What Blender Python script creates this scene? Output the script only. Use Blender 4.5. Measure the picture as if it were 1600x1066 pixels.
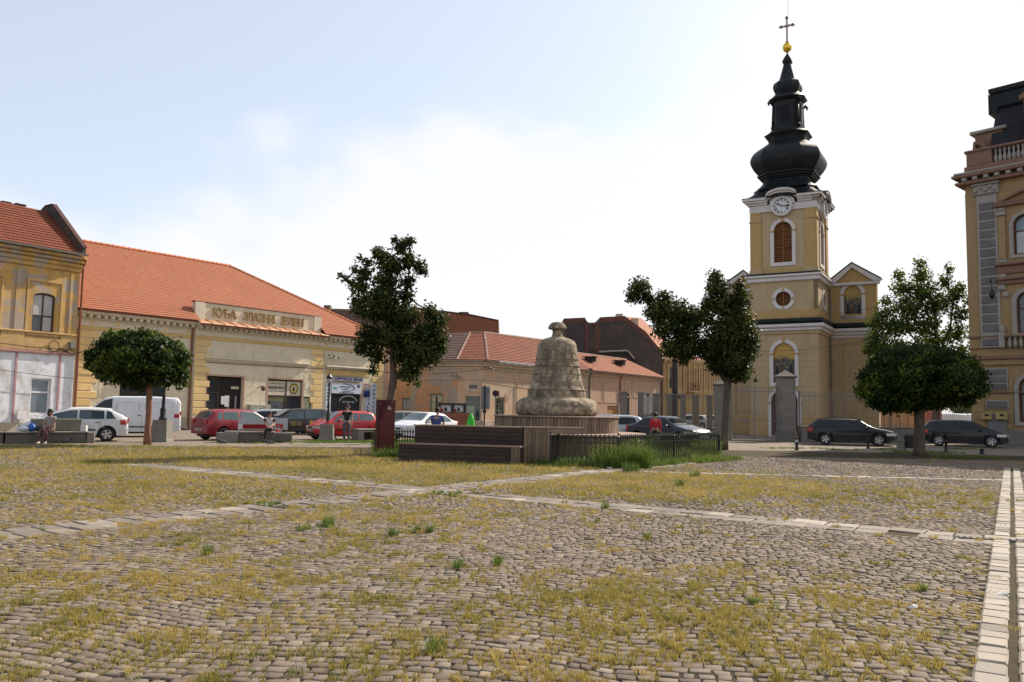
import bpy, bmesh, math, random
import numpy as np
from mathutils import Vector, Matrix, noise
from mathutils.geometry import tessellate_polygon
random.seed(7)
RNG = np.random.default_rng(7)
for o in list(bpy.data.objects):
 bpy.data.objects.remove(o)
SC = bpy.context.scene
COL = SC.collection
rad = math.radians
# ------------------------------------------------------------------ camera
F = 1290.0                      # focal length in pixels of the 1600 px wide photograph
PITCH = math.atan(108.5 / F)
ROLL = 0.016
CAM_H = 1.6
cam = bpy.data.cameras.new('camera')
cam.sensor_width = 36.0
cam.lens = 36.0 * F / 1600.0
cam.clip_end = 5000
cam.clip_start = 0.1
camo = bpy.data.objects.new('camera', cam)
COL.objects.link(camo)
r0 = Vector((1, 0, 0))
u0 = Vector((0, -math.sin(PITCH), math.cos(PITCH)))
FW = Vector((0, math.cos(PITCH), math.sin(PITCH)))
RT = r0 * math.cos(ROLL) + u0 * math.sin(ROLL)
UP = u0 * math.cos(ROLL) - r0 * math.sin(ROLL)
m = Matrix((RT, UP, -FW)).transposed().to_4x4()
m.translation = Vector((0, 0, CAM_H))
camo.matrix_world = m
SC.camera = camo
# ------------------------------------------------------------------ light
SUN_AZ = math.atan2(0.72, 0.69)      # from +Y towards +X
SUN_EL = rad(38)
sun = bpy.data.lights.new('sun', 'SUN')
sun.energy = 5.0
sun.angle = rad(0.6)
sun.color = (1.0, 0.90, 0.76)
suno = bpy.data.objects.new('sun', sun)
COL.objects.link(suno)
sdir = Vector((math.sin(SUN_AZ) * math.cos(SUN_EL), math.cos(SUN_AZ) * math.cos(SUN_EL), math.sin(SUN_EL)))
suno.rotation_euler = sdir.to_track_quat('Z', 'Y').to_euler()
suno.location = sdir * 60
world = bpy.data.worlds.new('World')
SC.world = world
world.use_nodes = True
wn = world.node_tree.nodes
wl = world.node_tree.links
wn.clear()
wout = wn.new('ShaderNodeOutputWorld')
sky = wn.new('ShaderNodeTexSky')
sky.sky_type = 'NISHITA'
sky.sun_disc = False
sky.sun_elevation = SUN_EL
sky.sun_rotation = SUN_AZ
sky.air_density = 1.0
sky.dust_density = 1.2
sky.ozone_density = 1.0
bg1 = wn.new('ShaderNodeBackground')
bg1.inputs['Strength'].default_value = 0.125
wl.new(sky.outputs[0], bg1.inputs['Color'])
bg2 = wn.new('ShaderNodeBackground')        # thin bright high cloud
bg2.inputs['Color'].default_value = (0.985, 0.985, 1.0, 1)
bg2.inputs['Strength'].default_value = 0.66
tc = wn.new('ShaderNodeTexCoord')
mp = wn.new('ShaderNodeMapping')
mp.inputs['Scale'].default_value = (1.0, 1.0, 1.9)
mp.inputs['Rotation'].default_value = (0.0, 0.35, 0.0)
mp.inputs['Location'].default_value = (0.35, 0.1, 0.0)
wl.new(tc.outputs['Generated'], mp.inputs[0])
n1 = wn.new('ShaderNodeTexNoise')
n1.inputs['Scale'].default_value = 1.9
n1.inputs['Detail'].default_value = 7
n1.inputs['Roughness'].default_value = 0.52
n1.inputs['Distortion'].default_value = 0.25
wl.new(mp.outputs[0], n1.inputs['Vector'])
sep = wn.new('ShaderNodeSeparateXYZ')
wl.new(tc.outputs['Generated'], sep.inputs[0])
# cover: noise + more cloud low down and to the right of the square
def wmath(op, a, b=None):
 n = wn.new('ShaderNodeMath')
 n.operation = op
 for i, v in enumerate((a, b)):
  if v is None: continue
  if isinstance(v, (int, float)): n.inputs[i].default_value = v
  else: wl.new(v, n.inputs[i])
 return n.outputs[0]
cov = wmath('ADD', wmath('MULTIPLY', wmath('ADD', n1.outputs[0], -0.5), 4.2), wmath('MULTIPLY', wmath('ADD', sep.outputs['Z'], -0.40), -5.0))
cov = wmath('ADD', cov, wmath('MULTIPLY', sep.outputs['X'], 2.2))
mr = wn.new('ShaderNodeMapRange')
mr.interpolation_type = 'SMOOTHSTEP'
mr.inputs['From Min'].default_value = -0.15
mr.inputs['From Max'].default_value = 0.40
mr.inputs['To Min'].default_value = 0.45
mr.inputs['To Max'].default_value = 0.95
wl.new(cov, mr.inputs['Value'])
mx = wn.new('ShaderNodeMixShader')
wl.new(mr.outputs[0], mx.inputs[0])
wl.new(bg1.outputs[0], mx.inputs[1])
wl.new(bg2.outputs[0], mx.inputs[2])
wl.new(mx.outputs[0], wout.inputs[0])
SC.view_settings.view_transform = 'Standard'
SC.view_settings.look = 'None'
SC.view_settings.gamma = 1.0
SC.view_settings.exposure = 0.62
SC.view_settings.use_curve_mapping = False
SC.render.engine = 'CYCLES'
SC.cycles.max_bounces = 6
SC.cycles.transparent_max_bounces = 8
# ------------------------------------------------------------------ photograph geometry -> world
def ray(px, py):
 return FW + RT * ((px - 800) / F) + UP * ((533 - py) / F)
def G(px, py, z=0.0):
 d = ray(px, py)
 t = (z - CAM_H) / d.z
 return Vector((d.x * t, d.y * t, z))
def at(px, py, D):
 d = ray(px, py)
 t = D / d.y
 return Vector((d.x * t, D, CAM_H + d.z * t))
def hor(px):
 return 641.5 + 0.016 * (px - 800)
# ------------------------------------------------------------------ materials
MATS = {}
def nodes_of(name):
 m = bpy.data.materials.new(name)
 m.use_nodes = True
 nt = m.node_tree
 return m, nt, nt.nodes['Principled BSDF']
def nd(nt, typ, **kw):
 n = nt.nodes.new(typ)
 for k, v in kw.items():
  if k in n.inputs: n.inputs[k].default_value = v
  else: setattr(n, k, v)
 return n
def c4(c): return (c[0], c[1], c[2], 1.0)
def noise_fac(nt, scale, detail=4, rough=0.6, lo=0.3, hi=0.7, dist=0.0, stretch=None):
 g = nd(nt, 'ShaderNodeNewGeometry')
 vec = g.outputs['Position']
 if stretch:
  mp = nd(nt, 'ShaderNodeMapping')
  mp.inputs['Scale'].default_value = stretch
  nt.links.new(vec, mp.inputs[0]); vec = mp.outputs[0]
 n = nd(nt, 'ShaderNodeTexNoise')
 n.inputs['Scale'].default_value = scale
 n.inputs['Detail'].default_value = detail
 n.inputs['Roughness'].default_value = rough
 n.inputs['Distortion'].default_value = dist
 nt.links.new(vec, n.inputs['Vector'])
 r = nd(nt, 'ShaderNodeMapRange')
 r.inputs['From Min'].default_value = lo
 r.inputs['From Max'].default_value = hi
 nt.links.new(n.outputs[0], r.inputs['Value'])
 return r.outputs[0], n.outputs[0]
def mixc(nt, fac, a, b, blend='MIX'):
 n = nt.nodes.new('ShaderNodeMix')
 n.data_type = 'RGBA'
 n.blend_type = blend
 if isinstance(fac, (int, float)): n.inputs[0].default_value = fac
 else: nt.links.new(fac, n.inputs[0])
 for i, v in ((6, a), (7, b)):
  if isinstance(v, tuple): n.inputs[i].default_value = c4(v)
  else: nt.links.new(v, n.inputs[i])
 return n.outputs[2]
def bump_to(nt, bsdf, h, strength=0.3, dist=0.02):
 b = nd(nt, 'ShaderNodeBump')
 b.inputs['Strength'].default_value = strength
 b.inputs['Distance'].default_value = dist
 nt.links.new(h, b.inputs['Height'])
 nt.links.new(b.outputs[0], bsdf.inputs['Normal'])
def M(name, col, rough=0.85, var=0.18, scale=1.5, bump=0.25, bscale=30, metal=0.0, spec=0.3,
      col2=None, patch=None, stain=None, per_obj=0.0, coat=0.0):
 """col with cloudy variation; col2 = second colour in patches; stain = dark run marks; per_obj = lightness change per object"""
 if name in MATS: return MATS[name]
 m, nt, b = nodes_of(name)
 f1, n1 = noise_fac(nt, scale, 6, 0.65, 0.25, 0.75)
 lo = tuple(x * (1 - var) for x in col); hi = tuple(min(1, x * (1 + var)) for x in col)
 out = mixc(nt, f1, lo, hi)
 if col2 is not None:
  p = patch or (0.6, 0.5, 0.56)
  f2, _ = noise_fac(nt, p[0], 8, 0.62, p[1], p[2], 0.6)
  out = mixc(nt, f2, out, col2)
 if stain is not None:
  f3, _ = noise_fac(nt, 1.6, 6, 0.7, 0.48, 0.78, 0.2, (1.0, 1.0, 0.28))
  fm = nd(nt, 'ShaderNodeMath', operation='MULTIPLY'); fm.inputs[1].default_value = stain[3] if len(stain) > 3 else 0.6
  nt.links.new(f3, fm.inputs[0])
  out = mixc(nt, fm.outputs[0], out, tuple(stain[:3]))
 if per_obj > 0:
  oi = nd(nt, 'ShaderNodeObjectInfo')
  mr = nd(nt, 'ShaderNodeMapRange')
  mr.inputs['To Min'].default_value = 1 - per_obj; mr.inputs['To Max'].default_value = 1 + per_obj
  nt.links.new(oi.outputs['Random'], mr.inputs['Value'])
  hs = nd(nt, 'ShaderNodeHueSaturation')
  nt.links.new(mr.outputs[0], hs.inputs['Value']); nt.links.new(out, hs.inputs['Color'])
  out = hs.outputs[0]
 nt.links.new(out, b.inputs['Base Color'])
 b.inputs['Roughness'].default_value = rough
 b.inputs['Metallic'].default_value = metal
 b.inputs['Specular IOR Level'].default_value = spec
 if coat: b.inputs['Coat Weight'].default_value = coat; b.inputs['Coat Roughness'].default_value = 0.05
 if bump > 0:
  f4, n4 = noise_fac(nt, bscale, 6, 0.6, 0.0, 1.0)
  bump_to(nt, b, n4, bump, 0.015)
 MATS[name] = m
 return m
def glass_mat(name, col=(0.02, 0.025, 0.03), rough=0.04):
 if name in MATS: return MATS[name]
 m, nt, b = nodes_of(name)
 f, n = noise_fac(nt, 0.8, 3, 0.5, 0.3, 0.7)
 nt.links.new(mixc(nt, f, col, tuple(c * 1.9 for c in col)), b.inputs['Base Color'])
 b.inputs['Roughness'].default_value = rough
 b.inputs['Specular IOR Level'].default_value = 0.7
 f2, n2 = noise_fac(nt, 0.9, 2, 0.5, 0, 1)
 bump_to(nt, b, n2, 0.08, 0.05)
 MATS[name] = m
 return m
def paint_mat(name, col, metal=0.0):
 if name in MATS: return MATS[name]
 m, nt, b = nodes_of(name)
 f, n = noise_fac(nt, 3.0, 5, 0.6, 0.35, 0.8)
 nt.links.new(mixc(nt, f, col, tuple(c * 0.82 + 0.012 for c in col)), b.inputs['Base Color'])
 b.inputs['Roughness'].default_value = 0.35
 b.inputs['Specular IOR Level'].default_value = 0.3
 b.inputs['Metallic'].default_value = metal
 b.inputs['Coat Weight'].default_value = 0.35
 b.inputs['Coat Roughness'].default_value = 0.06
 MATS[name] = m
 return m
def tile_mat(name, c1, c2, mortar, sx=0.18, sy=0.17, var=0.25, stain=None, stainamt=0.5):
 """roof tiles: per-tile colour from a brick texture over UVs in metres"""
 if name in MATS: return MATS[name]
 m, nt, b = nodes_of(name)
 tcn = nd(nt, 'ShaderNodeTexCoord')
 br = nd(nt, 'ShaderNodeTexBrick')
 br.inputs['Color1'].default_value = c4(c1); br.inputs['Color2'].default_value = c4(c2)
 br.inputs['Mortar'].default_value = c4(mortar)
 br.inputs['Scale'].default_value = 1.0
 br.inputs['Mortar Size'].default_value = 0.012
 br.inputs['Brick Width'].default_value = sx
 br.inputs['Row Height'].default_value = sy
 nt.links.new(tcn.outputs['UV'], br.inputs['Vector'])
 f, n = noise_fac(nt, 0.55, 7, 0.68, 0.35, 0.75)
 out = mixc(nt, f, br.outputs['Color'], tuple(x * (1 - var) for x in c1))
 if stain:
  f2, _ = noise_fac(nt, 1.1, 9, 0.75, 0.52, 0.72, 0.3)
  fm = nd(nt, 'ShaderNodeMath', operation='MULTIPLY'); fm.inputs[1].default_value = stainamt
  nt.links.new(f2, fm.inputs[0])
  out = mixc(nt, fm.outputs[0], out, stain)
 nt.links.new(out, b.inputs['Base Color'])
 b.inputs['Roughness'].default_value = 0.85
 b.inputs['Specular IOR Level'].default_value = 0.2
 bump_to(nt, b, br.outputs['Fac'], -0.6, 0.02)
 MATS[name] = m
 return m
# ------------------------------------------------------------------ objects
def thing(name, label, cat, loc=(0, 0, 0), rotz=0.0, group=None):
 o = bpy.data.objects.new(name, None)
 o.empty_display_size = 0.3
 COL.objects.link(o)
 o.location = loc
 o.rotation_euler = (0, 0, rotz)
 o['label'] = label; o['category'] = cat
 if group: o['group'] = group
 return o
def tag(o, label, cat, group=None, kind=None):
 o['label'] = label; o['category'] = cat
 if group: o['group'] = group
 if kind: o['kind'] = kind
 return o
def setting(o):
 o['kind'] = 'structure'
 return o
def link(name, mesh, parent=None, loc=None, rot=None, scale=None, label=None):
 o = bpy.data.objects.new(name, mesh)
 COL.objects.link(o)
 if parent is not None: o.parent = parent
 if loc is not None: o.location = loc
 if rot is not None: o.rotation_euler = rot
 if scale is not None: o.scale = scale
 if label: o['label'] = label
 return o
def copy_tree(o, parent=None):
 c = o.copy(); COL.objects.link(c)
 if parent is not None: c.parent = parent
 for ch in list(o.children): copy_tree(ch, c)
 return c
def fast_mesh(name, V, Fq, mats, attr=None, smooth=False):
 """V (n,3); Fq (m,k) uniform polygons"""
 me = bpy.data.meshes.new(name)
 V = np.asarray(V, dtype=np.float32); Fq = np.asarray(Fq, dtype=np.int32)
 me.vertices.add(len(V)); me.vertices.foreach_set('co', V.ravel())
 k = Fq.shape[1]
 me.loops.add(Fq.size); me.loops.foreach_set('vertex_index', Fq.ravel())
 me.polygons.add(len(Fq))
 me.polygons.foreach_set('loop_start', np.arange(0, Fq.size, k, dtype=np.int32))
 me.polygons.foreach_set('loop_total', np.full(len(Fq), k, dtype=np.int32))
 if smooth: me.polygons.foreach_set('use_smooth', np.ones(len(Fq), dtype=bool))
 if attr is not None:
  a = me.attributes.new('rnd', 'FLOAT', 'POINT')
  a.data.foreach_set('value', np.asarray(attr, dtype=np.float32))
 for mt in (mats if isinstance(mats, (list, tuple)) else [mats]): me.materials.append(mt)
 me.update(calc_edges=True)
 me.validate()
 return me
class MB:
 def __init__(s):
  s.v = []; s.f = []; s.uv = []; s.mi = []; s.cm = 0
 def add(s, vs, fs, uvs=None):
  b = len(s.v)
  s.v += [tuple(v) for v in vs]
  for i, f in enumerate(fs):
   s.f.append(tuple(b + j for j in f)); s.mi.append(s.cm)
   s.uv.append(uvs[i] if uvs else None)
  return s
 def box(s, x0, x1, y0, y1, z0, z1):
  if x0 > x1: x0, x1 = x1, x0
  if y0 > y1: y0, y1 = y1, y0
  if z0 > z1: z0, z1 = z1, z0
  v = [(x0, y0, z0), (x1, y0, z0), (x1, y1, z0), (x0, y1, z0), (x0, y0, z1), (x1, y0, z1), (x1, y1, z1), (x0, y1, z1)]
  return s.add(v, [(0, 3, 2, 1), (4, 5, 6, 7), (0, 1, 5, 4), (1, 2, 6, 5), (2, 3, 7, 6), (3, 0, 4, 7)])
 def cbox(s, x0, x1, y0, y1, z0, z1, b=0.01):
  """box with its four front (low y) edges chamfered"""
  b = min(b, abs(x1 - x0) * .4, abs(z1 - z0) * .4, abs(y1 - y0) * .8)
  v = [(x0, y1, z0), (x1, y1, z0), (x1, y1, z1), (x0, y1, z1),
             (x0, y0 + b, z0), (x1, y0 + b, z0), (x1, y0 + b, z1), (x0, y0 + b, z1),
             (x0 + b, y0, z0 + b), (x1 - b, y0, z0 + b), (x1 - b, y0, z1 - b), (x0 + b, y0, z1 - b)]
  f = [(0, 3, 2, 1)]
  for i in range(4):
   j = (i + 1) % 4
   f += [(i, j, 4 + j, 4 + i), (4 + i, 4 + j, 8 + j, 8 + i)]
  f.append((8, 9, 10, 11))
  return s.add(v, f)
 def quad(s, a, b, c, d, uv=None):
  return s.add([a, b, c, d], [(0, 1, 2, 3)], [uv] if uv else None)
 def plate(s, outer, holes=(), y0=0.0, y1=0.1, back=True, axis='y', shell=True):
  """polygon (u,z) with holes, extruded from y0 (front) to y1"""
  loops = [list(outer)] + [list(h) for h in holes]
  flat = [p for l in loops for p in l]
  tri = tessellate_polygon([[Vector((p[0], p[1], 0)) for p in l] for l in loops])
  n = len(flat)
  def mk(p, y): return (p[0], y, p[1])
  vs = [mk(p, y0) for p in flat] + [mk(p, y1) for p in flat]
  fs = []
  for t in tri:
   a, b_, c = t
   A, B, C = flat[a], flat[b_], flat[c]
   ar = (B[0] - A[0]) * (C[1] - A[1]) - (B[1] - A[1]) * (C[0] - A[0])
   if abs(ar) < 1e-9: continue
   if ar > 0: fs.append((a, b_, c)); bk = (n + a, n + c, n + b_)
   else: fs.append((a, c, b_)); bk = (n + a, n + b_, n + c)
   if back: fs.append(bk)
  o = 0
  if shell:
   for li, l in enumerate(loops):
    k = len(l)
    area = sum(l[i][0] * l[(i + 1) % k][1] - l[(i + 1) % k][0] * l[i][1] for i in range(k))
    ccw = area > 0
    if li > 0: ccw = not ccw
    for i in range(k):
     j = (i + 1) % k
     if ccw: fs.append((o + i, n + o + i, n + o + j, o + j))
     else: fs.append((o + i, o + j, n + o + j, n + o + i))
    o += k
  return s.add(vs, fs)
 def lathe(s, prof, seg=24, c=(0, 0), cap=True, a0=0.0, sq=None):
  """prof [(r,z)] bottom to top; sq = list of (x,y) unit cross section instead of a circle"""
  ring = sq or [(math.cos(a0 + 2 * math.pi * i / seg), math.sin(a0 + 2 * math.pi * i / seg)) for i in range(seg)]
  k = len(ring)
  vs = [(c[0] + r * p[0], c[1] + r * p[1], z) for r, z in prof for p in ring]
  fs = []
  for a in range(len(prof) - 1):
   for i in range(k):
    j = (i + 1) % k
    fs.append((a * k + i, a * k + j, (a + 1) * k + j, (a + 1) * k + i))
  if cap:
   fs.append(tuple(range(k))[::-1])
   fs.append(tuple((len(prof) - 1) * k + i for i in range(k)))
  return s.add(vs, fs)
 def tube(s, pts, rs, seg=8, cap=True):
  pts = [Vector(p) for p in pts]
  if isinstance(rs, (int, float)): rs = [rs] * len(pts)
  vs = []; fs = []
  prev = None
  for i, p in enumerate(pts):
   d = (pts[min(i + 1, len(pts) - 1)] - pts[max(i - 1, 0)])
   if d.length < 1e-9: d = Vector((0, 0, 1))
   d.normalize()
   if prev is None:
    a = Vector((0, 0, 1)) if abs(d.z) < 0.9 else Vector((1, 0, 0))
    x = d.cross(a).normalized()
   else:
    x = (prev - d * prev.dot(d)).normalized()
   prev = x
   y = d.cross(x)
   for k in range(seg):
    t = 2 * math.pi * k / seg
    vs.append(p + (x * math.cos(t) + y * math.sin(t)) * rs[i])
  for i in range(len(pts) - 1):
   for k in range(seg):
    j = (k + 1) % seg
    fs.append((i * seg + k, i * seg + j, (i + 1) * seg + j, (i + 1) * seg + k))
  if cap:
   fs.append(tuple(range(seg))[::-1]); fs.append(tuple((len(pts) - 1) * seg + k for k in range(seg)))
  return s.add(vs, fs)
 def ball(s, c, r, n=8, sc=(1, 1, 1)):
  prof = [(max(1e-4, r * math.cos(t)), r * math.sin(t)) for t in [(-.5 + i / n) * math.pi for i in range(n + 1)]]
  k = n * 2
  b = len(s.v)
  s.lathe(prof, k)
  for i in range(b, len(s.v)):
   v = s.v[i]; s.v[i] = (v[0] * sc[0] + c[0], v[1] * sc[1] + c[1], v[2] * sc[2] + c[2])
  return s
 def mesh(s, name, mat, smooth=False):
  me = bpy.data.meshes.new(name)
  me.from_pydata([tuple(v) for v in s.v], [], s.f)
  for mt in (mat if isinstance(mat, (list, tuple)) else [mat]): me.materials.append(mt)
  if any(s.mi): me.polygons.foreach_set('material_index', s.mi)
  if any(u is not None for u in s.uv):
   ul = me.uv_layers.new(name='UVMap')
   for p, u in zip(me.polygons, s.uv):
    if u is None: continue
    for li, q in zip(p.loop_indices, u): ul.data[li].uv = q
  if smooth:
   me.polygons.foreach_set('use_smooth', [True] * len(me.polygons))
  me.update()
  return me
 def build(s, name, mat, parent=None, smooth=False, label=None):
  return link(name, s.mesh(name, mat, smooth), parent, label=label)
def smooth_by_angle(o, ang=35):
 me = o.data
 me.polygons.foreach_set('use_smooth', [True] * len(me.polygons))
 try: me.set_sharp_from_angle(angle=rad(ang))
 except Exception: pass
 return o
def boxpart(name, parent, x0, x1, y0, y1, z0, z1, mat, label=None):
 return MB().box(x0, x1, y0, y1, z0, z1).build(name, mat, parent, label=label)
class Facade:
 """vertical plane through two plan points seen left to right; local x along it, local y into the wall"""
 def __init__(s, A, B):
  s.A = Vector((A[0], A[1])); s.B = Vector((B[0], B[1]))
  d = (s.B - s.A); s.len = d.length; s.d = d.normalized(); s.n = Vector((-s.d.y, s.d.x))
  s.ang = math.atan2(s.d.y, s.d.x)
 def L(s, px, py, off=0.0):
  r = ray(px, py)
  p = s.A + s.n * off
  # (t*r.xy - p) . n = 0
  t = p.dot(s.n) / (r.x * s.n.x + r.y * s.n.y)
  w = Vector((r.x * t, r.y * t))
  return ((w - s.A).dot(s.d), CAM_H + r.z * t)
 def u(s, px, py=640, off=0.0): return s.L(px, py, off)[0]
 def z(s, px, py, off=0.0): return s.L(px, py, off)[1]
 def thing(s, name, label, cat, group=None):
  return thing(name, label, cat, (s.A.x, s.A.y, 0), s.ang, group)
 def W(s, u, y, z):
  p = s.A + s.d * u + s.n * y
  return Vector((p.x, p.y, z))
def rect(u0, u1, z0, z1): return [(u0, z0), (u1, z0), (u1, z1), (u0, z1)]
def arch(u0, u1, z0, z1, rise=None, n=10):
 """opening with an arched head; z1 = crown"""
 w = (u1 - u0) / 2; c = (u0 + u1) / 2
 rise = w if rise is None else rise
 pts = [(u0, z0), (u1, z0)]
 for i in range(n + 1):
  t = math.pi * i / n
  pts.append((c + w * math.cos(t), z1 - rise + rise * math.sin(t)))
 return pts
def circ(c, z, r, n=24): return [(c + r * math.cos(2 * math.pi * i / n), z + r * math.sin(2 * math.pi * i / n)) for i in range(n)]
def roof_plane(mb, e0, e1, r1, r0, rows, step=0.03, uv0=0.0):
 """stepped tile courses between eaves e0-e1 and ridge r0-r1; UVs in metres"""
 e0, e1, r0, r1 = map(Vector, (e0, e1, r0, r1))
 nrm = (e1 - e0).cross(r0 - e0 if (r0 - e0).length > (r1 - e1).length * .1 else r1 - e0).normalized()
 if nrm.z < 0: nrm = -nrm
 ax = (e1 - e0).normalized()
 up = nrm.cross(ax); up = up if up.z > 0 else -up
 for k in range(rows):
  t0, t1 = k / rows, (k + 1) / rows + 0.15 / rows
  t1 = min(1, t1)
  a = e0.lerp(r0, t0) + nrm * step; b = e1.lerp(r1, t0) + nrm * step
  c = e1.lerp(r1, t1) + nrm * 0.002; d = e0.lerp(r0, t1) + nrm * 0.002
  f = lambda p: ((p - e0).dot(ax), (p - e0).dot(up))
  mb.quad(a, b, c, d, [f(a), f(b), f(c), f(d)])
  a2 = a - nrm * step; b2 = b - nrm * step
  mb.quad(a2, b2, b, a, [f(a), f(b), f(b), f(a)])
def window(parent, u0, u1, z0, z1, y, fmat, gmat, cols=2, splits=(0.62,), fw=0.07, bar=0.05, rise=0.0, depth=0.06, name='window', sill=None, curtain=None):
 """frame at local y, panes behind it as sub-parts. splits = heights of cross bars as fractions"""
 out = arch(u0, u1, z0, z1, rise, 8) if rise > 0 else rect(u0, u1, z0, z1)
 xs = [u0 + fw]
 for i in range(1, cols):
  c = u0 + (u1 - u0) * i / cols
  xs += [c - bar / 2, c + bar / 2]
 xs.append(u1 - fw)
 zs = [z0 + fw]
 for f in splits:
  c = z0 + (z1 - z0) * f
  zs += [c - bar / 2, c + bar / 2]
 zs.append(z1 - fw)
 holes = []
 cx = (u0 + u1) / 2; hw = (u1 - u0) / 2
 def top(x):
  if rise <= 0: return z1 - fw
  t = max(0.0, 1 - ((x - cx) / hw) ** 2)
  return z1 - rise - fw + rise * math.sqrt(t)
 for i in range(0, len(xs), 2):
  for j in range(0, len(zs), 2):
   a, b, c, d = xs[i], xs[i + 1], zs[j], zs[j + 1]
   if j == len(zs) - 2 and rise > 0:
    n = 5
    hp = [(a, c), (b, c)] + [(b + (a - b) * k / n, max(c + .02, top(b + (a - b) * k / n))) for k in range(n + 1)]
    holes.append(hp)
   else: holes.append(rect(a, b, c, d))
 w = MB().plate(out, holes, y, y + depth).build(name, fmat, parent)
 for k, h in enumerate(holes):
  g = (curtain if (curtain is not None and random.random() < 0.75) else gmat)
  MB().plate(h, (), y + depth * .6, y + depth * .6 + 0.01, back=False, shell=False).build('pane', g, w)
 if sill:
  MB().box(u0 - 0.08, u1 + 0.08, y - sill[0], y + depth + .02, z0 - sill[1], z0 - 0.003).build('sill', sill[2], w)
 return w
def text_mesh(txt, size, mat, name='lettering', extrude=0.004, bold=0.0, align='CENTER', spacing=1.0):
 cu = bpy.data.curves.new(name, 'FONT')
 cu.body = txt; cu.size = size; cu.extrude = extrude; cu.offset = bold
 cu.align_x = align; cu.align_y = 'CENTER'; cu.space_character = spacing
 cu.resolution_u = 2
 o = bpy.data.objects.new(name, cu)
 COL.objects.link(o)
 dg = bpy.context.evaluated_depsgraph_get()
 me = bpy.data.meshes.new_from_object(o.evaluated_get(dg))
 bpy.data.objects.remove(o); bpy.data.curves.remove(cu)
 me.name = name
 me.materials.clear(); me.materials.append(mat)
 return me
def text_on(parent, txt, u, y, z, width, height, mat, name='lettering', bold=0.0, vertical=False, italic=0.0):
 """flat lettering facing local -y, scaled to a width and height"""
 me = text_mesh(txt, 1.0, mat, name, bold=bold)
 co = np.empty(len(me.vertices) * 3); me.vertices.foreach_get('co', co); co = co.reshape(-1, 3)
 mn, mxv = co.min(0), co.max(0)
 sx = width / max(1e-6, (mxv[0] - mn[0])); sy = height / max(1e-6, (mxv[1] - mn[1]))
 co[:, 0] = (co[:, 0] - (mn[0] + mxv[0]) / 2) * sx; co[:, 1] = (co[:, 1] - (mn[1] + mxv[1]) / 2) * sy
 n = np.stack([co[:, 0] + co[:, 1] * italic, -co[:, 2], co[:, 1]], 1)
 me.vertices.foreach_set('co', n.astype(np.float32).ravel()); me.update()
 return link(name, me, parent, (u, y, z))
# ================================================================== MATERIALS
CREAM = M('cream_render', (0.60, 0.54, 0.41), var=0.10, stain=(0.34, 0.27, 0.17, 0.5), bump=0.15)
CREAM2 = M('cream_trim', (0.60, 0.54, 0.42), var=0.08, stain=(0.35, 0.30, 0.22, 0.4), bump=0.1)
YEL = M('yellow_quoin', (0.62, 0.45, 0.21), var=0.12, per_obj=0.08, bump=0.12)
YELB = M('yellow_band', (0.52, 0.37, 0.15), var=0.12, bump=0.1)
GREYPL = M('grey_plinth', (0.36, 0.31, 0.24), var=0.15, stain=(0.2, 0.17, 0.13, 0.6))
OCHRE = M('weathered_ochre', (0.46, 0.28, 0.09), var=0.25, col2=(0.34, 0.28, 0.22), patch=(0.8, 0.48, 0.54), stain=(0.20, 0.12, 0.05, 0.8))
OCHRE2 = M('ochre_trim', (0.46, 0.30, 0.13), var=0.2, stain=(0.25, 0.16, 0.08, 0.6))
WHITEW = M('white_wash', (0.62, 0.64, 0.68), var=0.10, col2=(0.45, 0.44, 0.43), patch=(0.9, 0.52, 0.62), stain=(0.33, 0.31, 0.29, 0.6))
PINKT = M('pink_trim', (0.35, 0.20, 0.18), var=0.15)
PEEL = M('peeling_orange_plaster', (0.52, 0.27, 0.13), var=0.18, col2=(0.36, 0.29, 0.22), patch=(0.42, 0.46, 0.53), stain=(0.25, 0.17, 0.11, 0.6), bump=0.4)
PEELR = M('peeling_tan_plaster', (0.50, 0.34, 0.22), var=0.14, col2=(0.42, 0.33, 0.25), patch=(0.5, 0.5, 0.6), stain=(0.30, 0.21, 0.14, 0.5), bump=0.3)
PINKB = M('pinkish_beige_plaster', (0.42, 0.27, 0.19), var=0.12, col2=(0.36, 0.27, 0.21), patch=(0.6, 0.55, 0.65), stain=(0.24, 0.16, 0.11, 0.5))
TANTRIM = M('tan_trim', (0.46, 0.36, 0.26), var=0.15, stain=(0.28, 0.2, 0.14, 0.5))
ROOF_B = tile_mat('new_orange_tiles', (0.37, 0.135, 0.072), (0.29, 0.10, 0.054), (0.26, 0.10, 0.062), 0.19, 0.17, 0.28, (0.27, 0.14, 0.09), 0.7)
ROOF_A = tile_mat('old_red_tiles', (0.22, 0.068, 0.035), (0.15, 0.045, 0.025), (0.12, 0.03, 0.02), 0.24, 0.30, 0.35)
ROOF_C = tile_mat('patched_red_tiles', (0.27, 0.088, 0.045), (0.17, 0.06, 0.038), (0.20, 0.06, 0.035), 0.22, 0.25, 0.5, (0.13, 0.085, 0.06), 0.75)
ROOF_D = tile_mat('pale_orange_tiles', (0.30, 0.12, 0.07), (0.23, 0.09, 0.055), (0.32, 0.10, 0.05), 0.2, 0.2, 0.15)
ROOF_K = tile_mat('dark_weathered_tiles', (0.13, 0.075, 0.06), (0.09, 0.055, 0.05), (0.04, 0.025, 0.02), 0.22, 0.25, 0.3)
SHEET = M('orange_sheet_metal', (0.40, 0.19, 0.10), var=0.08, rough=0.6, bump=0.05)
GUTTER = M('brown_gutter', (0.20, 0.07, 0.04), var=0.15, rough=0.5, bump=0.05)
GUTTERG = M('grey_gutter', (0.30, 0.28, 0.25), var=0.2, rough=0.5, bump=0.1)
DARKW = M('dark_brown_frame', (0.055, 0.03, 0.022), var=0.2, rough=0.5, bump=0.05)
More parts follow.
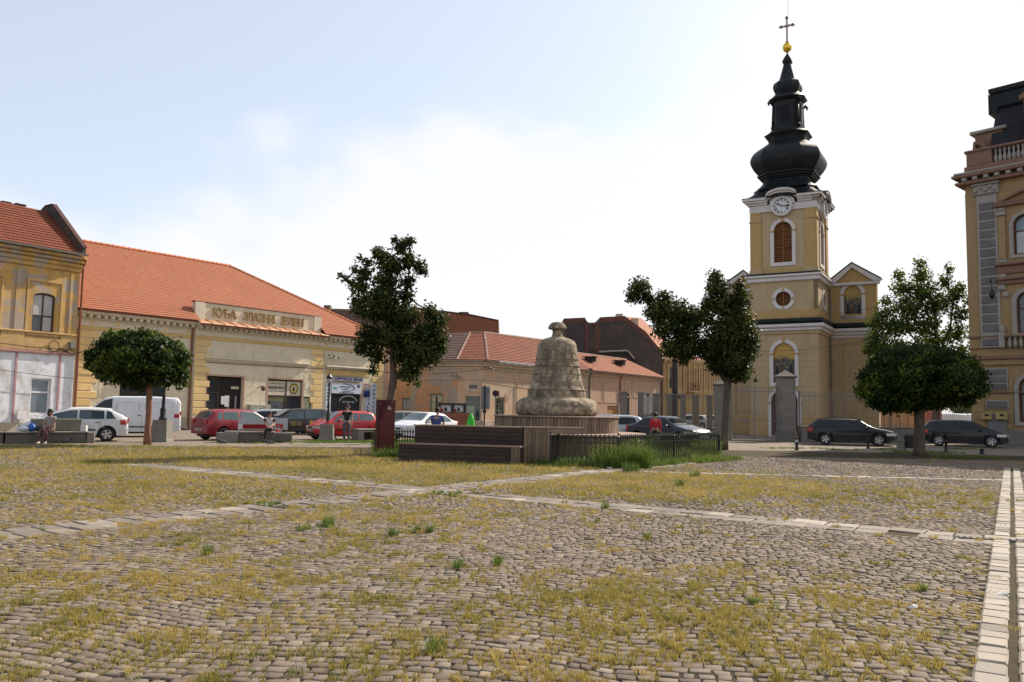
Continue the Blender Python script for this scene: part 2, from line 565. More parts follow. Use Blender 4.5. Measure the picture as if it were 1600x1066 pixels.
WHITEF = M('white_window_frame', (0.62, 0.60, 0.62), var=0.05, rough=0.4, bump=0)
GREENF = M('faded_green_joinery', (0.19, 0.20, 0.13), var=0.2, rough=0.7)
GLASS = glass_mat('dark_window_glass')
GLASSB = glass_mat('blueish_window_glass', (0.10, 0.13, 0.15), 0.08)
CURT = M('net_curtain_behind_glass', (0.36, 0.36, 0.36), var=0.15, rough=0.2, spec=0.6, bump=0)
BLACKI = M('black_iron', (0.018, 0.018, 0.02), var=0.2, rough=0.45, bump=0.1)
GREYI = M('grey_painted_iron', (0.16, 0.155, 0.15), var=0.2, rough=0.5, bump=0.1)
BRICK = tile_mat('old_firewall_brick', (0.25, 0.09, 0.045), (0.18, 0.066, 0.038), (0.17, 0.12, 0.09), 0.25, 0.075, 0.35, (0.14, 0.09, 0.07), 0.6)
SOOT = M('sooty_firewall_render', (0.058, 0.050, 0.045), var=0.3, col2=(0.12, 0.07, 0.055), patch=(0.4, 0.52, 0.64), stain=(0.04, 0.035, 0.03, 0.5))
STONEG = M('grey_stone_pillar', (0.17, 0.155, 0.135), var=0.2, per_obj=0.08, bump=0.5)
GOLD = M('gold_lettering', (0.30, 0.19, 0.07), var=0.12, rough=0.5, bump=0.0)
INTER = M('dim_interior', (0.03, 0.025, 0.022), var=0.3, bump=0)
CABLE = M('black_cable', (0.02, 0.02, 0.02), var=0.1, bump=0)
def wallbox(mb_name, parent, L, H, D, mat, holes=(), z0=0.0, reveal=0.22, x0=0.0):
 """building shell: front plate with real openings, dark interior and side and back walls"""
 fr = MB().plate(rect(x0, L, z0, H), holes, 0.0, reveal, back=False)
 fr.box(x0, x0 + .2, reveal, D, z0, H).box(L - .2, L, reveal, D, z0, H).box(x0 + .2, L - .2, D - .2, D, z0, H)
 w = fr.build(mb_name, mat, parent)
 return w
def downpipe(parent, u, y, z0, z1, mat, r=0.055, name='downpipe'):
 return MB().tube([(u, y - .35, z1 + .12), (u, y - .3, z1 - .08), (u, y - .1, z1 - .45), (u, y - .1, z0 + .25), (u, y - .16, z0 + .05)], r, 8).build(name, mat, parent, smooth=True)
def gutter(parent, u0, u1, y, z, mat, r=0.09):
 mb = MB(); n = 6
 for a in range(n):
  t0 = math.pi + math.pi * a / n; t1 = math.pi + math.pi * (a + 1) / n
  for rr, fl in ((r, 0), (r * .86, 1)):
   p = [(u0, y + rr * math.cos(t0), z + rr * math.sin(t0)), (u1, y + rr * math.cos(t0), z + rr * math.sin(t0)),
                 (u1, y + rr * math.cos(t1), z + rr * math.sin(t1)), (u0, y + rr * math.cos(t1), z + rr * math.sin(t1))]
   mb.quad(*(p[::-1] if fl else p))
 k = u0 + .4
 while k < u1:                       # brackets
  mb.box(k - .02, k + .02, y - r * 1.15, y + r * 1.1, z - r * 1.2, z - r * 1.02); k += 1.1
 return mb.build('gutter', mat, parent)
def ashlar(parent, u0, u1, z0, z1, mat, bw, bh, holes, proud=0.012, y=0.0, joint=0.018, name='wall_block'):
 """facing blocks in running bond round rectangular openings, meshes shared by size"""
 cache = {}
 rows = max(1, round((z1 - z0) / bh)); h = (z1 - z0) / rows
 for r in range(rows):
  za, zb = z0 + r * h, z0 + (r + 1) * h
  x = u0 - (bw / 2 if r % 2 else 0)
  while x < u1 - 0.02:
   a, b = max(u0, x), min(u1, x + bw); x += bw
   segs = [(a, b)]
   for (ha, hb, hc, hd) in holes:
    if hd <= za + .03 or hc >= zb - .03: continue
    ns = []
    for (p, q) in segs:
     if hb <= p or ha >= q: ns.append((p, q))
     else:
      if ha - p > .12: ns.append((p, ha))
      if q - hb > .12: ns.append((hb, q))
    segs = ns
   for (p, q) in segs:
    if q - p < .1: continue
    key = (round(q - p - joint, 3), round(h - joint, 3))
    if key not in cache:
     cache[key] = MB().cbox(0, key[0], -proud, 0.004, 0, key[1], 0.008).mesh(name, mat)
    link(name, cache[key], parent, (p + joint / 2, y + random.uniform(-.003, .002), za + joint / 2))
def quoins(parent, uc, z0, z1, w1, w2, n, mat, side, y=0.0, proud=0.05):
 h = (z1 - z0) / n
 ms = [MB().cbox(0, w, -proud, 0.01, 0, h * .90, 0.025).mesh('quoin', mat) for w in (w1, w2)]
 for i in range(n):
  w = (w1, w2)[i % 2]
  x = uc if side > 0 else uc - w
  link('quoin', ms[i % 2], parent, (x, y, z0 + i * h + h * .05))
def crack_wire(name, pts, r, label, parent=None, sag=0.0, group=None, n=14):
 P = [Vector(p) for p in pts]; out = []
 for i in range(len(P) - 1):
  for k in range(n):
   t = k / n; q = P[i].lerp(P[i + 1], t); q.z -= sag * 4 * t * (1 - t); out.append(q)
 out.append(P[-1])
 o = MB().tube(out, r, 5).build(name, CABLE)
 tag(o, label, 'cable', group)
 return o
# ================================================================== BUILDING B : the golden deer house
FB = Facade((-25.5, 48.3), (-10.54, 68.0))
B = FB.thing('townhouse', 'long cream and yellow house with gold letters and a wide new orange tiled roof', 'house')
LB = FB.len; EB = 7.15
uM0, uM1 = FB.u(298, 600), FB.u(500, 600)
def RB(a, b, c, d):       # px rect -> local (u0,u1,z0,z1)
 u0_, z1_ = FB.L(a, b); u1_, z0_ = FB.L(c, d); return (u0_, u1_, z0_, z1_)
yM = -0.28                # the middle bay stands a little forward
door_l = (FB.u(323, 600, yM), FB.u(380, 600, yM), 0.12, FB.z(323, 587, yM))
shop_m = (FB.u(419, 600, yM), FB.u(473, 600, yM), 0.55, FB.z(419, 592, yM))
show_m = (FB.u(474, 630, yM), FB.u(487, 630, yM), 0.4, FB.z(474, 620, yM))
opt = (FB.u(515, 640), FB.u(563, 640), 0.15, FB.z(515, 613))
win_l = (FB.u(185, 640), FB.u(258, 640), 1.0, FB.z(185, 598))
wallbox('wall', B, LB, EB - .1, 10, CREAM, [rect(*win_l), rect(*opt)])
MB().plate(rect(uM0, uM1, 0, EB - .1), [rect(*door_l), rect(*shop_m), rect(*show_m)], yM, yM + .27, back=False).build('projecting_bay', CREAM, B)
# dark rooms behind the openings
for nm, (a, b, c, d), yy in (('room', win_l, .22), ('room', opt, .22)):
 MB().box(a - .3, b + .3, yy + 1.2, yy + 1.3, 0, d + .2).box(a - .3, b + .3, yy + .01, yy + 1.2, d + .06, d + .1).build(nm, INTER, B)
# ashlar blocks of the middle bay (between the yellow band and the plinth)
zt_band = FB.z(400, 540 + 8, yM)
zb1 = 6.05
ash_top = 5.85
ashlar(B, uM0 + 1.35, uM1 - 1.35, 1.0, ash_top, CREAM, 1.55, 0.485, [(a - .12, b + .12, c - .1, d + .12) for a, b, c, d in (door_l, shop_m, show_m)] + [(uM0, uM1, 4.35, 4.85)], y=yM)
ashlar(B, 1.4, uM0 - .3, 1.0, ash_top, CREAM, 1.55, 0.485, [(win_l[0] - .12, win_l[1] + .12, win_l[2] - .1, win_l[3] + .12)])
ashlar(B, uM1 + .3, LB - 1.2, 1.0, ash_top, CREAM, 1.55, 0.485, [(opt[0] - .7, opt[1] + 1.35, 0, 4.7)])
# plinth
for a, b, yy in ((0, uM0, 0), (uM1, LB, 0), (uM0, uM1, yM)):
 cuts = sorted([(h[0] - .02, h[1] + .02) for h in (door_l, opt) if a < h[0] < b])
 x = a
 for c0, c1 in cuts + [(b, b)]:
  if c0 > x: MB().cbox(x, c0, yy - .07, yy + .01, 0, .85, .02).build('plinth', GREYPL, B)
  x = c1
# quoins
for uc, side, yy in ((0.12, 1, 0), (uM0 + .02, 1, yM), (uM1 - .02, -1, yM), (LB - .1, -1, 0)):
 quoins(B, uc, 1.0, 5.95, 1.15, 0.85, 11, YEL, side, yy)
# bands and cornice for the three sections
for a, b, yy in ((-.1, uM0, 0), (uM0, uM1, yM), (uM1, LB + .05, 0)):
 MB().cbox(a, b, yy - .055, yy + .004, 5.98, 6.2, .015).build('yellow_band', YELB, B)
 MB().cbox(a, b, yy - .09, yy + .004, 6.2, 6.3, .02).cbox(a, b, yy - .05, yy + .004, 6.3, 6.62, .01).cbox(a, b, yy - .16, yy + .004, 6.62, 6.70, .03).build('frieze', CREAM2, B)
 MB().cbox(a - .0, b + .0, yy - .52, yy + .004, 6.93, 7.07, .03).cbox(a, b, yy - .44, yy + .004, 6.88, 6.93, .01).build('cornice', CREAM2, B)
 n = int((b - a) / .42)
 mo = MB().cbox(-.10, .10, -.40, 0, 6.70, 6.88, .03).mesh('modillion', CREAM2)
 dn = MB()
 for i in range(n):
  link('modillion', mo, B, (a + (i + .5) * (b - a) / n, yy, 0))
 k = a + .05
 while k < b - .05:
  dn.box(k, k + .05, yy - .085, yy - .04, 6.46, 6.60); k += .1
 o = dn.build('dentils', CREAM2, B); o['kind'] = 'stuff'
 gutter(B, a - (.1 if a < 0 else 0), b, yy - (.60 if yy == 0 else .66), 7.14 if yy == 0 else 6.96, GUTTER)
# small medallions under the cornice (outer sections)
md = MB().ball((0, 0, 0), .13, 4, (1, .4, 1.25)).mesh('medallion', YEL, True)
for a, b in ((.8, uM0 - .4), (uM1 + .5, LB - .4)):
 n = max(2, int((b - a) / 1.55))
 for i in range(n + 1): link('medallion', md, B, (a + (b - a) * i / n, -.06, 6.44))
# wide hood mouldings
for a, b, z, yy in ((FB.u(319, 556, yM), FB.u(482, 570, yM), FB.z(319, 557, yM), yM), (FB.u(508, 570), FB.u(578, 575), FB.z(508, 571), 0.0), (1.6, uM0 - 1.3, 4.72, 0.0)):
 MB().cbox(a, b, yy - .26, yy, z - .12, z, .03).cbox(a + .08, b - .08, yy - .16, yy, z - .24, z - .12, .03).build('hood_moulding', CREAM2, B)
zz = FB.z(508, 571) - .3
MB().cbox(FB.u(509, 580), FB.u(577, 580), -.03, .004, zz - .42, zz, .01).build('yellow_panel', YELB, B)
# opening surrounds
PINKS = M('pink_reveal', (0.42, 0.27, 0.20), var=0.1)
for (a, b, c, d), yy in ((door_l, yM), (shop_m, yM), (opt, 0.0)):
 MB().plate([(a - .1, c), (a, c), (a, d), (b, d), (b, c), (b + .1, c), (b + .1, d + .1), (a - .1, d + .1)], (), yy - .035, yy + .01).build('surround', PINKS, B)
# left doorway: dark recess, glazed leaf, notices
dl = boxpart('shop_door', B, door_l[0] + .02, door_l[1] - .02, yM + .22, yM + .26, door_l[2], door_l[3] - .02, M('dark_shopfront', (0.02, 0.016, 0.015), bump=0))
w = window(dl, door_l[0] + .05, door_l[0] + 1.05, .15, door_l[3] - .1, yM + .17, DARKW, GLASS, 1, (.7,), .08, .08, depth=.04, name='leaf')
for a, b, c, d in ((1.75, 1.85, .15, 2.3), (2.32, 2.42, .15, 2.3)):
 boxpart('door_frame', dl, door_l[0] + a, door_l[0] + b, yM + .16, yM + .2, c, d, M('steel_frame', (.28, .3, .32), bump=0))
PAPER = M('white_paper', (.55, .55, .55), var=.05, bump=0)
for a, z, wd, h in ((1.22, 1.7, .3, .55), (1.5, 1.55, .36, .75)): boxpart('notice', dl, door_l[0] + a, door_l[0] + a + wd, yM + .13, yM + .15, z, z + h, PAPER)
boxpart('notice', dl, door_l[0] + 1.95, door_l[0] + 2.55, yM + .13, yM + .15, 2.75, 2.93, M('straw_paper', (.45, .42, .3), bump=0))
# honey shop window
sa, sb_, sc_, sd_ = shop_m
sp = sa + (sb_ - sa) * .545
sw = MB().plate(rect(sa, sb_, sc_, sd_), [rect(sa + .08, sp - .06, sd_ - 1.15, sd_ - .12), rect(sp + .06, sb_ - .08, sd_ - 1.15, sd_ - .12),
  rect(sa + .08, sp - .06, sc_ + .08, sd_ - 1.25), rect(sp + .06, sb_ - .08, sc_ + .08, sd_ - 1.25)], yM + .12, yM + .2).build('shop_window', DARKW, B)
SIGNC = M('cream_sign_board', (.52, .47, .38), var=.06, bump=0)
s1 = boxpart('sign_panel', sw, sa + .09, sp - .07, yM + .14, yM + .17, sd_ - 1.14, sd_ - .13, SIGNC)
s2 = boxpart('hexagon_panel', sw, sp + .07, sb_ - .09, yM + .14, yM + .17, sd_ - 1.14, sd_ - .13, SIGNC)
for a, b, c, d in ((sa + .09, sp - .07, sc_ + .09, sd_ - 1.26), (sp + .07, sb_ - .09, sc_ + .09, sd_ - 1.26)): boxpart('pane', sw, a, b, yM + .17, yM + .18, c, d, GLASS)
boxpart('awning_strip', sw, sa + .09, sp - .07, yM + .15, yM + .165, sd_ - 1.55, sd_ - 1.3, M('olive_strip', (.14, .13, .06), bump=0))
INK = M('black_ink', (.02, .02, .02), var=0, bump=0); YINK = M('honey_yellow', (.55, .42, .05), var=.1, bump=0)
cx = (sa + sp) / 2
text_on(s1, 'MAGAZIN APICOL', cx, yM + .134, sd_ - .60, (sp - sa) * .88, .21, INK, bold=.03)
text_on(s1, 'produse naturale', cx, yM + .134, sd_ - .32, (sp - sa) * .75, .12, INK)
text_on(s1, 'miere  polen  propolis', cx, yM + .134, sd_ - .86, (sp - sa) * .8, .10, M('brown_ink', (.18, .1, .04), bump=0))
def hexa(c, z, r): return [(c + r * math.cos(math.pi / 3 * i), z + r * math.sin(math.pi / 3 * i)) for i in range(6)]
cx = (sp + sb_) / 2; cz = sd_ - .63
MB().plate(hexa(cx, cz, .42), [hexa(cx, cz, .34)], yM + .125, yM + .139).build('hexagon_emblem', INK, s2)
MB().plate(hexa(cx, cz, .335), [hexa(cx, cz, .24)], yM + .127, yM + .139).build('hexagon_emblem', YINK, s2)
MB().plate([(cx, cz + .19), (cx - .07, cz), (cx - .10, cz - .12), (cx, cz - .2), (cx + .10, cz - .12), (cx + .07, cz)], (), yM + .127, yM + .139).build('bee_emblem', INK, s2)
window(B, *show_m, yM + .1, DARKW, M('display_poster', (.36, .40, .27), var=.3, scale=6, bump=0), 1, (), .09)
# electricity boxes with a yellow-tiled top
for px0, px1, zt in ((386, 407, 632), (408, 418, 633)):
 a, z1_ = FB.L(px0, zt, yM); b, z0_ = FB.L(px1, zt + 17, yM)
 bx = MB().cbox(a, b, yM - .32, yM, z0_, z1_, .02).build('meter_box', M('meter_box_grey', (.33, .30, .27), stain=(.2, .17, .14, .5)), B)
 boxpart('door_panel', bx, a + .06, a + (b - a) * .48, yM - .335, yM - .321, z0_ + .05, z1_ - .05, GUTTERG)
boxpart('meter_window', bx, FB.u(401, 640, yM), FB.u(404, 640, yM), yM - .36, yM - .33, FB.z(401, 644, yM), FB.z(401, 638, yM), INK)
# wall light on the bay
lt = MB().tube([(0, 0, 0), (0, -.35, .1), (0, -.6, .05)], .03, 6).ball((0, -.62, -.05), .16, 6, (1, 1, 1.2)).build('wall_lamp', M('rusty_lamp', (.13, .09, .06)), B)
lt.location = (FB.u(403, 606, yM), yM, FB.z(403, 606, yM))
# optician
oa, ob, oc, od = opt
ow = MB().plate(rect(oa, ob, oc, od), [rect(oa + .1, oa + .95, oc + .1, od - .1), rect(oa + 1.05, ob - .1, oc + .1, od - .1)], .1, .18).build('shop_window', DARKW, B)
boxpart('pane', ow, oa + .1, oa + .95, .15, .16, oc + .1, od - .1, GLASS)
boxpart('pane', ow, oa + 1.05, ob - .1, .15, .16, oc + .1, od - .1, GLASS)
WINK = M('white_ink', (.6, .6, .6), var=0, bump=0); BINK = M('navy_ink', (.025, .035, .12), var=.05, bump=0)
cxo = oa + .6 + (ob - oa) * .42
arcp = [(cxo + .95 * math.cos(t), od - .75 + .55 * math.sin(t)) for t in np.linspace(.15, math.pi - .15, 13)]
arcq = [(cxo + .88 * math.cos(t), od - .75 + .48 * math.sin(t)) for t in np.linspace(math.pi - .15, .15, 13)]
MB().plate(arcp + arcq, (), .085, .093).build('arched_lettering', WINK, ow)
text_on(ow, 'OCHELARI', cxo, .085, od - .72, 1.25, .16, WINK)
text_on(ow, 'OPTICA', cxo, .085, od - 1.1, .5, .2, WINK, bold=.03)
boxpart('notice', ow, cxo - .12, cxo + .14, .08, .09, od - 1.75, od - 1.3, PAPER)
sgw = M('white_sign_board', (.50, .54, .62), var=.05, bump=0)
LAV = M('lavender_sign', (.42, .42, .5), var=.05, bump=0)
a, z1_ = FB.L(517, 598); b, z0_ = FB.L(562.5, 616)
sg = boxpart('main_sign', B, a, b, -.14, -.05, z0_, z1_, sgw)
cw = b - a; cm = (a + b) / 2; zm = (z0_ + z1_) / 2; hh = z1_ - z0_
text_on(sg, 'OPTICA', a + cw * .45, -.146, zm + hh * .13, cw * .38, hh * .17, BINK, bold=.03)
text_on(sg, 'KINAR', a + cw * .45, -.146, zm - hh * .10, cw * .2, hh * .11, BINK)
text_on(sg, 'OFTALMOLOGIE', a + cw * .5, -.146, zm - hh * .41, cw * .5, hh * .10, BINK)
def eye(c, z, w_, h_, n=14):
 up_ = [(c - w_ * .5 + w_ * i / n, z + h_ * math.sin(math.acos(max(-1, min(1, (i / n) * 1.0)))) * .5) for i in range(n + 1)]
 dn_ = [(p[0], 2 * z - p[1]) for p in up_[::-1]][1:]
 return up_ + dn_
o1 = eye(a + cw * .53, zm + hh * .05, cw * .52, hh * .84); o2 = [(x - cw * .028, zm + hh * .05 + (z - zm - hh * .05) * .87) for x, z in eye(a + cw * .53, zm + hh * .05, cw * .47, hh * .84)]
n_ = len(o1) // 2
MB().plate(o1[3:n_ + 1] + o2[3:n_ + 1][::-1], (), -.146, -.141).plate(o1[n_:-2] + o2[n_:-2][::-1], (), -.146, -.141).build('eye_emblem', BINK, sg)
boxpart('small_emblem', sg, a + cw * .05, a + cw * .17, -.146, -.141, zm - hh * .12, zm + hh * .1, M('teal_ink', (.08, .3, .38), bump=0))
boxpart('small_emblem', sg, a + cw * .86, a + cw * .94, -.146, -.141, zm + hh * .1, zm + hh * .38, BINK)
a, z1_ = FB.L(517, 588.5); b, z0_ = FB.L(566, 597)
sg = boxpart('upper_sign', B, a, b, -.2, -.05, z0_, z1_, LAV)
text_on(sg, 'OPTICA ENE', (a + b) / 2, -.206, (z0_ + z1_) / 2, (b - a) * .9, (z1_ - z0_) * .7, BINK, bold=.04)
MB().box(a, b, -.22, -.04, z1_ + .003, z1_ + .06).build('sign_rail', GREENF, sg)
def vsign(px0, py0, px1, py1, txt, mat=sgw, nm='vertical_sign'):
 a, z1_ = FB.L(px0, py0); b, z0_ = FB.L(px1, py1)
 s_ = boxpart(nm, B, a, b, -.1, -.02, z0_, z1_, mat)
 n = len(txt)
 for i, ch in enumerate(txt):
  if ch == ' ': continue
  text_on(s_, ch, (a + b) / 2, -.106, z1_ - (i + .5) * (z1_ - z0_) / n, (b - a) * (.2 if ch == 'I' else .5), (z1_ - z0_) / n * .62, BINK, name='letter', bold=.03)
 return s_
vsign(508.5, 600, 515, 644, 'OCHELARI')
vsign(579.5, 600, 586, 645, 'CONTACT')
vsign(571, 605, 578, 645, 'LENTILE')
a, z1_ = FB.L(569, 610.5, -.15); b, z0_ = FB.L(577.5, 620.5, -.15)
boxpart('blue_sign', B, a, b, -.17, -.11, z0_, z1_, M('blue_sign_board', (.02, .03, .12), bump=0))
a, z1_ = FB.L(568, 599, -.15); b, z0_ = FB.L(579, 608, -.15)
sg = boxpart('pink_sign', B, a, b, -.17, -.11, z0_, z1_, M('pale_pink_board', (.45, .36, .34), bump=0))
MB().plate([(x, z) for x, z in eye(a + (b - a) * .55, (z0_ + z1_) / 2, (b - a) * .7, (z1_ - z0_) * .7)], [eye(a + (b - a) * .53, (z0_ + z1_) / 2, (b - a) * .58, (z1_ - z0_) * .55)], -.178, -.171).build('eye_emblem', INK, sg)
# window behind the left round tree
window(B, *win_l, .12, DARKW, GLASS, 3, (.7,), .09)
# parapet with the gold letters over the middle bay
pz0, pz1 = 7.30, FB.z(400, 484 + .5, yM) + .12
pu0, pu1 = uM0 + .15, uM1 - .1
yP = yM - .12 + .5
pp = MB().cbox(pu0, pu1, yP, yP + .35, pz0 - .3, pz1, .02).build('parapet', CREAM, B)
MB().cbox(pu0 - .08, pu1 + .08, yP - .08, yP + .42, pz1, pz1 + .07, .03).build('coping', GUTTER, pp)
for a in (pu0 - .06, pu1 - .64): MB().cbox(a, a + .7, yP - .08, yP + .01, pz0 - .3, pz1 - .002, .02).build('end_pier', CREAM2, pp)
# sheet metal apron below it
nsh = 12
shm = None
y_low, z_low, y_hi, z_hi = yM - .66, 6.99, yP - .003, FB.z(320, 499.2, yP)
for i in range(nsh):
 a = uM0 - .1 + (uM1 - uM0 + .2) * i / nsh; wd = (uM1 - uM0 + .2) / nsh
 if shm is None:
  q = MB().quad((0, y_low, z_low), (wd, y_low, z_low), (wd, y_hi, z_hi), (0, y_hi, z_hi))
  q.quad((0, y_low, z_low - .03), (wd, y_low, z_low - .03), (wd, y_low, z_low), (0, y_low, z_low))
  q.add([(0, y_low, z_low + .004), (.035, y_low, z_low + .004), (.035, y_low, z_low + .05), (0, y_low, z_low + .05), (0, y_hi, z_hi + .004), (.035, y_hi, z_hi + .004), (.035, y_hi, z_hi + .05), (0, y_hi, z_hi + .05)],
              [(0, 1, 2, 3), (3, 2, 6, 7), (1, 5, 6, 2), (0, 3, 7, 4)])
  shm = q.mesh('metal_sheet', SHEET)
 link('metal_sheet', shm, B, (a, 0, 0))
# gold Cyrillic letters, one object each: strokes in a unit box (x0,z0,x1,z1,width), slab serifs
ST = {
 'К': (0.95, [('v', .16, .17), ('d', .22, .45, .82, 1, .10), ('d', .34, .52, .84, 0, .17)], [(.04, .36, 0), (.04, .36, 1), (.62, .98, 0), (.64, .96, 1)]),
 'У': (0.9, [('d', .15, 1, .52, .38, .17), ('d', .86, 1, .32, 0, .10), ('d', .32, .0, .14, .03, .12)], [(.0, .34, 1), (.68, 1.0, 1)]),
 'Ћ': (1.0, [('v', .26, .17), ('h', .02, .7, .93, .09), ('d', .3, .48, .62, .56, .11), ('d', .62, .57, .82, .42, .14), ('v2', .8, .0, .45, .16)], [(.12, .42, 0), (.66, .96, 0)]),
 'А': (0.95, [('d', .12, 0, .46, 1, .09), ('d', .46, 1, .84, 0, .19), ('h', .25, .7, .32, .09)], [(.0, .28, 0), (.66, 1.0, 0)]),
 'З': (0.8, [('d', .14, .82, .32, .96, .13), ('d', .3, .95, .62, .93, .10), ('d', .62, .94, .7, .66, .17), ('d', .68, .62, .36, .53, .10), ('d', .36, .52, .74, .42, .10), ('d', .74, .44, .76, .16, .18), ('d', .74, .12, .4, .03, .1), ('d', .42, .03, .1, .18, .13)], []),
 'Л': (0.98, [('d', .42, .95, .24, .12, .09), ('d', .25, .12, .06, .04, .12), ('h', .34, .84, .95, .09), ('v', .76, .17)], [(.6, .98, 0), (.28, .96, 1)]),
 'Т': (0.9, [('v', .46, .17), ('h', .06, .9, .95, .10), ('v2', .07, .78, .97, .07), ('v2', .89, .78, .97, .07)], [(.3, .64, 0)]),
 'Н': (1.0, [('v', .2, .17), ('v', .8, .17), ('h', .22, .8, .5, .10)], [(.04, .38, 0), (.04, .38, 1), (.62, .98, 0), (.62, .98, 1)]),
 'И': (1.0, [('v', .2, .17), ('v', .8, .17), ('d', .24, .12, .76, .88, .10)], [(.04, .38, 0), (.04, .38, 1), (.62, .98, 0), (.62, .98, 1)]),
 'Ј': (0.6, [('v2', .42, .1, 1, .17), ('d', .42, .12, .26, .0, .13), ('d', .28, .0, .08, .1, .13)], [(.22, .62, 1)]),
 'Е': (0.85, [('v', .2, .17), ('h', .2, .8, .95, .09), ('h', .2, .62, .51, .09), ('h', .2, .84, .05, .09), ('v2', .78, .76, .96, .07), ('v2', .82, .04, .26, .07), ('v2', .6, .4, .62, .06)], [(.04, .36, 0), (.04, .36, 1)]),
}
def glyph(ch, h):
 wd, st, sf = ST[ch]
 mb = MB(); k = 0
 def bar(x0, z0, x1, z1, t, k):
  d = Vector((x1 - x0, z1 - z0)); n = Vector((-d.y, d.x)).normalized() * t * .40
  pts = [(x0 + n.x, z0 + n.y), (x1 + n.x, z1 + n.y), (x1 - n.x, z1 - n.y), (x0 - n.x, z0 - n.y)]
  ar = sum(pts[i][0] * pts[(i + 1) % 4][1] - pts[(i + 1) % 4][0] * pts[i][1] for i in range(4))
  if ar < 0: pts = pts[::-1]
  mb.plate([(p[0] * h, p[1] * h) for p in pts], (), -.09 - .002 * k, 0, back=False)
 for s_ in st:
  k += 1
  if s_[0] == 'v': bar(s_[1], 0, s_[1], 1, s_[2], k)
  elif s_[0] == 'v2': bar(s_[1], s_[2], s_[1], s_[3], s_[4], k)
  elif s_[0] == 'h': bar(s_[1], s_[3], s_[2], s_[3], s_[4], k)
  else: bar(s_[1], s_[2], s_[3], s_[4], s_[5], k)
 for a, b, t in sf:
  k += 1
  bar(a, .035 if t == 0 else .965, b, .035 if t == 0 else .965, .07, k)
 return mb.mesh('letter', GOLD), wd * h
def word(txt, px0, py0, px1):
 a, zt_ = FB.L(px0, py0, yP); b = FB.u(px1, 495, yP)
 h = .60
 gl = {c: glyph(c, h) for c in set(txt)}
 tot = sum(gl[c][1] for c in txt); sp_ = (b - a - tot) / (len(txt) - 1)
 x = a
 for c in txt:
  link('letter', gl[c][0], pp, (x, yP - .003, zt_ - h)); x += gl[c][1] + sp_
word('КУЋА', 332, 480.5, 369.5); word('ЗЛАТНИ', 379, 486.7, 430); word('ЈЕЛЕН', 437, 494, 475)
# roof
rz = 12.36
ry = 6.0
ru0, ru1 = -2.5, FB.L(358, 415, 6.0)[0]
rf = MB()
e0 = (-2.5, -.62, 7.16); e1 = (LB + .35, -.62, 7.16); r0_ = (-2.5, ry, rz); r1_ = (ru1, ry, rz)
ys_ = yP + .36; zs_ = 7.16 + (ys_ + .62) / (ry + .62) * (rz - 7.16); fx = (ys_ + .62) / (ry + .62)
ue = LB + .35 + (ru1 - LB - .35) * fx
roof_plane(rf, (-2.5, ys_, zs_), (ue, ys_, zs_), r1_, r0_, 36, .018)
roof_plane(rf, e0, (uM0 + .12, -.62, 7.16), (uM0 + .12, ys_ + .03, zs_ + .02), (-2.5, ys_ + .03, zs_ + .02), 6)
roof_plane(rf, (uM1 - .12, -.62, 7.16), e1, (ue, ys_ + .03, zs_ + .02), (uM1 - .12, ys_ + .03, zs_ + .02), 6)
roof_plane(rf, (LB + .35, -.62, 7.16), (LB + .35, 12.6, 7.16), (ru1, ry, rz), (ru1, ry, rz), 30)
roof_plane(rf, (LB + .35, 12.6, 7.16), (-2.5, 12.6, 7.16), (-2.5, ry, rz), (ru1, ry, rz), 20)
rfo = rf.build('roof', ROOF_B, B)
rt = MB()
def ridge_tiles(p, q, sp=.38, r=.13):
 p, q = Vector(p), Vector(q); n = int((q - p).length / sp)
 for i in range(n):
  a, b = p.lerp(q, i / n), p.lerp(q, (i + 1.06) / n)
  rt.tube([a, b], [r, r * .8], 6)
ridge_tiles(r0_, r1_); ridge_tiles(r1_, e1)
rr_ = rt.build('ridge_tiles', M('ridge_tile_clay', (.5, .18, .09), var=.25), rfo); rr_['kind'] = 'stuff'
MB().plate([(-.3, 7.0), (LB, 7.0), (ru1, rz - .2), (-.3, rz - .2)], (), ry + .2, ry + .4).build('roof_core', INTER, B)
downpipe(B, .02, 0, 0, 6.95, GUTTER)
downpipe(B, uM0 - .12, 0, 0, 6.95, GUTTER)
downpipe(B, uM1 + .12, 0, 0, 6.95, GUTTERG, .045)
# small number plate painted at the right end
a, z1_ = FB.L(577, 660); b, z0_ = FB.L(590, 669)
sg = boxpart('number_board', B, a, b, -.1, -.06, z0_, z1_, M('pale_board', (.42, .40, .38), bump=0))
text_on(sg, 'D-2', (a + b) / 2, -.104, (z0_ + z1_) / 2, (b - a) * .7, (z1_ - z0_) * .6, INK, bold=.04)
# ================================================================== BUILDING A : ochre and white corner house
FA = Facade((-26.98 - .545 * 9, 43.5 - .838 * 9), (-24.81, 46.83))
LA = FA.len
A = FA.thing('corner_house', 'weathered ochre house with whitewashed ground floor at the left edge', 'house')
uw0, zw1 = FA.L(53, 456); uw1, zw0 = FA.L(84, 521)
ww = uw1 - uw0
up_w = [(uw0 - 3.15 * k, uw1 - 3.15 * k, zw0, zw1) for k in range(4)]
g0, gz1 = FA.L(49, 591); g1, gz0 = FA.L(77, 648)
gr_w = [(g0 - 2.75 * k, g1 - 2.75 * k, gz0, gz1) for k in range(4)]
zs0 = FA.z(60, 552); zs1 = FA.z(60, 526)
fr = MB()
fr.plate(rect(0, LA, zs0, 10.0), [arch(a, b, c, d, .2, 6) for a, b, c, d in up_w], 0, .25, back=False)
fr.box(0, .2, .25, 9, 0, 10).box(LA - .2, LA, .25, 9, 0, 10.0).box(.2, LA - .2, 8.8, 9, 0, 10)
fr.build('upper_wall', OCHRE, A)
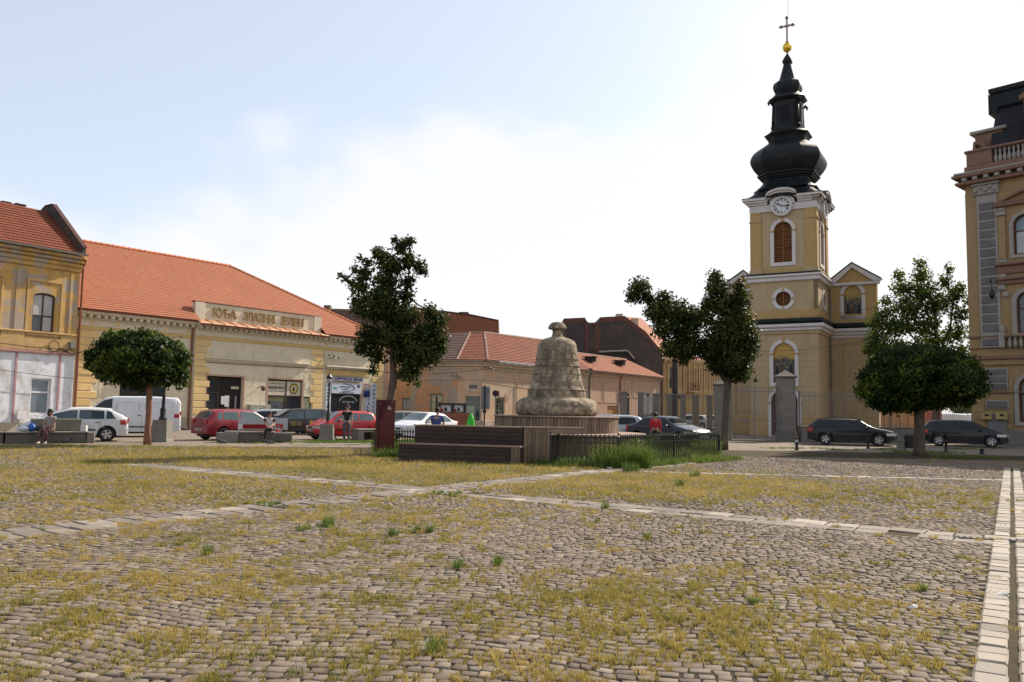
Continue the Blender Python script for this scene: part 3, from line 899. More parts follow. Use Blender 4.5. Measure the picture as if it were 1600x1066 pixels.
MB().plate(rect(0, LA, 0, zs0), [rect(*w_) for w_ in gr_w], 0, .25, back=False).build('ground_floor_wall', WHITEW, A)
for a, b, c, d in up_w:
 window(A, a, b, c, d, .15, DARKW, GLASS, 2, (.42,), .09, .07, .2, curtain=CURT, sill=(.12, .12, OCHRE2))
 MB().plate(rect(a - .38, b + .38, c - .35, d + .75), [rect(a - .26, b + .26, c - .2, d + .60)], -.06, .004).build('window_surround', OCHRE2, A)
for a, b, c, d in gr_w:
 window(A, a, b, c, d, .12, WHITEF, GLASSB, 1, (.62,), .1, .09, sill=(.1, .08, WHITEF))
# lesenes, bands, cornice
for u_ in [uw1 + .75, uw0 - .95, uw0 - 4.1, uw0 - 7.2]:
 if u_ > 0: MB().cbox(u_, u_ + .5, -.05, .004, zs1 + .25, 9.0, .01).build('lesene', OCHRE, A)
MB().cbox(0, LA + .02, -.14, .004, zs0 - .02, zs0 + .16, .04).build('string_course', PINKT, A)
MB().cbox(0, LA + .01, -.06, .004, zs0 + .16, zs1 + .18, .01).cbox(0, LA + .01, -.12, .004, zs1 + .18, zs1 + .28, .02).build('band', OCHRE2, A)
MB().cbox(0, LA + .05, -.10, .004, 9.05, 9.3, .02).cbox(0, LA + .06, -.35, .004, 9.55, 9.75, .05).cbox(0, LA + .08, -.52, .004, 9.75, 9.95, .05).cbox(0, LA + .1, -.2, .004, 9.3, 9.55, .05).build('cornice', OCHRE, A)
gutter(A, 0, LA + .05, -.62, 10.06, GUTTERG, .11)
for q in (g1 + .35, g0 - .9): MB().cbox(q, q + .12, -.04, .004, 0, zs0 - .03, .01).build('pink_strip', M('pink_paint', (.38, .22, .24)), A)
MB().cbox(0, LA, -.05, .004, 0, .55, .02).build('plinth', GREYPL, A)
downpipe(A, LA + .12, 0, 0, 9.8, GUTTER, .06)
rzA = 12.95; ryA = 3.3
rf = MB()
roof_plane(rf, (-1, -.65, 10.06), (LA - .35, -.65, 10.06), (LA - .35, ryA, rzA), (-1, ryA, rzA), 15, .05)
roof_plane(rf, (LA - .35, 9.3, 10.06), (-1, 9.3, 10.06), (-1, ryA, rzA), (LA - .35, ryA, rzA), 12, .05)
rfo = rf.build('roof', ROOF_A, A)
# fire gable at the right end
gb = MB()
fgm = M('dark_gable_coping', (.07, .03, .027), var=.3)
def prism(mb, pts, x0, x1):
 n = len(pts); vs = [(x0, y, z) for y, z in pts] + [(x1, y, z) for y, z in pts]
 fs = [tuple(range(n))[::-1], tuple(n + i for i in range(n))] + [(i, (i + 1) % n, n + (i + 1) % n, n + i) for i in range(n)]
 return mb.add(vs, fs)
prism(gb, [(-.7, 10.0), (8.9, 10.0), (8.9, 10.4), (ryA + .3, rzA + .32), (ryA - .5, rzA + .32), (-.7, 10.38)], LA - .33, LA - .12)
gbo = gb.build('fire_gable', SOOT, A)
cp = MB()
prism(cp, [(-.75, 10.38), (ryA - .5, rzA + .33), (ryA + .3, rzA + .33), (8.9, 10.4), (8.9, 10.5), (ryA + .3, rzA + .42), (ryA - .52, rzA + .42), (-.75, 10.48)], LA - .36, LA - .09)
cp.build('coping', fgm, A)
for px0, px1, py in ((0, 12, 317.5), (22, 35, 321)):
 a = FA.u(px0, 325, ryA + .5); b = FA.u(px1, 325, ryA + .5)
 MB().cbox(a, b, ryA + .2, ryA + .9, rzA - .6, FA.z(px0, py, ryA + .5), .03).box(a - .05, b + .05, ryA + .15, ryA + .95, FA.z(px0, py, ryA + .5), FA.z(px0, py, ryA + .5) + .1).build('chimney', fgm, A)
# cable loop and junction on the wall, wires along the string course
cb = MB()
cu_, cz_ = FA.L(82, 541)
cb.tube([(cu_ + .28 * math.cos(t), -.16, cz_ + .3 * math.sin(t)) for t in np.linspace(0, 6.4, 20)], .02, 5)
cb.tube([(cu_ + .28, -.16, cz_ - .1), (cu_ + 1.0, -.15, cz_ - .35), (cu_ + 1.9, -.15, cz_ - .15), (cu_ + 2.3, -.1, cz_ + .6)], .03, 5)
cb.tube([(0, -.17, zs0 + .35), (LA * .5, -.17, zs0 + .55), (LA * .8, -.17, zs0 + .3), (LA, -.17, zs0 + .28)], .02, 5)
cb.build('cable_run', CABLE, A)
MB().cbox(cu_ + .85, cu_ + 1.1, -.3, -.05, cz_ - .05, cz_ + .3).build('junction_box', GREYI, A)
a, z1_ = FA.L(24, 643); b, z0_ = FA.L(37, 655)
gm = MB().cbox(a, b, -.25, -.05, z0_, z1_).build('gas_meter_box', WHITEF, A)
# ================================================================== BUILDING C/D : peeling corner house
rC = Vector((.565, .825))
C0 = Vector((-10.4, 69.9)); C1 = Vector(((717 - 800) / F * 66.9 - .02, 66.9)); C2 = Vector((-2.3, 66.5)); C3 = Vector((-2.3, 66.5)) + rC.normalized() * 17.4
EC = 5.62
Ch = thing('corner_house', 'low house with peeling orange plaster and green door behind the bell', 'house', (C2.x, C2.y, 0), 0)
def sub(Fc, parent, name, mat, H, holes=(), reveal=.2):
 o = MB().plate(rect(0, Fc.len, 0, H), holes, 0, reveal, back=False).build(name, mat, parent)
 o.location = (Fc.A.x - C2.x, Fc.A.y - C2.y, 0); o.rotation_euler = (0, 0, Fc.ang)
 return o
FL = Facade(C0, C1); FM = Facade(C1, C2); FR = Facade(C2, C3)
hl = []
for px0, px1, pyt, pyb in ((628, 640, 622, 641), (672, 691, 615, 668)):
 a, zt_ = FL.L(px0, pyt); b, zb_ = FL.L(px1, pyb); hl.append((a, b, max(.1, zb_), zt_))
wl_ = sub(FL, Ch, 'wall', PEEL, EC - .1, [rect(*h) for h in hl])
window(wl_, *hl[0], .1, GREENF, CURT, 2, (), .1); window(wl_, *hl[1], .1, GREENF, M('pale_door_panel', (.42, .38, .25)), 2, (.75,), .14)
hm = []
a, zt_ = FM.L(727, 619); b, zb_ = FM.L(750, 668)
hm.append((a, b, .05, zt_)); hm.append((FM.u(733, 605), FM.u(746, 605), FM.z(740, 607.5), FM.z(740, 601.5)))
wm_ = sub(FM, Ch, 'wall', PEELR, EC - .1, [rect(*h) for h in hm])
window(wm_, *hm[0], .08, GREENF, GLASS, 3, (.75, .82), .1, .05, name='door'); window(wm_, *hm[1], .1, GREYI, GLASS, 2, (), .05)
MB().plate(rect(hm[1][0] - .3, hm[1][1] + .3, hm[1][2] - .25, hm[1][3] + .2), [rect(*hm[1])], -.03, .004).build('vent_surround', TANTRIM, wm_)
hr = []
a, zt_ = FR.L(774, 622); b, zb_ = FR.L(788, 668)
hr.append((a, b, .9, zt_))
wr_ = sub(FR, Ch, 'wall', PEELR, EC - .1, [rect(*h) for h in hr] )
window(wr_, *hr[0], .1, GREENF, GLASS, 2, (.4, .7), .1)
MB().plate(rect(hr[0][0] + .5, hr[0][1] + .2, hr[0][3] + .1, hr[0][3] + .65), (), -.06, -.01).build('white_notice', TANTRIM, wr_)
for Fc, w_ in ((FL, wl_), (FM, wm_), (FR, wr_)):
 Lc = Fc.len
 MB().cbox(-.02, Lc + .02, -.30, .004, EC - .28, EC - .12, .06).cbox(-.02, Lc + .02, -.16, .004, EC - .5, EC - .28, .05).cbox(-.01, Lc + .01, -.07, .004, EC - .72, EC - .62, .02).build('cornice', TANTRIM, w_)
 MB().cbox(-.01, Lc + .01, -.06, .004, 4.02, 4.14, .02).build('string_course', TANTRIM, w_)
 MB().cbox(-.01, Lc + .01, -.07, .004, 0, .75, .02).build('plinth', M('salt_stained_plinth', (.45, .38, .30), col2=(.3, .22, .16), patch=(1.2, .48, .56)), w_)
 gutter(w_, -.1, Lc + .1, -.38, EC - .03, GUTTERG, .09)
# shallow recessed fields on the right face
for i in range(4):
 a = 1.2 + i * 4.0
 MB().plate(rect(a, a + 3.4, 4.28, EC - .78), [rect(a + .08, a + 3.32, 4.36, EC - .86)], -.03, .004).build('wall_panel', TANTRIM, wr_)
# body behind
inner = MB()
Wl = Facade(C0, C2)
def loc(v): return (v.x - C2.x, v.y - C2.y)
bk = C0 + Vector((2.0, 9.0)); bk2 = C3 + Vector((-6.5, 4.5))
poly = [loc(C0 + Vector((.05, .4))), loc(C1 + Vector((0, .4))), loc(C2 + Vector((-.1, .5))), loc(C3 + Vector((-.3, .15))), loc(bk2), loc(bk)]
pv = [(p[0], p[1], z) for z in (0, EC - .15) for p in poly]; n = 6
inner.add(pv, [tuple(range(n))[::-1], tuple(n + i for i in range(n))] + [(i, (i + 1) % n, n + (i + 1) % n, n + i) for i in range(n)])
inner.build('rear_walls', PEELR, Ch)
# roof : hip at the corner
ov = .45
def off(Fc, u, o, z): p = Fc.W(u, o, z); return (p.x - C2.x, p.y - C2.y, z)
RZ = 8.62
k0 = Vector(off(FR, 0, -ov, EC)); k1 = Vector(off(FR, FR.len + .1, -ov, EC))
kl = Vector(off(FL, -.1, -ov, EC)); km = Vector(off(FM, 0, -ov, EC))
pR0 = FR.L(757, 520.5, 4.3)[0]
rg0 = Vector(off(FR, pR0, 4.3, RZ - .1)); rg1 = Vector(off(FR, FR.len + .1, 4.3, RZ))
pk = at(735, 519.5, rg0.y + C2.y + 0.4); pkl = Vector((pk.x - C2.x, pk.y - C2.y, pk.z))
rf = MB()
roof_plane(rf, k0, k1, rg1, rg0, 18, .05)
cc = Vector((rg0.x, rg0.y, rg0.z))
roof_plane(rf, km, k0, cc, pkl, 18, .04)
bl = Vector(off(FL, -.1, 5.2, RZ - .3))
rfo = rf.build('roof', ROOF_C, Ch)
rf2 = MB(); roof_plane(rf2, kl, km, pkl, bl, 16, .04)
rf2.build('dark_roof', ROOF_K, Ch)
rt = MB(); ridge_tiles(rg0, rg1, .42, .14); ridge_tiles(pkl, cc, .42, .14); ridge_tiles(km, pkl, .42, .12); ridge_tiles(k0, cc, .42, .12)
x_ = rt.build('ridge_tiles', M('mortared_ridge', (.26, .17, .13), var=.4), rfo); x_['kind'] = 'stuff'
# bracket / insulators on the wall
def bracket(parent, u, z, s=1.0):
 MB().tube([(0, 0, 0), (0, -.35 * s, .05)], .03, 5).tube([(-.35 * s, -.35 * s, .12), (.4 * s, -.35 * s, -.05)], .025, 5).ball((-.3 * s, -.35 * s, .2), .07 * s, 4).ball((.05, -.35 * s, .15), .07 * s, 4).ball((.36 * s, -.35 * s, .05), .07 * s, 4).build('insulator_bracket', GREYI, parent).location = (u, 0, z)
bracket(wr_, FR.u(763, 577), FR.z(763, 577), 1.3); bracket(wm_, FM.u(714.5, 590), 4.2, 1.0); bracket(wr_, FR.u(806, 600), FR.z(806, 602), 1.0)
bracket(B, FB.u(515, 558), FB.z(515, 560), 1.4)
MB().tube([(FR.u(806, 600), -.06, FR.z(806, 602)), (FR.u(806, 600), -.06, 1.0)], .035, 5).build('conduit', GREYI, wr_)
# D : pinkish wing further right
FD = Facade(C3, C3 + rC.normalized() * (34.2 - 17.4))
D_ = FD.thing('low_house', 'low pinkish beige house with pale orange roof behind grey fence', 'house')
LD = FD.len
hd = []
for px0, px1 in ((975, 984), (1005, 1024), (1040, 1046)):
 hd.append((FD.u(px0, 620), FD.u(px1, 620), .9, FD.z(px0, 614)))
a, b = FD.u(949, 640), FD.u(966, 640)
hd.append((a, b, .05, FD.z(950, 634)))
wallbox('wall', D_, LD, EC - .1, 9, PINKB, [rect(*h) for h in hd if h[0] > 0 and h[1] < LD])
for h in hd[:3]:
 if h[1] < LD: window(D_, *h, .12, GREYI, GLASS, 2, (.6,), .1)
boxpart('door', D_, hd[3][0], hd[3][1], .12, .18, .05, hd[3][3], M('ochre_door', (.32, .17, .07)))
MB().cbox(0, LD, -.3, .004, EC - .25, EC - .1, .05).cbox(0, LD, -.1, .004, EC - .5, EC - .25, .02).build('cornice', PINKB, D_)
x = .6
for h in [(.4, 3.0), (3.3, 6.8), (7.8, 9.6), (9.9, 12.2), (12.5, 14.2), (14.5, 16.4)]:
 MB().plate(rect(h[0], h[1], 3.2 if h[0] > 7 else 2.55, EC - .8), [rect(h[0] + .07, h[1] - .07, 3.27 if h[0] > 7 else 2.62, EC - .87)], -.04, .004).build('wall_panel', TANTRIM, D_)
gutter(D_, 0, LD + .2, -.42, EC, GUTTERG, .09)
downpipe(D_, FD.u(968, 620), 0, 0, EC - .2, GUTTER, .06); downpipe(D_, .1, 0, 0, EC - .2, GREYI, .09); downpipe(D_, LD - .3, 0, 0, EC - .2, GUTTERG, .06)
rf = MB()
zrD = FD.z(903, 552, 4.3)
roof_plane(rf, (-.3, -.5, EC + .02), (LD + .4, -.5, EC + .02), (FD.L(979, 559, 4.3)[0], 4.3, zrD), (-.3, 4.3, zrD), 14, .04)
rfo = rf.build('roof', ROOF_D, D_)
rf = MB(); roof_plane(rf, (LD + .4, -.5, EC + .02), (LD + .4, 9, EC + .02), (FD.L(979, 559, 4.3)[0], 4.3, zrD), (FD.L(979, 559, 4.3)[0], 4.3, zrD), 14, .04)
rf.build('hip_roof', ROOF_A, D_)
rt = MB(); ridge_tiles((-.3, 4.3, zrD), (FD.L(979, 559, 4.3)[0], 4.3, zrD), .42, .13); x_ = rt.build('ridge_tiles', MATS['mortared_ridge'], rfo); x_['kind'] = 'stuff'
for px, py in ((920, 566), (966, 570)):
 u_ = FD.u(px, py, 2.0); z_ = EC + (zrD - EC) * .55
 MB().box(u_ - .35, u_ + .35, 1.3, 2.3, z_ - .1, z_ + .38).build('roof_hatch', INTER, D_)
 MB().plate(rect(u_ - .45, u_ + .45, z_ + .38, z_ + .46), (), 1.15, 2.6).build('hatch_lid', ROOF_K, D_)
MB().cbox(-.4, -.1, -.55, 4.5, EC, EC + .2).build('party_wall', SOOT, D_)
# ================================================================== BUILDINGS behind
def vplate_thing(name, label, cat, D, outline, mat, thick=8.0, dd=(1, 0)):
 """gable wall at distance D from a pixel outline, extruded back"""
 P = [at(px, py, D) for px, py in outline]
 x0 = P[0].x
 t = thing(name, label, cat, (x0, D, 0))
 MB().plate([(p.x - x0, max(0, p.z)) for p in P], (), 0, thick).build('wall', mat, t)
 return t, x0
brk, bx0 = vplate_thing('brick_building', 'long red brick firewall rising behind the low corner house', 'house', 88,
 [(640, 700), (640, 481), (655, 483), (735, 493), (779, 502), (780.5, 700)], BRICK, 5)
P = [at(px, py, 88) for px, py in ((640, 481), (655, 483), (735, 493), (779, 502))]
cpm = MB()
for p, q in zip(P, P[1:]): cpm.quad((p.x - bx0, -.1, p.z), (q.x - bx0, -.1, q.z), (q.x - bx0, -.1, q.z + .14), (p.x - bx0, -.1, p.z + .14)); cpm.quad((p.x - bx0, -.1, p.z + .14), (q.x - bx0, -.1, q.z + .14), (q.x - bx0, 5, q.z + .14), (p.x - bx0, 5, p.z + .14))
cpm.build('coping', fgm, brk)
p = at(717, 487.5, 88.5); q = at(732, 493, 88.5)
MB().cbox(p.x - bx0, q.x - bx0, .4, 1.4, q.z - 1, p.z, .03).build('chimney', SOOT, brk)
# UV for bricks
for o in brk.children:
 if o.name.startswith('wall'):
  me = o.data; ul = me.uv_layers.new(name='UVMap')
  for p in me.polygons:
   for li in p.loop_indices:
    c = me.vertices[me.loops[li].vertex_index].co; ul.data[li].uv = (c.x + c.y, c.z)
p0, p1 = at(455, 482, 86), at(645, 482, 86)
dkr = thing('distant_house', 'long house with dark weathered tile roof behind the orange roof', 'house', (p0.x, 86, 0))
Lk = p1.x - p0.x; zk = at(560, 482.5, 89).z
MB().box(0, Lk, .5, 8, 0, 8.2).build('wall', PINKB, dkr)
rf = MB(); roof_plane(rf, (-.5, 0, 8.0), (Lk, 0, 8.0), (Lk, 4.2, zk), (-.5, 4.2, zk + .15), 18, .05); roof_plane(rf, (Lk, 8.5, 8.0), (-.5, 8.5, 8.0), (-.5, 4.2, zk + .15), (Lk, 4.2, zk), 8, .05)
rf.build('roof', ROOF_K, dkr)
p = at(509, 478, 89).x - p0.x
MB().cbox(p - .35, p + .35, 3.6, 4.4, zk - .8, at(509, 477.5, 90).z).build('chimney', BRICK, dkr)
ft, fx0 = vplate_thing('gabled_house', 'dark sooty gabled firewall with stepped chimney stacks', 'house', 100,
 [(881, 700), (881, 498.5), (914, 497), (919, 505), (936, 504.5), (937.5, 496.5), (976, 494.5), (1009, 519), (1035, 551), (1036, 700)], SOOT, 9)
RED = M('raw_brick_edge', (.11, .05, .04), var=.3)
def strip(px, t=.5, nm='brick_edge', mat=RED, y=-.05):
 Q = [at(a, b, 100) for a, b in px]; mb = MB()
 for a, b in zip(Q, Q[1:]): mb.quad((a.x - fx0, y, a.z - t), (b.x - fx0, y, b.z - t), (b.x - fx0, y, b.z + .05), (a.x - fx0, y, a.z + .05)); mb.quad((a.x - fx0, y, a.z + .05), (b.x - fx0, y, b.z + .05), (b.x - fx0, 9, b.z + .05), (a.x - fx0, 9, a.z + .05))
 mb.build(nm, mat, ft)
strip([(881, 498.5), (914, 497)]); strip([(919, 505), (936, 504.5)], .3); strip([(937.5, 496.5), (976, 494.5), (1009, 519), (1035, 551)], .6)
a = at(914, 497, 100); b = at(918, 560, 100)
MB().box(a.x - fx0, b.x - fx0 + .1, -.06, .0, b.z, a.z - .5).build('brick_edge', RED, ft)
a = at(929, 506, 100); b = at(938, 552, 100)
MB().box(a.x - fx0, b.x - fx0, -.07, .0, b.z, a.z - .3).build('brick_edge', RED, ft)
for px, py in ((968, 490.5), (992, 497.5)):
 p = at(px, py, 101); MB().cbox(p.x - fx0 - .4, p.x - fx0 + .4, .8, 1.8, p.z - 1.6, p.z, .05).build('chimney', TANTRIM, ft)
# orange slope seen past the gable and its lower lean-to roof
rf = MB(); a, b, c, d = at(976, 494.8, 101), at(1035, 551.5, 101), at(1052, 545, 112), at(1002, 497, 112)
L_ = lambda p: (p.x - fx0, p.y - 100, p.z)
rf.quad(L_(b), L_(c), L_(d), L_(a), [(0, 0), (8, 0), (8, 6), (0, 6)])
rf.build('roof', ROOF_D, ft)
a, b, c = at(936, 551, 99), at(980, 549, 99), at(991, 561, 99)
MB().plate([(a.x - fx0, 0), (c.x - fx0, 0), (c.x - fx0, c.z), (b.x - fx0, b.z), (a.x - fx0, a.z)], (), -1.0, -.2).build('lean_to', INTER, ft)
MB().tube([(a.x - fx0, -1.05, a.z + .08), (b.x - fx0, -1.05, b.z + .08), (c.x - fx0, -1.05, c.z + .05)], .12, 6).build('flashing', GUTTERG, ft)
# yellow building far right of it
FG = Facade((at(1036, 640, 104).x, 104), (at(1160, 640, 110).x, 110))
Gb = FG.thing('yellow_house', 'distant yellow ochre house with pilasters and a small balcony', 'house')
YG = M('ochre_yellow_render', (.36, .245, .115), var=.15, stain=(.3, .18, .06, .5)); YGL = M('pale_ochre_trim', (.44, .32, .17), var=.1)
EG = FG.z(1080, 563)
hg = []
for k in range(11):
 a = 1.0 + k * .85 + (.0 if k < 1 else .35)
 hg.append((a, a + .5, FG.z(1080, 608), FG.z(1080, 575)))
wallbox('wall', Gb, FG.len, EG, 8, YG, [rect(*h) for h in hg])
for h in hg: window(Gb, *h, .1, GUTTERG, GLASS, 1, (.6,), .06)
for k in range(13):
 a = .65 + k * .84
 if a < FG.len - .1: MB().cbox(a, a + .2, -.12, .004, 0, EG - .5, .03).build('pilaster', YGL, Gb)
MB().cbox(-.1, FG.len, -.35, .004, EG - .3, EG, .06).cbox(0, FG.len, -.2, .004, EG - .5, EG - .3, .05).build('cornice', YGL, Gb)
a, z_ = FG.L(1072, 610)
bal = MB().cbox(a, a + 1.6, -.8, 0, z_ - .25, z_ - .1).build('balcony', YGL, Gb)
mb = MB()
for i in range(9): mb.box(a + .05 + i * .185, a + .09 + i * .185, -.78, -.74, z_ - .1, z_ + .85)
mb.box(a, a + 1.6, -.8, -.72, z_ + .85, z_ + .93); mb.build('railing', GUTTER, bal)
rf = MB(); roof_plane(rf, (-.2, -.4, EG), (FG.len + .2, -.4, EG), (FG.len + .2, 4, EG + .9), (-.2, 4, EG + .9), 8); rf.build('roof', ROOF_D, Gb)
# ================================================================== CHURCH
CHY = M('church_yellow_render', (0.42, 0.32, 0.19), var=0.08, stain=(0.29, 0.20, 0.11, 0.6), bump=0.1)
CHO = M('church_ochre_bands', (0.42, 0.28, 0.12), var=0.08, stain=(0.30, 0.19, 0.08, 0.4), bump=0.1)
CHW = M('church_white_trim', (0.58, 0.55, 0.54), var=0.06, stain=(0.36, 0.33, 0.30, 0.45), bump=0.08)
COPPER = M('dark_metal_roofing', (0.009, 0.011, 0.012), var=0.35, col2=(0.016, 0.021, 0.020), patch=(1.2, 0.5, 0.65), rough=0.5, spec=0.22, bump=0.1, bscale=8)
LOUV = M('brown_louvre_wood', (0.22, 0.09, 0.03), var=0.15, per_obj=0.15, rough=0.6)
GOLDB = M('gilded_ball', (0.75, 0.50, 0.06), var=0.08, rough=0.32, metal=0.7, bump=0)
FT = Facade((18.15, 62.6), (22.4, 60.1))
CH = FT.thing('church', 'yellow baroque church with dark onion spire and clock tower', 'church')
TW = FT.len; TD = 4.9; Z1 = 12.0; Z2 = 8.45; ZT = 17.0
def band(parent, name, mat, x0, x1, y0, y1, z0, z1, p, b=.05):
 """moulding running round a rectangular block, standing p proud of it"""
 mb = MB(); k = min(b, (z1 - z0) * .4)
 o = [(x0 - p, y0 - p), (x1 + p, y0 - p), (x1 + p, y1 + p), (x0 - p, y1 + p)]
 i_ = [(x0 - p + k, y0 - p + k), (x1 + p - k, y0 - p + k), (x1 + p - k, y1 + p - k), (x0 - p + k, y1 + p - k)]
 rings = [(i_, z0), (o, z0 + k), (o, z1 - k * .3), (i_, z1)]
 vs = [(a, b_, z) for r_, z in rings for a, b_ in r_]
 fs = [(3, 2, 1, 0), (12, 13, 14, 15)]
 for r_ in range(3):
  for i in range(4): j = (i + 1) % 4; fs.append((r_ * 4 + i, r_ * 4 + j, r_ * 4 + 4 + j, r_ * 4 + 4 + i))
 mb.add(vs, fs)
 return mb.build(name, mat, parent)
def mirror_side(o):
 """same piece copied on to the right side wall (square tower)"""
 c = o.copy(); COL.objects.link(c); c.parent = o.parent
 c.location = (TW, 0, 0); c.rotation_euler = (0, 0, rad(90))
 for ch in o.children:
  d = ch.copy(); COL.objects.link(d); d.parent = c
 return c
cu = TW / 2
nz = (FT.z(1228, 607), FT.z(1228, 534))
niche = (cu - .78, cu + .78, FT.z(1228, 598), FT.z(1228, 536))
doorh = (cu - .95, cu + .95, .05, FT.z(1228, 609))
oz = FT.z(1228, 467); ocr = .56
MB().plate(rect(0, TW, 0, Z2), [arch(*niche), arch(*doorh, .8)], 0, .3, back=False).box(0, .3, .3, TD, 0, Z2).box(TW - .3, TW, .3, TD, 0, Z2).build('lower_wall', CHY, CH)
MB().plate(rect(0, TW, Z2, Z1), [circ(cu, oz, ocr)], 0, .3, back=False).box(0, .3, .3, TD, Z2, Z1).build('middle_wall', CHY, CH)
sw_ = MB().plate(rect(0, TD, Z2, Z1), [circ(TD / 2, oz, ocr)], 0, .3, back=False).build('side_wall', CHY, CH)
sw_.location = (TW, 0, 0); sw_.rotation_euler = (0, 0, rad(90))
band(CH, 'ochre_band', CHO, 0, TW, 0, TD, Z2 + .32, Z2 + .95, .04, .02)
band(CH, 'dark_skirt', COPPER, 0, TW, 0, TD, Z2 - .12, Z2 + .3, .42, .3)
band(CH, 'cornice', CHW, 0, TW, 0, TD, Z2 - .38, Z2 - .13, .45, .06)
band(CH, 'cornice', CHW, 0, TW, 0, TD, Z2 - .62, Z2 - .385, .28, .06)
band(CH, 'cornice', CHY, 0, TW, 0, TD, Z2 - .85, Z2 - .625, .12, .04)
band(CH, 'cornice', CHW, 0, TW, 0, TD, Z1 - .12, Z1 + .08, .34, .06)
band(CH, 'cornice', CHW, 0, TW, 0, TD, Z1 - .42, Z1 - .125, .2, .06)
band(CH, 'dark_skirt', COPPER, 0, TW, 0, TD, Z1 + .085, Z1 + .22, .26, .12)
for a_, b_ in ((-.08, doorh[0] - .26), (doorh[1] + .26, TW + .08)): MB().cbox(a_, b_, -.08, .004, 0, 1.5, .03).build('plinth', CHO, CH)
MB().cbox(TW - .1, TW + .08, .005, TD, 0, 1.5, .03).build('plinth', CHO, CH)
# lower wall horizontal joints as thin proud courses
for k in range(12):
 z_ = 1.62 + k * .5
 for a, b in ((0.02, niche[0] - .42), (niche[1] + .42, TW - .02)):
  MB().cbox(a, b, -.018, .004, z_, z_ + .47, .01).build('render_course', CHY, CH)
# surrounds
def surround(parent, a, b, c, d, w, mat, rise=None, p=.08, keys=True, y=0.0, ochre=None):
 sr = MB().plate(arch(a - w, b + w, c - w, d + w, None if rise is None else rise + w, 14), [arch(a, b, c, d, rise, 14)], y - p, y + .004).build('window_surround', mat, parent)
 if keys:
  cxx = (a + b) / 2
  MB().cbox(cxx - .1, cxx + .1, y - p - .04, y, d - .02, d + w + .04, .02).build('keystone', ochre or CHO, sr)
  sp_ = d - (b - a) / 2
  for q in (a - w - .02, b - .01): MB().cbox(q, q + w + .03, y - p - .03, y, sp_ - .12, sp_ + .02, .02).build('impost', ochre or CHO, sr)
 return sr
surround(CH, *niche, .27, CHW); surround(CH, *doorh, .25, CHW, .8)
# painted panels: gold ground above, dark figures below, loose brushwork (a plain generic painting)
def painting_mat(name, zlo, zhi, gold=(.50, .30, .05)):
 m, nt, b = nodes_of(name)
 g = nd(nt, 'ShaderNodeNewGeometry'); s_ = nd(nt, 'ShaderNodeSeparateXYZ'); nt.links.new(g.outputs['Position'], s_.inputs[0])
 f, n = noise_fac(nt, 2.2, 4, .6, .35, .65, .8)
 ad = nd(nt, 'ShaderNodeMath', operation='MULTIPLY_ADD'); ad.inputs[1].default_value = 1.6; nt.links.new(n, ad.inputs[0]); nt.links.new(s_.outputs['Z'], ad.inputs[2])
 mr_ = nd(nt, 'ShaderNodeMapRange'); mr_.inputs['From Min'].default_value = zlo + (zhi - zlo) * .58 + .75; mr_.inputs['From Max'].default_value = zlo + (zhi - zlo) * .68 + .85
 nt.links.new(ad.outputs[0], mr_.inputs['Value'])
 f2, n2 = noise_fac(nt, 7, 3, .6, .4, .6)
 dk = mixc(nt, f2, (.025, .03, .03), (.10, .085, .06))
 gd = mixc(nt, f2, gold, tuple(x * .75 for x in gold))
 nt.links.new(mixc(nt, mr_.outputs[0], dk, gd), b.inputs['Base Color']); b.inputs['Roughness'].default_value = .5
 return m
def figures(parent, a, b, c, d, y, seed):
 R_ = random.Random(seed)
 mats = [M('painted_robe_dark', (.03, .035, .04), bump=0), M('painted_robe_brown', (.10, .06, .03), bump=0), M('painted_robe_green', (.06, .075, .06), bump=0)]
 n = 4
 for i in range(n):
  x = a + (b - a) * (i + .5) / n + R_.uniform(-.04, .04); h = (d - c) * R_.uniform(.42, .62); w = (b - a) / n * .42
  MB().plate([(x - w, c + .03), (x + w, c + .03), (x + w * .75, c + h * .7), (x + w * .3, c + h), (x - w * .3, c + h), (x - w * .8, c + h * .7)], (), y - .006 - i * .001, y - .001, back=False).build('painted_figure', mats[i % 3], parent)
  MB().plate(circ(x, c + h + .06, .07, 10), (), y - .013 - i * .001, y - .008, back=False).build('painted_head', M('painted_skin', (.30, .19, .10), bump=0), parent)
pm1 = painting_mat('painted_niche_lower', niche[2], niche[3])
ic = MB().plate(arch(*niche), (), .12, .14, shell=False, back=False).build('painted_panel', pm1, CH)
figures(ic, niche[0] + .1, niche[1] - .1, niche[2], niche[3] - .5, .12, 3)
dr = MB().plate(arch(*doorh, .8), (), .2, .24, shell=False, back=False).build('door', M('dark_red_door', (.07, .03, .025), var=.2, rough=.5), CH)
for i in (0, 1):
 for j in range(3):
  a = doorh[0] + .12 + i * .95; MB().cbox(a, a + .7, .165, .198, .3 + j * .85, 1.0 + j * .85, .03).build('door_panel', MATS['dark_red_door'], dr)
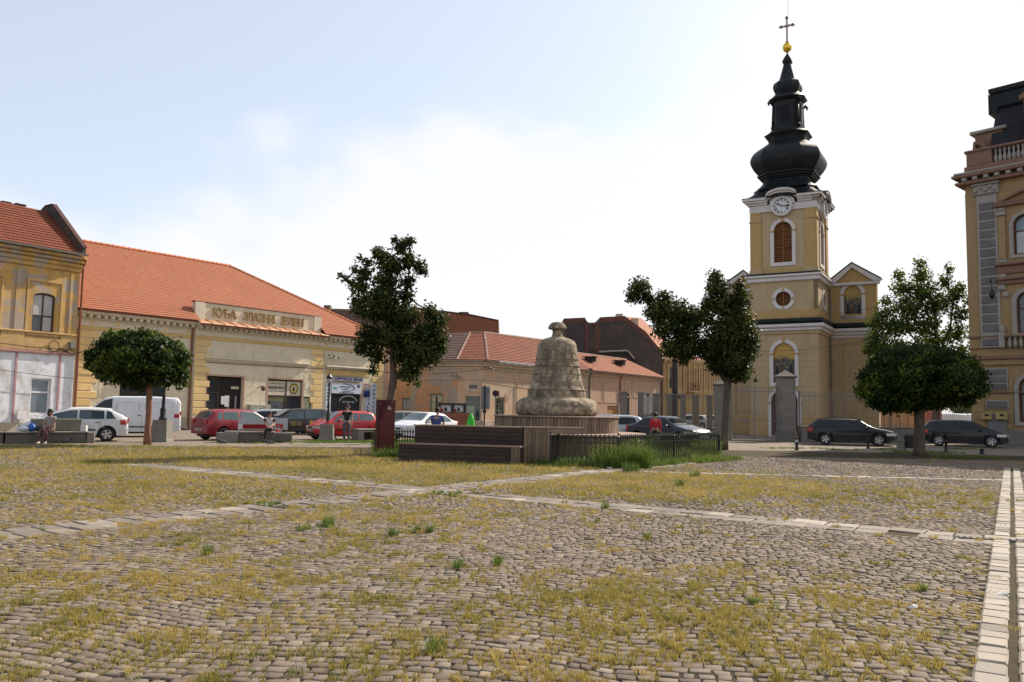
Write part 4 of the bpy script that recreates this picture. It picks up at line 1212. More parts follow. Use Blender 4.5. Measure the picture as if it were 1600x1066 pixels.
# round louvred windows front and side
def ring(parent, c, z, r0_, r1_, y, mat, p=.08):
 return MB().plate(circ(c, z, r1_, 32), [circ(c, z, r0_, 32)], y - p, y + .004).build('round_surround', mat, parent)
def louvres(parent, a, b, c, d, y, n, inside):
 """slats clipped to a shape by inside(z) -> half width"""
 cx_ = (a + b) / 2
 bk_ = MB().plate(rect(a, b, c, d), (), y + .12, y + .14, shell=False, back=False).build('louvre_backing', INTER, parent)
 for s_ in (-1, 1):
  for i in range(n):
   z_ = c + (d - c) * (i + .5) / n; h = (d - c) / n
   w = inside(z_)
   if w < .08: continue
   x0, x1 = (cx_ - w, cx_ - .03) if s_ < 0 else (cx_ + .03, cx_ + w)
   MB().add([(x0, y, z_ - h * .42), (x1, y, z_ - h * .42), (x1, y + .08, z_ + h * .3), (x0, y + .08, z_ + h * .3), (x0, y + .02, z_ - h * .46), (x1, y + .02, z_ - h * .46), (x1, y + .1, z_ + h * .26), (x0, y + .1, z_ + h * .26)],
    [(0, 1, 2, 3), (7, 6, 5, 4), (0, 4, 5, 1), (3, 2, 6, 7)]).build('slat', LOUV, parent)
 MB().box(cx_ - .035, cx_ + .035, y - .01, y + .06, c, d).build('mullion', LOUV, parent)
rg = ring(CH, cu, oz, ocr, ocr + .27, 0, CHW)
louvres(rg, cu - ocr, cu + ocr, oz - ocr, oz + ocr, .1, 11, lambda z_: math.sqrt(max(0, ocr ** 2 - (z_ - oz) ** 2)))
for t in (0, 1, 2, 3):
 x_, z_ = cu + (ocr + .13) * math.cos(t * math.pi / 2), oz + (ocr + .13) * math.sin(t * math.pi / 2)
 MB().cbox(x_ - .09, x_ + .09, -.11, 0, z_ - .09, z_ + .09, .02).build('keystone', CHO, rg)
mirror_side(rg)
# belfry
bi = .12
bx0_, bx1_, by0_, by1_ = bi, TW - bi, bi, TD - bi
a, z_ = FT.L(1212, 410.5); b, zt_ = FT.L(1239, 344)
bw = (cu - .66, cu + .66, z_ + .0, zt_ - .02)
def belfry_face():
 o = MB().plate(rect(bx0_, bx1_, Z1, ZT), [arch(*bw)], bi, bi + .3, back=False).build('belfry_wall', CHY, CH)
 return o
bo = belfry_face()
sr = surround(bo, *bw, .27, CHW, y=bi)
lv = MB().box(bw[0] - .05, bw[0] + .0, bi + .1, bi + .12, bw[2], bw[3] - .7).build('louvre_shutter', LOUV, bo)
rr = (bw[1] - bw[0]) / 2
louvres(lv, bw[0], bw[1], bw[2], bw[3], bi + .12, 22, lambda z_: rr - .03 if z_ < bw[3] - rr else math.sqrt(max(0, (rr - .02) ** 2 - (z_ - bw[3] + rr) ** 2)))
for x0, x1 in ((bx0_ - .0, bx0_ + .72), (bx1_ - .72, bx1_)):
 MB().cbox(x0 - .04, x1 + .04, bi - .10, bi + .004, Z1 + .22, ZT, .02).build('pilaster', CHO, bo)
 MB().cbox(x0 - .08, x1 + .08, bi - .17, bi - .101, ZT - .75, ZT - .66, .02).build('pilaster_band', CHY, bo)
 MB().cbox(x0 - .1, x1 + .1, bi - .16, bi, Z1 + .22, Z1 + .55, .03).build('pilaster_foot', CHY, bo)
MB().cbox(bx0_, bx1_, bi - .06, bi + .003, Z1 + .22, Z1 + .62, .02).build('ochre_band', CHO, bo)
# copy of the whole face to the right, left and back sides
def copy_face(o, loc, rz):
 c = copy_tree(o, CH); c.location = loc; c.rotation_euler = (0, 0, rad(rz)); return c
copy_face(bo, (TW, 0, 0), 90); copy_face(bo, (TW, TD, 0), 180); copy_face(bo, (0, TD, 0), -90)
# clock and curved cornice
ck = Vector(FT.L(1223, 322.5)); ckx = cu; ckz = ck.y; ckr = .60
band(CH, 'frieze', CHW, bx0_, bx1_, by0_, by1_, ZT, ZT + .55, .12, .03)
def cornice_curve(z, hump, r, n=16):
 pts = [(-.42, z)]
 for i in range(n + 1):
  t = math.pi - math.pi * i / n
  pts.append((cu + (r + .55) * math.cos(t), z + hump * (math.sin(t) ** .75)))
 pts.append((TW + .42, z)); return pts
def hump(p, z0_, z1_, name='cornice', mat=CHW, hh=.62):
 lo = [(max(-p, min(TW + p, x)), z) for x, z in cornice_curve(z0_, hh, ckr)]; hi = [(max(-p, min(TW + p, x)), z) for x, z in cornice_curve(z1_, hh, ckr)]
 o = MB().plate(lo + hi[::-1], (), -p, .3).build(name, mat, CH)
 for l_, r_ in (((TW, 0, 0), 90), ((TW, TD, 0), 180), ((0, TD, 0), -90)):
  c = o.copy(); COL.objects.link(c); c.parent = CH; c.location = l_; c.rotation_euler = (0, 0, rad(r_))
hump(.12, ZT + .551, ZT + .72); hump(.28, ZT + .721, ZT + .88); hump(.44, ZT + .881, ZT + 1.06); hump(.48, ZT + 1.061, ZT + 1.10, 'dark_edge', COPPER)
hf = MB().plate([(cu - ckr - .33, ZT + .3)] + [(cu + (ckr + .33) * math.cos(t), ZT + .55 + .62 * math.sin(t) ** .75) for t in np.linspace(0, math.pi, 15)][::-1][::-1] , (), -.10, .29)
hf = MB().plate([(cu + (ckr + .33) * math.cos(t), ZT + .50 + .66 * max(0, math.sin(t)) ** .75) for t in np.linspace(0, math.pi, 15)], (), -.10, .29).build('clock_gable', CHW, CH)
def clock():
 o = MB().plate(circ(cu, ckz, ckr + .16, 40), [circ(cu, ckz, ckr, 40)], -.26, .1).build('clock', CHW, CH)
 MB().plate(circ(cu, ckz, ckr, 40), (), -.16, .0).build('clock_dial', M('clock_dial_white', (.6, .6, .6), var=.04, bump=0), o)
 MB().plate(circ(cu, ckz, ckr - .005, 40), [circ(cu, ckz, ckr - .035, 40)], -.168, -.161).build('dial_ring', INK, o)
 for i, tx in enumerate(('XII', 'I', 'II', 'III', 'IIII', 'V', 'VI', 'VII', 'VIII', 'IX', 'X', 'XI')):
  t = math.pi / 2 - i * math.pi / 6
  me = text_on(o, tx, cu + ckr * .78 * math.cos(t), -.166, ckz + ckr * .78 * math.sin(t), {1: .05, 2: .09, 3: .13, 4: .16}[len(tx)], .15, INK, name='numeral', bold=.03)
  me.rotation_euler = (0, -(t - math.pi / 2), 0)
 def hand(ang, ln, nm):
  d = (math.cos(ang), math.sin(ang)); n_ = (-d[1], d[0])
  P_ = lambda s_, w: (cu + d[0] * s_ + n_[0] * w, ckz + d[1] * s_ + n_[1] * w)
  h_ = MB().plate([P_(-.1, -.02), P_(ln * .5, -.022), P_(ln * .58, -.085), P_(ln * .72, -.02), P_(ln * .86, -.07), P_(ln, 0), P_(ln * .86, .07), P_(ln * .72, .02), P_(ln * .58, .085), P_(ln * .5, .022), P_(-.1, .02)], (), -.2 - .02 * (nm != 'hour_hand'), -.19 - .02 * (nm != 'hour_hand')).build(nm, INK, o)
 hand(rad(148), .44, 'hour_hand'); hand(rad(-4), .55, 'minute_hand')
 return o
ckb = clock()
copy_face(ckb, (TW, 0, 0), 90)
# onion spire
def sq_ring(ch):
 p = [(1, -1 + ch), (1, 1 - ch), (1 - ch, 1), (-1 + ch, 1), (-1, 1 - ch), (-1, -1 + ch), (-1 + ch, -1), (1 - ch, -1)]
 return p
sx_, sy_ = TW / 2, TD / 2
def spire_piece(prof, name, ch=.42, mat=COPPER):
 # arrange the profile with fine steps
 return smooth_by_angle(MB().lathe(prof, c=(sx_, sy_), sq=sq_ring(ch)).build(name, mat, CH), 28)
def zz_(y): return at(1230, y, 63.4).z
def smooth_prof(P_, n=4):
 out = []
 for i in range(len(P_) - 1):
  p0 = P_[max(0, i - 1)]; p1 = P_[i]; p2 = P_[i + 1]; p3 = P_[min(len(P_) - 1, i + 2)]
  for k in range(n):
   t = k / n
   out.append(tuple(.5 * (2 * p1[j] + (p2[j] - p0[j]) * t + (2 * p0[j] - 5 * p1[j] + 4 * p2[j] - p3[j]) * t * t + (3 * p1[j] - p0[j] - 3 * p2[j] + p3[j]) * t ** 3) for j in (0, 1)))
 out.append(P_[-1]); return out
KX = 1 / 1.10 / 20.3
MB().lathe([(2.9, ZT + 1.06), (2.3, ZT + 1.5), (1.95, zz_(298))], c=(sx_, sy_), sq=sq_ring(.12)).build('spire_skirt', COPPER, CH)
spire_piece(smooth_prof([(2.35, zz_(303)), (2.0, zz_(297)), (1.72, zz_(289)), (1.68, zz_(285))]), 'spire_base', .3)
for y0_, y1_, h in ((285, 282.6, 42), (282.5, 279.4, 45), (279.3, 276, 48)):
 MB().lathe([(h * KX * .97, zz_(y0_)), (h * KX, zz_(y0_ - .8)), (h * KX, zz_(y1_ + .4)), (h * KX * .96, zz_(y1_))], c=(sx_, sy_), sq=sq_ring(.42)).build('spire_moulding', COPPER, CH)
spire_piece(smooth_prof([(46 * KX, zz_(276)), (53 * KX, zz_(268)), (58 * KX, zz_(258)), (57.5 * KX, zz_(250)), (52 * KX, zz_(241)), (43 * KX, zz_(234)), (37 * KX, zz_(230)), (30.5 * KX, zz_(225))]), 'onion_dome')
spire_piece([(30 * KX, zz_(225)), (31 * KX, zz_(221)), (33 * KX, zz_(217)), (37 * KX, zz_(214)), (36 * KX, zz_(213)), (28 * KX, zz_(208)), (27.5 * KX, zz_(206))], 'lantern_base')
spire_piece([(24 * KX, zz_(206.2)), (23.8 * KX, zz_(162))], 'lantern', .5)
# lantern panels, volutes and corner caps
for r_ in range(4):
 pv_ = thing_ = None
 fr = MB().plate(rect(-.46, .46, zz_(199), zz_(169)), [rect(-.34, .34, zz_(196.5), zz_(171.5))], -24.9 * KX, -23.5 * KX).build('lantern_panel', COPPER, CH)
 MB().plate(rect(-.335, .335, zz_(196), zz_(172)), (), -24.1 * KX, -23.9 * KX).build('panel_field', M('black_lantern_panel', (.008, .008, .009), bump=0), fr)
 fr.location = (sx_, sy_, 0); fr.rotation_euler = (0, 0, rad(90 * r_))
for r_ in range(4):
 t = rad(45 + 90 * r_)
 vb = MB().ball((0, 0, 0), .17, 6, (1, 1, 1.2)).tube([(0, 0, .1), (-.06, 0, 1.9)], [.12, .09], 8).tube([(-.05, 0, 1.85), (.22, 0, 2.1), (.38, 0, 2.0), (.34, 0, 1.78)], [.1, .12, .10, .05], 8).build('volute', COPPER, CH, smooth=True)
 rr_ = 27 * KX * 1.12
 vb.location = (sx_ + rr_ * math.cos(t), sy_ + rr_ * math.sin(t), zz_(203)); vb.rotation_euler = (0, 0, t)
spire_piece([(25 * KX, zz_(162)), (29.5 * KX, zz_(159)), (30.5 * KX, zz_(157.5)), (29 * KX, zz_(155.5)), (22 * KX, zz_(150.5)), (19.5 * KX, zz_(147))], 'lantern_cornice', .5)
spire_piece(smooth_prof([(19 * KX, zz_(147.5)), (22 * KX, zz_(141)), (22.5 * KX, zz_(136)), (20 * KX, zz_(130.5)), (14 * KX, zz_(127))]), 'small_dome')
spire_piece([(13.5 * KX, zz_(127.5)), (11.5 * KX, zz_(121)), (8 * KX, zz_(108)), (6.0 * KX, zz_(101)), (8.2 * KX, zz_(97)), (8 * KX, zz_(95.5)), (4.5 * KX, zz_(89)), (1.5 * KX, zz_(84.5))], 'finial_cone')
MB().lathe([(.06, zz_(85)), (.05, zz_(66))], 8, (sx_, sy_)).build('finial_rod', COPPER, CH)
MB().ball((sx_, sy_, zz_(73.8)), 7.2 / 20.3, 10, (1, 1, 1.12)).build('gold_ball', GOLDB, CH, smooth=True)
XM = M('cross_bronze', (.22, .17, .15), metal=.3, rough=.5, bump=0)
def trefoil(mb, x, z, ax):
 mb.ball((x, 0, z), .10, 4)
 if ax == 'x': mb.ball((x * .8, 0, z + .09), .07, 4).ball((x * .8, 0, z - .09), .07, 4)
 else: mb.ball((-.09, 0, z - .1), .07, 4).ball((.09, 0, z - .1), .07, 4)
xz0, xz1 = zz_(65.5), zz_(26)
mb = MB().cbox(-.06, .06, -.05, .05, xz0 - .1, xz1, .01).cbox(-.52, .52, -.045, .045, zz_(40) - .06, zz_(40) + .06, .01).ball((0, 0, xz0), .13, 5)
trefoil(mb, -.53, zz_(40), 'x'); trefoil(mb, .53, zz_(40), 'x'); trefoil(mb, 0, xz1, 'z')
for t in range(4):
 d = (math.cos(rad(45 + 90 * t)), math.sin(rad(45 + 90 * t)))
 mb.tube([(0, 0, zz_(40)), (d[0] * .22, 0, zz_(40) + d[1] * .22)], .02, 5)
xo = mb.build('cross', XM, CH); xo.location = (sx_, sy_, 0)
MB().tube([(sx_ + .1, sy_, zz_(27)), (sx_ + .12, sy_, zz_(-6))], .012, 5).build('lightning_rod', CABLE, CH)
# nave with a pedimented wing on each side
NW = 3.42; NP = 13.35
def wing(s_):
 x0, x1 = (TW, TW + NW) if s_ > 0 else (-NW, 0)
 wa = (x0 + x1) / 2 + (-.0 if s_ > 0 else .0)
 n0 = FT.z(1332, 494, TD); n1 = FT.z(1332, 446.5, TD)
 nc = (wa - .64, wa + .64, n0, n1)
 o = MB().plate(rect(x0, x1, 0, Z1 - .1), [arch(*nc)], TD, TD + .35, back=False).build('wing_wall', CHY, CH)
 pm = MATS.get('pw') or painting_mat('painted_niche_upper', n0, n1, (.42, .28, .06)); MATS['pw'] = pm
 pn = MB().plate(arch(*nc), (), TD + .12, TD + .14, shell=False, back=False).build('painted_panel', pm, o)
 figures(pn, nc[0] + .1, nc[1] - .1, nc[2], nc[3] - .6, TD + .12, 5 + s_)
 surround(o, *nc, .26, CHW, y=TD)
 for a, b in ((x0 + .02, x0 + .62), (x1 - .9, x1 + .02)) if s_ > 0 else ((x0 - .02, x0 + .9), (x1 - .62, x1 - .02)):
  MB().cbox(a, b, TD - .07, TD + .004, Z2 + .35, Z1 - .32, .02).build('pilaster', CHO, o)
  MB().cbox(a, b, TD - .07, TD + .004, 1.5, Z2 - .9, .02).build('pilaster', CHY, o)
 MB().cbox(x0 + .02, x1 - .02, TD - .08, TD + .003, Z2 + .3, Z2 + 1.0, .02).build('ochre_band', CHO, o)
 MB().plate(rect(x0 + .9, x1 - 1.1, 1.8, Z2 - 1.3), [rect(x0 + .98, x1 - 1.18, 1.88, Z2 - 1.38)], TD - .05, TD + .004).build('wall_panel', CHO, o)
 MB().cbox(x0, x1 + .05, TD - .45, TD, Z2 - .38, Z2 - .13, .05).cbox(x0, x1 + .05, TD - .28, TD, Z2 - .62, Z2 - .385, .05).cbox(x0, x1 + .05, TD - .12, TD, Z2 - .85, Z2 - .625, .03).build('cornice', CHW, o)
 MB().cbox(x0, x1 + .1, TD - .42, TD, Z2 - .12, Z2 + .3, .25).build('dark_skirt', COPPER, o)
 MB().cbox(x0 + .01, x1 + .25, TD - .30, TD, Z1 - .32, Z1 - .1, .05).build('cornice', CHW, o)
 MB().cbox(x0 + .01, x1, TD - .09, TD + .003, 0, 1.5, .03).build('plinth', CHO, o)
 # pediment
 xa, xb = (x0 + .0, x1 + .3) if s_ > 0 else (x0 - .3, x1)
 pk_ = wa; zb = Z1 - .095
 MB().plate([(xa + .2, zb), (xb - .2, zb), (pk_, NP - .1)], (), TD - .02, TD + .3).build('tympanum', CHO, o)
 MB().plate([(xa, zb), (xa + .45, zb), (pk_, NP - .28), (xb - .45, zb), (xb, zb), (xb, zb + .16), (pk_, NP + .05), (xa, zb + .16)], (), TD - .3, TD + .25).build('raking_cornice', CHW, o)
 MB().plate([(xa - .06, zb + .17), (pk_, NP + .06), (xb + .06, zb + .17), (xb + .06, zb + .24), (pk_, NP + .15), (xa - .06, zb + .24)], (), TD - .36, TD + 1.0).build('wing_roof', COPPER, o)
wing(1); wing(-1)
MB().box(-NW, TW + NW, TD + .36, TD + .8, 0, Z1 - .1).box(-NW + 1.8, TW + NW - 1.8, TD + .8, TD + 13, 0, Z1 - .1).build('nave_wall', CHY, CH)
rf = MB()
for a, b in (((-NW + 1.6, Z1 - .05), (cu, Z1 + .9)), ((cu, Z1 + .9), (TW + NW - 1.6, Z1 - .05))):
 rf.quad((a[0], TD + .8, a[1]), (b[0], TD + .8, b[1]), (b[0], TD + 13.2, b[1]), (a[0], TD + 13.2, a[1]))
rf.build('nave_roof', COPPER, CH)
downp = MB().tube([(TW + .12, TD - .12, 0), (TW + .12, TD - .12, Z1 - .2)], .05, 6).build('downpipe', GUTTERG, CH)
# outside lamps on the wall between gate and door
lm = MB().tube([(0, 0, 0), (0, -.5, .25), (0, -.6, .1)], .025, 6).ball((0, -.6, 0), .13, 5, (1, 1, 1.3)).build('wall_lamp', BLACKI, CH)
lm.location = (FT.u(1183, 600), 0, FT.z(1183, 595))
# ================================================================== RIGHT PALACE
HY = M('palace_ochre_render', (0.30, 0.20, 0.10), var=0.12, stain=(0.22, 0.14, 0.07, 0.6), bump=0.2)
HP = M('palace_pink_trim', (0.20, 0.115, 0.08), var=0.15, stain=(0.18, 0.11, 0.07, 0.6), bump=0.2)
HS = M('palace_grey_panels', (0.13, 0.125, 0.125), var=0.2, per_obj=0.12, bump=0.2)
HW = M('palace_white_stucco', (0.29, 0.265, 0.235), var=0.12, stain=(0.25, 0.22, 0.18, 0.6), bump=0.3)
SLATE = tile_mat('dark_slate', (0.030, 0.030, 0.036), (0.022, 0.022, 0.027), (0.012, 0.012, 0.014), 0.3, 0.3, 0.2)
hA = (28.4, 51.0); hd_ = (math.cos(rad(48)), -math.sin(rad(48)))
FHs = Facade(hA, (hA[0] + hd_[0] * 16, hA[1] + hd_[1] * 16))
HB = FHs.thing('palace', 'tall ornate ochre palace with dark mansard roof at the right edge', 'building')
LH = 16.0; DH = 11.0
EH = FHs.z(1519, 300) ; zc1 = FHs.z(1530, 283)
zs1_ = FHs.z(1550, 545) ; zs2_ = FHs.z(1550, 556)
c0, c1 = FHs.u(1532, 400), FHs.u(1557.5, 400)
wu = FHs.u(1583.5, 370); wz0, wz1 = FHs.z(1590, 398), FHs.z(1590, 336)
w2u = FHs.u(1588.5, 480); v0, v1 = FHs.z(1592, 521), FHs.z(1592, 456)
wW = 1.25
holes = []
for k in range(4):
 holes.append(arch(wu + 3.3 * k, wu + 3.3 * k + wW, wz0, wz1)); holes.append(arch(w2u + 3.3 * k, w2u + 3.3 * k + wW, v0, v1))
gz_ = FHs.z(1590, 600)
g_h = [arch(w2u - .05 + 3.3 * k, w2u + 3.3 * k + wW + .1, 1.4, 4.1) for k in range(4)]
shell = MB().plate(rect(0, LH, 0, EH + .9), holes + g_h, 0, .35, back=False)
shell.box(0, .35, .35, DH, 0, EH + .9).box(LH - .35, LH, .35, DH, 0, EH + .9).box(.35, LH - .35, DH - .3, DH, 0, EH + .9)
shell.build('wall', HY, HB)
BRW = M('red_brown_window_frame', (.09, .03, .025), rough=.4, bump=0)
for k in range(4):
 a = wu + 3.3 * k; window(HB, a, a + wW, wz0, wz1, .18, BRW, GLASSB, 2, (.60,), .1, .08, wW / 2, curtain=CURT)
 surround(HB, a, a + wW, wz0, wz1, .2, HW, p=.1, ochre=HW)
 MB().cbox(a - .8, a - .4, -.14, .004, wz0 - .2, wz1 + .05, .03).cbox(a + wW + .4, a + wW + .8, -.14, .004, wz0 - .2, wz1 + .05, .03).build('window_column', HY, HB)
 for q in (a - .85, a + wW + .35): MB().cbox(q, q + .5, -.2, -.003, wz1 + .08, wz1 + .3, .04).cbox(q + .05, q + .45, -.17, -.004, wz1 + .31, wz1 + .6, .08).cbox(q, q + .5, -.18, -.003, wz0 - .42, wz0 - .22, .05).build('capital', HW, HB)
 MB().cbox(a - 1.0, a + wW + 1.0, -.28, .004, wz1 + .62, wz1 + .8, .05).build('hood_moulding', HP, HB)
 MB().plate([(a - 1.05, wz1 + .81), (a + wW + 1.05, wz1 + .81), (a + wW / 2, wz1 + 1.55)], [[(a - .5, wz1 + .92), (a + wW + .5, wz1 + .92), (a + wW / 2, wz1 + 1.36)]], -.26, .004).build('window_pediment', HP, HB)
 MB().cbox(a - 1.0, a + wW + 1.0, -.32, .004, wz0 - .62, wz0 - .44, .05).cbox(a - .95, a + wW + .95, -.15, .004, wz0 - 1.1, wz0 - .63, .03).build('sill_moulding', HP, HB)
 for q in (a - .8, a + wW + .4): MB().cbox(q, q + .38, -.26, -.004, wz0 - 1.5, wz0 - 1.11, .1).build('console', HW, HB)
 b = w2u + 3.3 * k
 window(HB, b, b + wW, v0, v1, .18, BRW, GLASS, 2, (.60,), .1, .08, wW / 2)
 surround(HB, b, b + wW, v0, v1, .24, HW, p=.1, ochre=HW)
 MB().cbox(b - 1.0, b + wW + 1.0, -.3, .004, v1 + .75, v1 + .95, .05).cbox(b - .95, b + wW + .95, -.18, .004, v1 + .5, v1 + .745, .04).build('hood_moulding', HP, HB)
 for q in (b - .95, b + wW + .5): MB().cbox(q, q + .4, -.22, -.004, v1 + .15, v1 + .49, .1).build('console', HW, HB)
 MB().ball((b - .55, -.05, v1 - .1), .2, 5, (1, .5, 1)).build('rosette', HW, HB, smooth=True)
 surround(HB, b - .05, b + wW + .1, 1.4, 4.1, .22, HW, p=.1, ochre=HW)
 window(HB, b - .05, b + wW + .1, 1.4, 4.1, .2, BRW, GLASS, 2, (.6,), .1, .08, wW / 2 + .07)
 # balustrade under the first floor window
 for i in range(7):
  x_ = b - .35 + i * .3
  MB().lathe([(.05, zs1_ - .02), (.09, zs1_ + .1), (.11, zs1_ + .3), (.05, zs1_ + .5), (.08, zs1_ + .62)], 8, (x_, -.28)).build('baluster', HW, HB, smooth=True)
 MB().cbox(b - .6, b + wW + .6, -.42, -.005, zs1_ + .62, zs1_ + .76, .04).build('balustrade_rail', HP, HB)
 for q in (b - .95, b + wW + .6):
  MB().cbox(q, q + .34, -.36, -.006, zs1_ - .0, zs1_ + .9, .05).lathe([(.12, zs1_ + .9), (.17, zs1_ + 1.05), (.17, zs1_ + 1.25), (.1, zs1_ + 1.35)], 8, (q + .17, -.18)).build('pedestal', HW, HB)
# corner pilaster with grey panels
MB().cbox(c0 - .12, c1 + .12, -.09, .004, zs1_ + .05, EH - .35, .03).build('corner_pilaster', HW, HB)
pzs = np.linspace(FHs.z(1545, 521), FHs.z(1545, 316), 15)
for i in range(14):
 MB().cbox(c0 + .02, c1 - .02, -.13, -.09, pzs[i] + .07, pzs[i + 1] - .03, .03).build('rusticated_panel', HS, HB)
MB().cbox(c0 - .02, c1 + .1, -.13, -.006, FHs.z(1545, 541), FHs.z(1545, 530), .03).build('rusticated_panel', HS, HB)
for ya, yb in ((577, 586), (588.5, 597.5), (600, 609), (627, 638)):
 a_, b_ = FHs.u(1541, 600), FHs.u(1574, 600)
 MB().cbox(a_ - .06, b_ + .06, -.09, .004, FHs.z(1560, yb) - .04, FHs.z(1560, ya) + .05, .03).build('panel_frame', HW, HB)
 MB().cbox(a_, b_, -.13, -.091, FHs.z(1560, yb) + .02, FHs.z(1560, ya), .03).build('rusticated_panel', HS, HB)
MB().cbox(c0 - .25, c1 + .25, -.22, .004, EH - .34, EH + .25, .08).cbox(c0 - .32, c1 + .32, -.3, .004, EH + .25, EH + .4, .05).build('capital', HW, HB)
for i in range(5): MB().ball((c0 - .1 + i * (c1 - c0 + .2) / 4, -.26, EH + (.1 if i % 2 else -.08)), .13, 4).build('acanthus', HW, HB, smooth=True)
# rusticated ground floor
ashlar(HB, .02, LH - .05, .9, zs2_ - .9, HY, 1.1, .52, [(FHs.u(1538, 600), FHs.u(1577, 600), 1.9, 6)] + [(w2u - .3 + 3.3 * k, w2u + 3.3 * k + wW + .3, 1.2, 4.4) for k in range(4)], proud=.04, joint=.05)
MB().cbox(-.05, LH, -.16, .004, 0, .88, .03).build('plinth', STONEG, HB)
def hb(z0_, z1_, p, mat, nm='string_course'):
 band(HB, nm, mat, 0, LH, 0, DH, z0_, z1_, p, .05)
hb(zs2_ - .25, zs2_ - .02, .28, HP); hb(zs2_ - .6, zs2_ - .255, .14, HY); hb(zs1_ - .3 + .32, zs1_ + .04 + .0, .1, HP)
hb(zs1_ + .65, zs1_ + .8, .12, HP)
hb(FHs.z(1560, 615), FHs.z(1560, 612), .12, HP)
hb(EH + .42, EH + .62, .45, HP, 'cornice'); hb(EH + .86, EH + 1.06, .60, HP, 'cornice'); hb(EH + 1.06, EH + 1.22, .5, HW, 'cornice')
mo = MB().cbox(-.13, .13, -.54, 0, EH + .63, EH + .85, .04).mesh('modillion', HW)
for i in range(26): link('modillion', mo, HB, (.1 + i * .62, 0, 0))
mo2 = link('modillion', mo, HB, (0, .6, 0), (0, 0, rad(-90)))
for i in range(1, 8): link('modillion', mo, HB, (0, .6 + i * .62, 0), (0, 0, rad(-90)))
# attic balustrade
za = EH + 1.22; zb_ = za + 1.45
band(HB, 'attic_plinth', HP, .1, LH - .1, .1, DH, za, za + .42, .12, .04)
for a, b in ((.1, 1.55), (3.6, 4.6), (7.1, 7.9)): MB().cbox(a, b, 0.02, .5, za + .42, zb_ - .16, .04).build('attic_pier', HP, HB)
for i in range(8): MB().lathe([(.06, za + .43), (.11, za + .55), (.12, za + .75), (.05, za + 1.0), (.09, za + 1.2), (.09, zb_ - .165)], 8, (1.72 + i * .25, .25)).build('baluster', HW, HB, smooth=True)
for i in range(9): MB().lathe([(.06, za + .43), (.11, za + .55), (.12, za + .75), (.05, za + 1.0), (.09, za + 1.2), (.09, zb_ - .165)], 8, (4.75 + i * .25, .25)).build('baluster', HW, HB, smooth=True)
MB().cbox(0.0, LH, -.05, .6, zb_ - .16, zb_, .05).build('attic_rail', HP, HB)
# side attic block with scroll
sb0 = zb_ + .0; sb1 = FHs.z(1510, 213, 2.0)
MB().cbox(.15, 1.8, 1.5, 4.5, zb_ - .3, sb1 - .2, .05).build('side_attic', HP, HB)
MB().cbox(-.1, 2.0, 1.3, 4.8, sb1 - .2, sb1, .05).build('side_attic_cornice', HW, HB)
MB().tube([(.9, 1.35, zb_), (.6, 1.35, zb_ + .7), (.2, 1.35, zb_ + .8), (.15, 1.35, zb_ + .4), (.4, 1.35, zb_ + .3)], [.22, .2, .16, .12, .08], 8).build('scroll', HP, HB, smooth=True)
# mansard
mt = FHs.z(1560, 140, 2.4) - .75; mb0 = zb_ - .5
mu0 = FHs.u(1543, 240, .8); mu1 = FHs.u(1557, 160, 2.2)
mb = MB()
def frus(a, b, zb1_, zt1):
 P0 = [(a[0], a[1], zb1_), (LH, a[1], zb1_), (LH, DH, zb1_), (a[0], DH, zb1_)]; P1 = [(b[0], b[1], zt1), (LH, b[1], zt1), (LH, DH - 2, zt1), (b[0], DH - 2, zt1)]
 for i in range(4):
  j = (i + 1) % 4; L_1 = 8
  mb.quad(P0[i], P0[j], P1[j], P1[i], [(0, 0), (L_1, 0), (L_1, 6), (0, 6)])
frus((mu0, .8), (mu1, 2.2), mb0, mt - .6)
mb.build('mansard_roof', SLATE, HB)
band(HB, 'mansard_crown', COPPER, mu1 - .1, LH, 2.1, DH - 2, mt - .6, mt + .35, .12, .1)
band(HB, 'mansard_crown', COPPER, mu1, LH, 2.2, DH - 2, mt + .35, mt + .75, .35, .1)
MB().box(mu1 - .42, mu1 + .1, 2.0, 3.2, mt - .9, mt + .4).build('roof_vent', COPPER, HB)
for k in (0, 1):
 a = 3.3 + 4.2 * k
 dm = MB().cbox(a, a + 1.7, .35, 2.6, zb_ - .3, zb_ + 2.6, .06).build('dormer', HP, HB)
 MB().plate(circ(a + .85, zb_ + 1.3, .5, 20), (), .3, .34).build('dormer_window', GLASS, dm)
 MB().cbox(a - .2, a + 1.9, .2, 2.7, zb_ + 2.6, zb_ + 2.85, .06).plate([(a - .2, zb_ + 2.85), (a + 1.9, zb_ + 2.85), (a + .85, zb_ + 3.5)], (), .25, 2.6).build('dormer_pediment', HP, dm)
 MB().lathe([(.2, zb_), (.32, zb_ + .3), (.34, zb_ + .8), (.18, zb_ + 1.2), (.26, zb_ + 1.35), (.1, zb_ + 1.5)], 12, (a + 2.4, .3)).build('urn', HW, HB, smooth=True)
# yellow service boxes, downpipe, lamp bracket
for px0, px1 in ((1534.5, 1551), (1557.5, 1575)):
 a, z1_ = FHs.L(px0, 645, -.2); b, z0_ = FHs.L(px1, 656, -.2)
 bx = MB().cbox(a, b, -.45, -.17, z0_, z1_, .03).build('service_box', M('yellow_service_box', (.34, .27, .10), var=.1), HB)
 boxpart('label_plate', bx, b - .35, b - .12, -.46, -.451, (z0_ + z1_) / 2, z1_ - .08, INK)
MB().tube([(-.08, .3, .1), (-.08, .3, EH)], .05, 8).build('downpipe', HY, HB)
pn_ = MB().cbox(FHs.u(1545, 680), FHs.u(1575, 680), -.2, -.165, .1, 1.9, .03).build('metal_hatch', GREYI, HB)
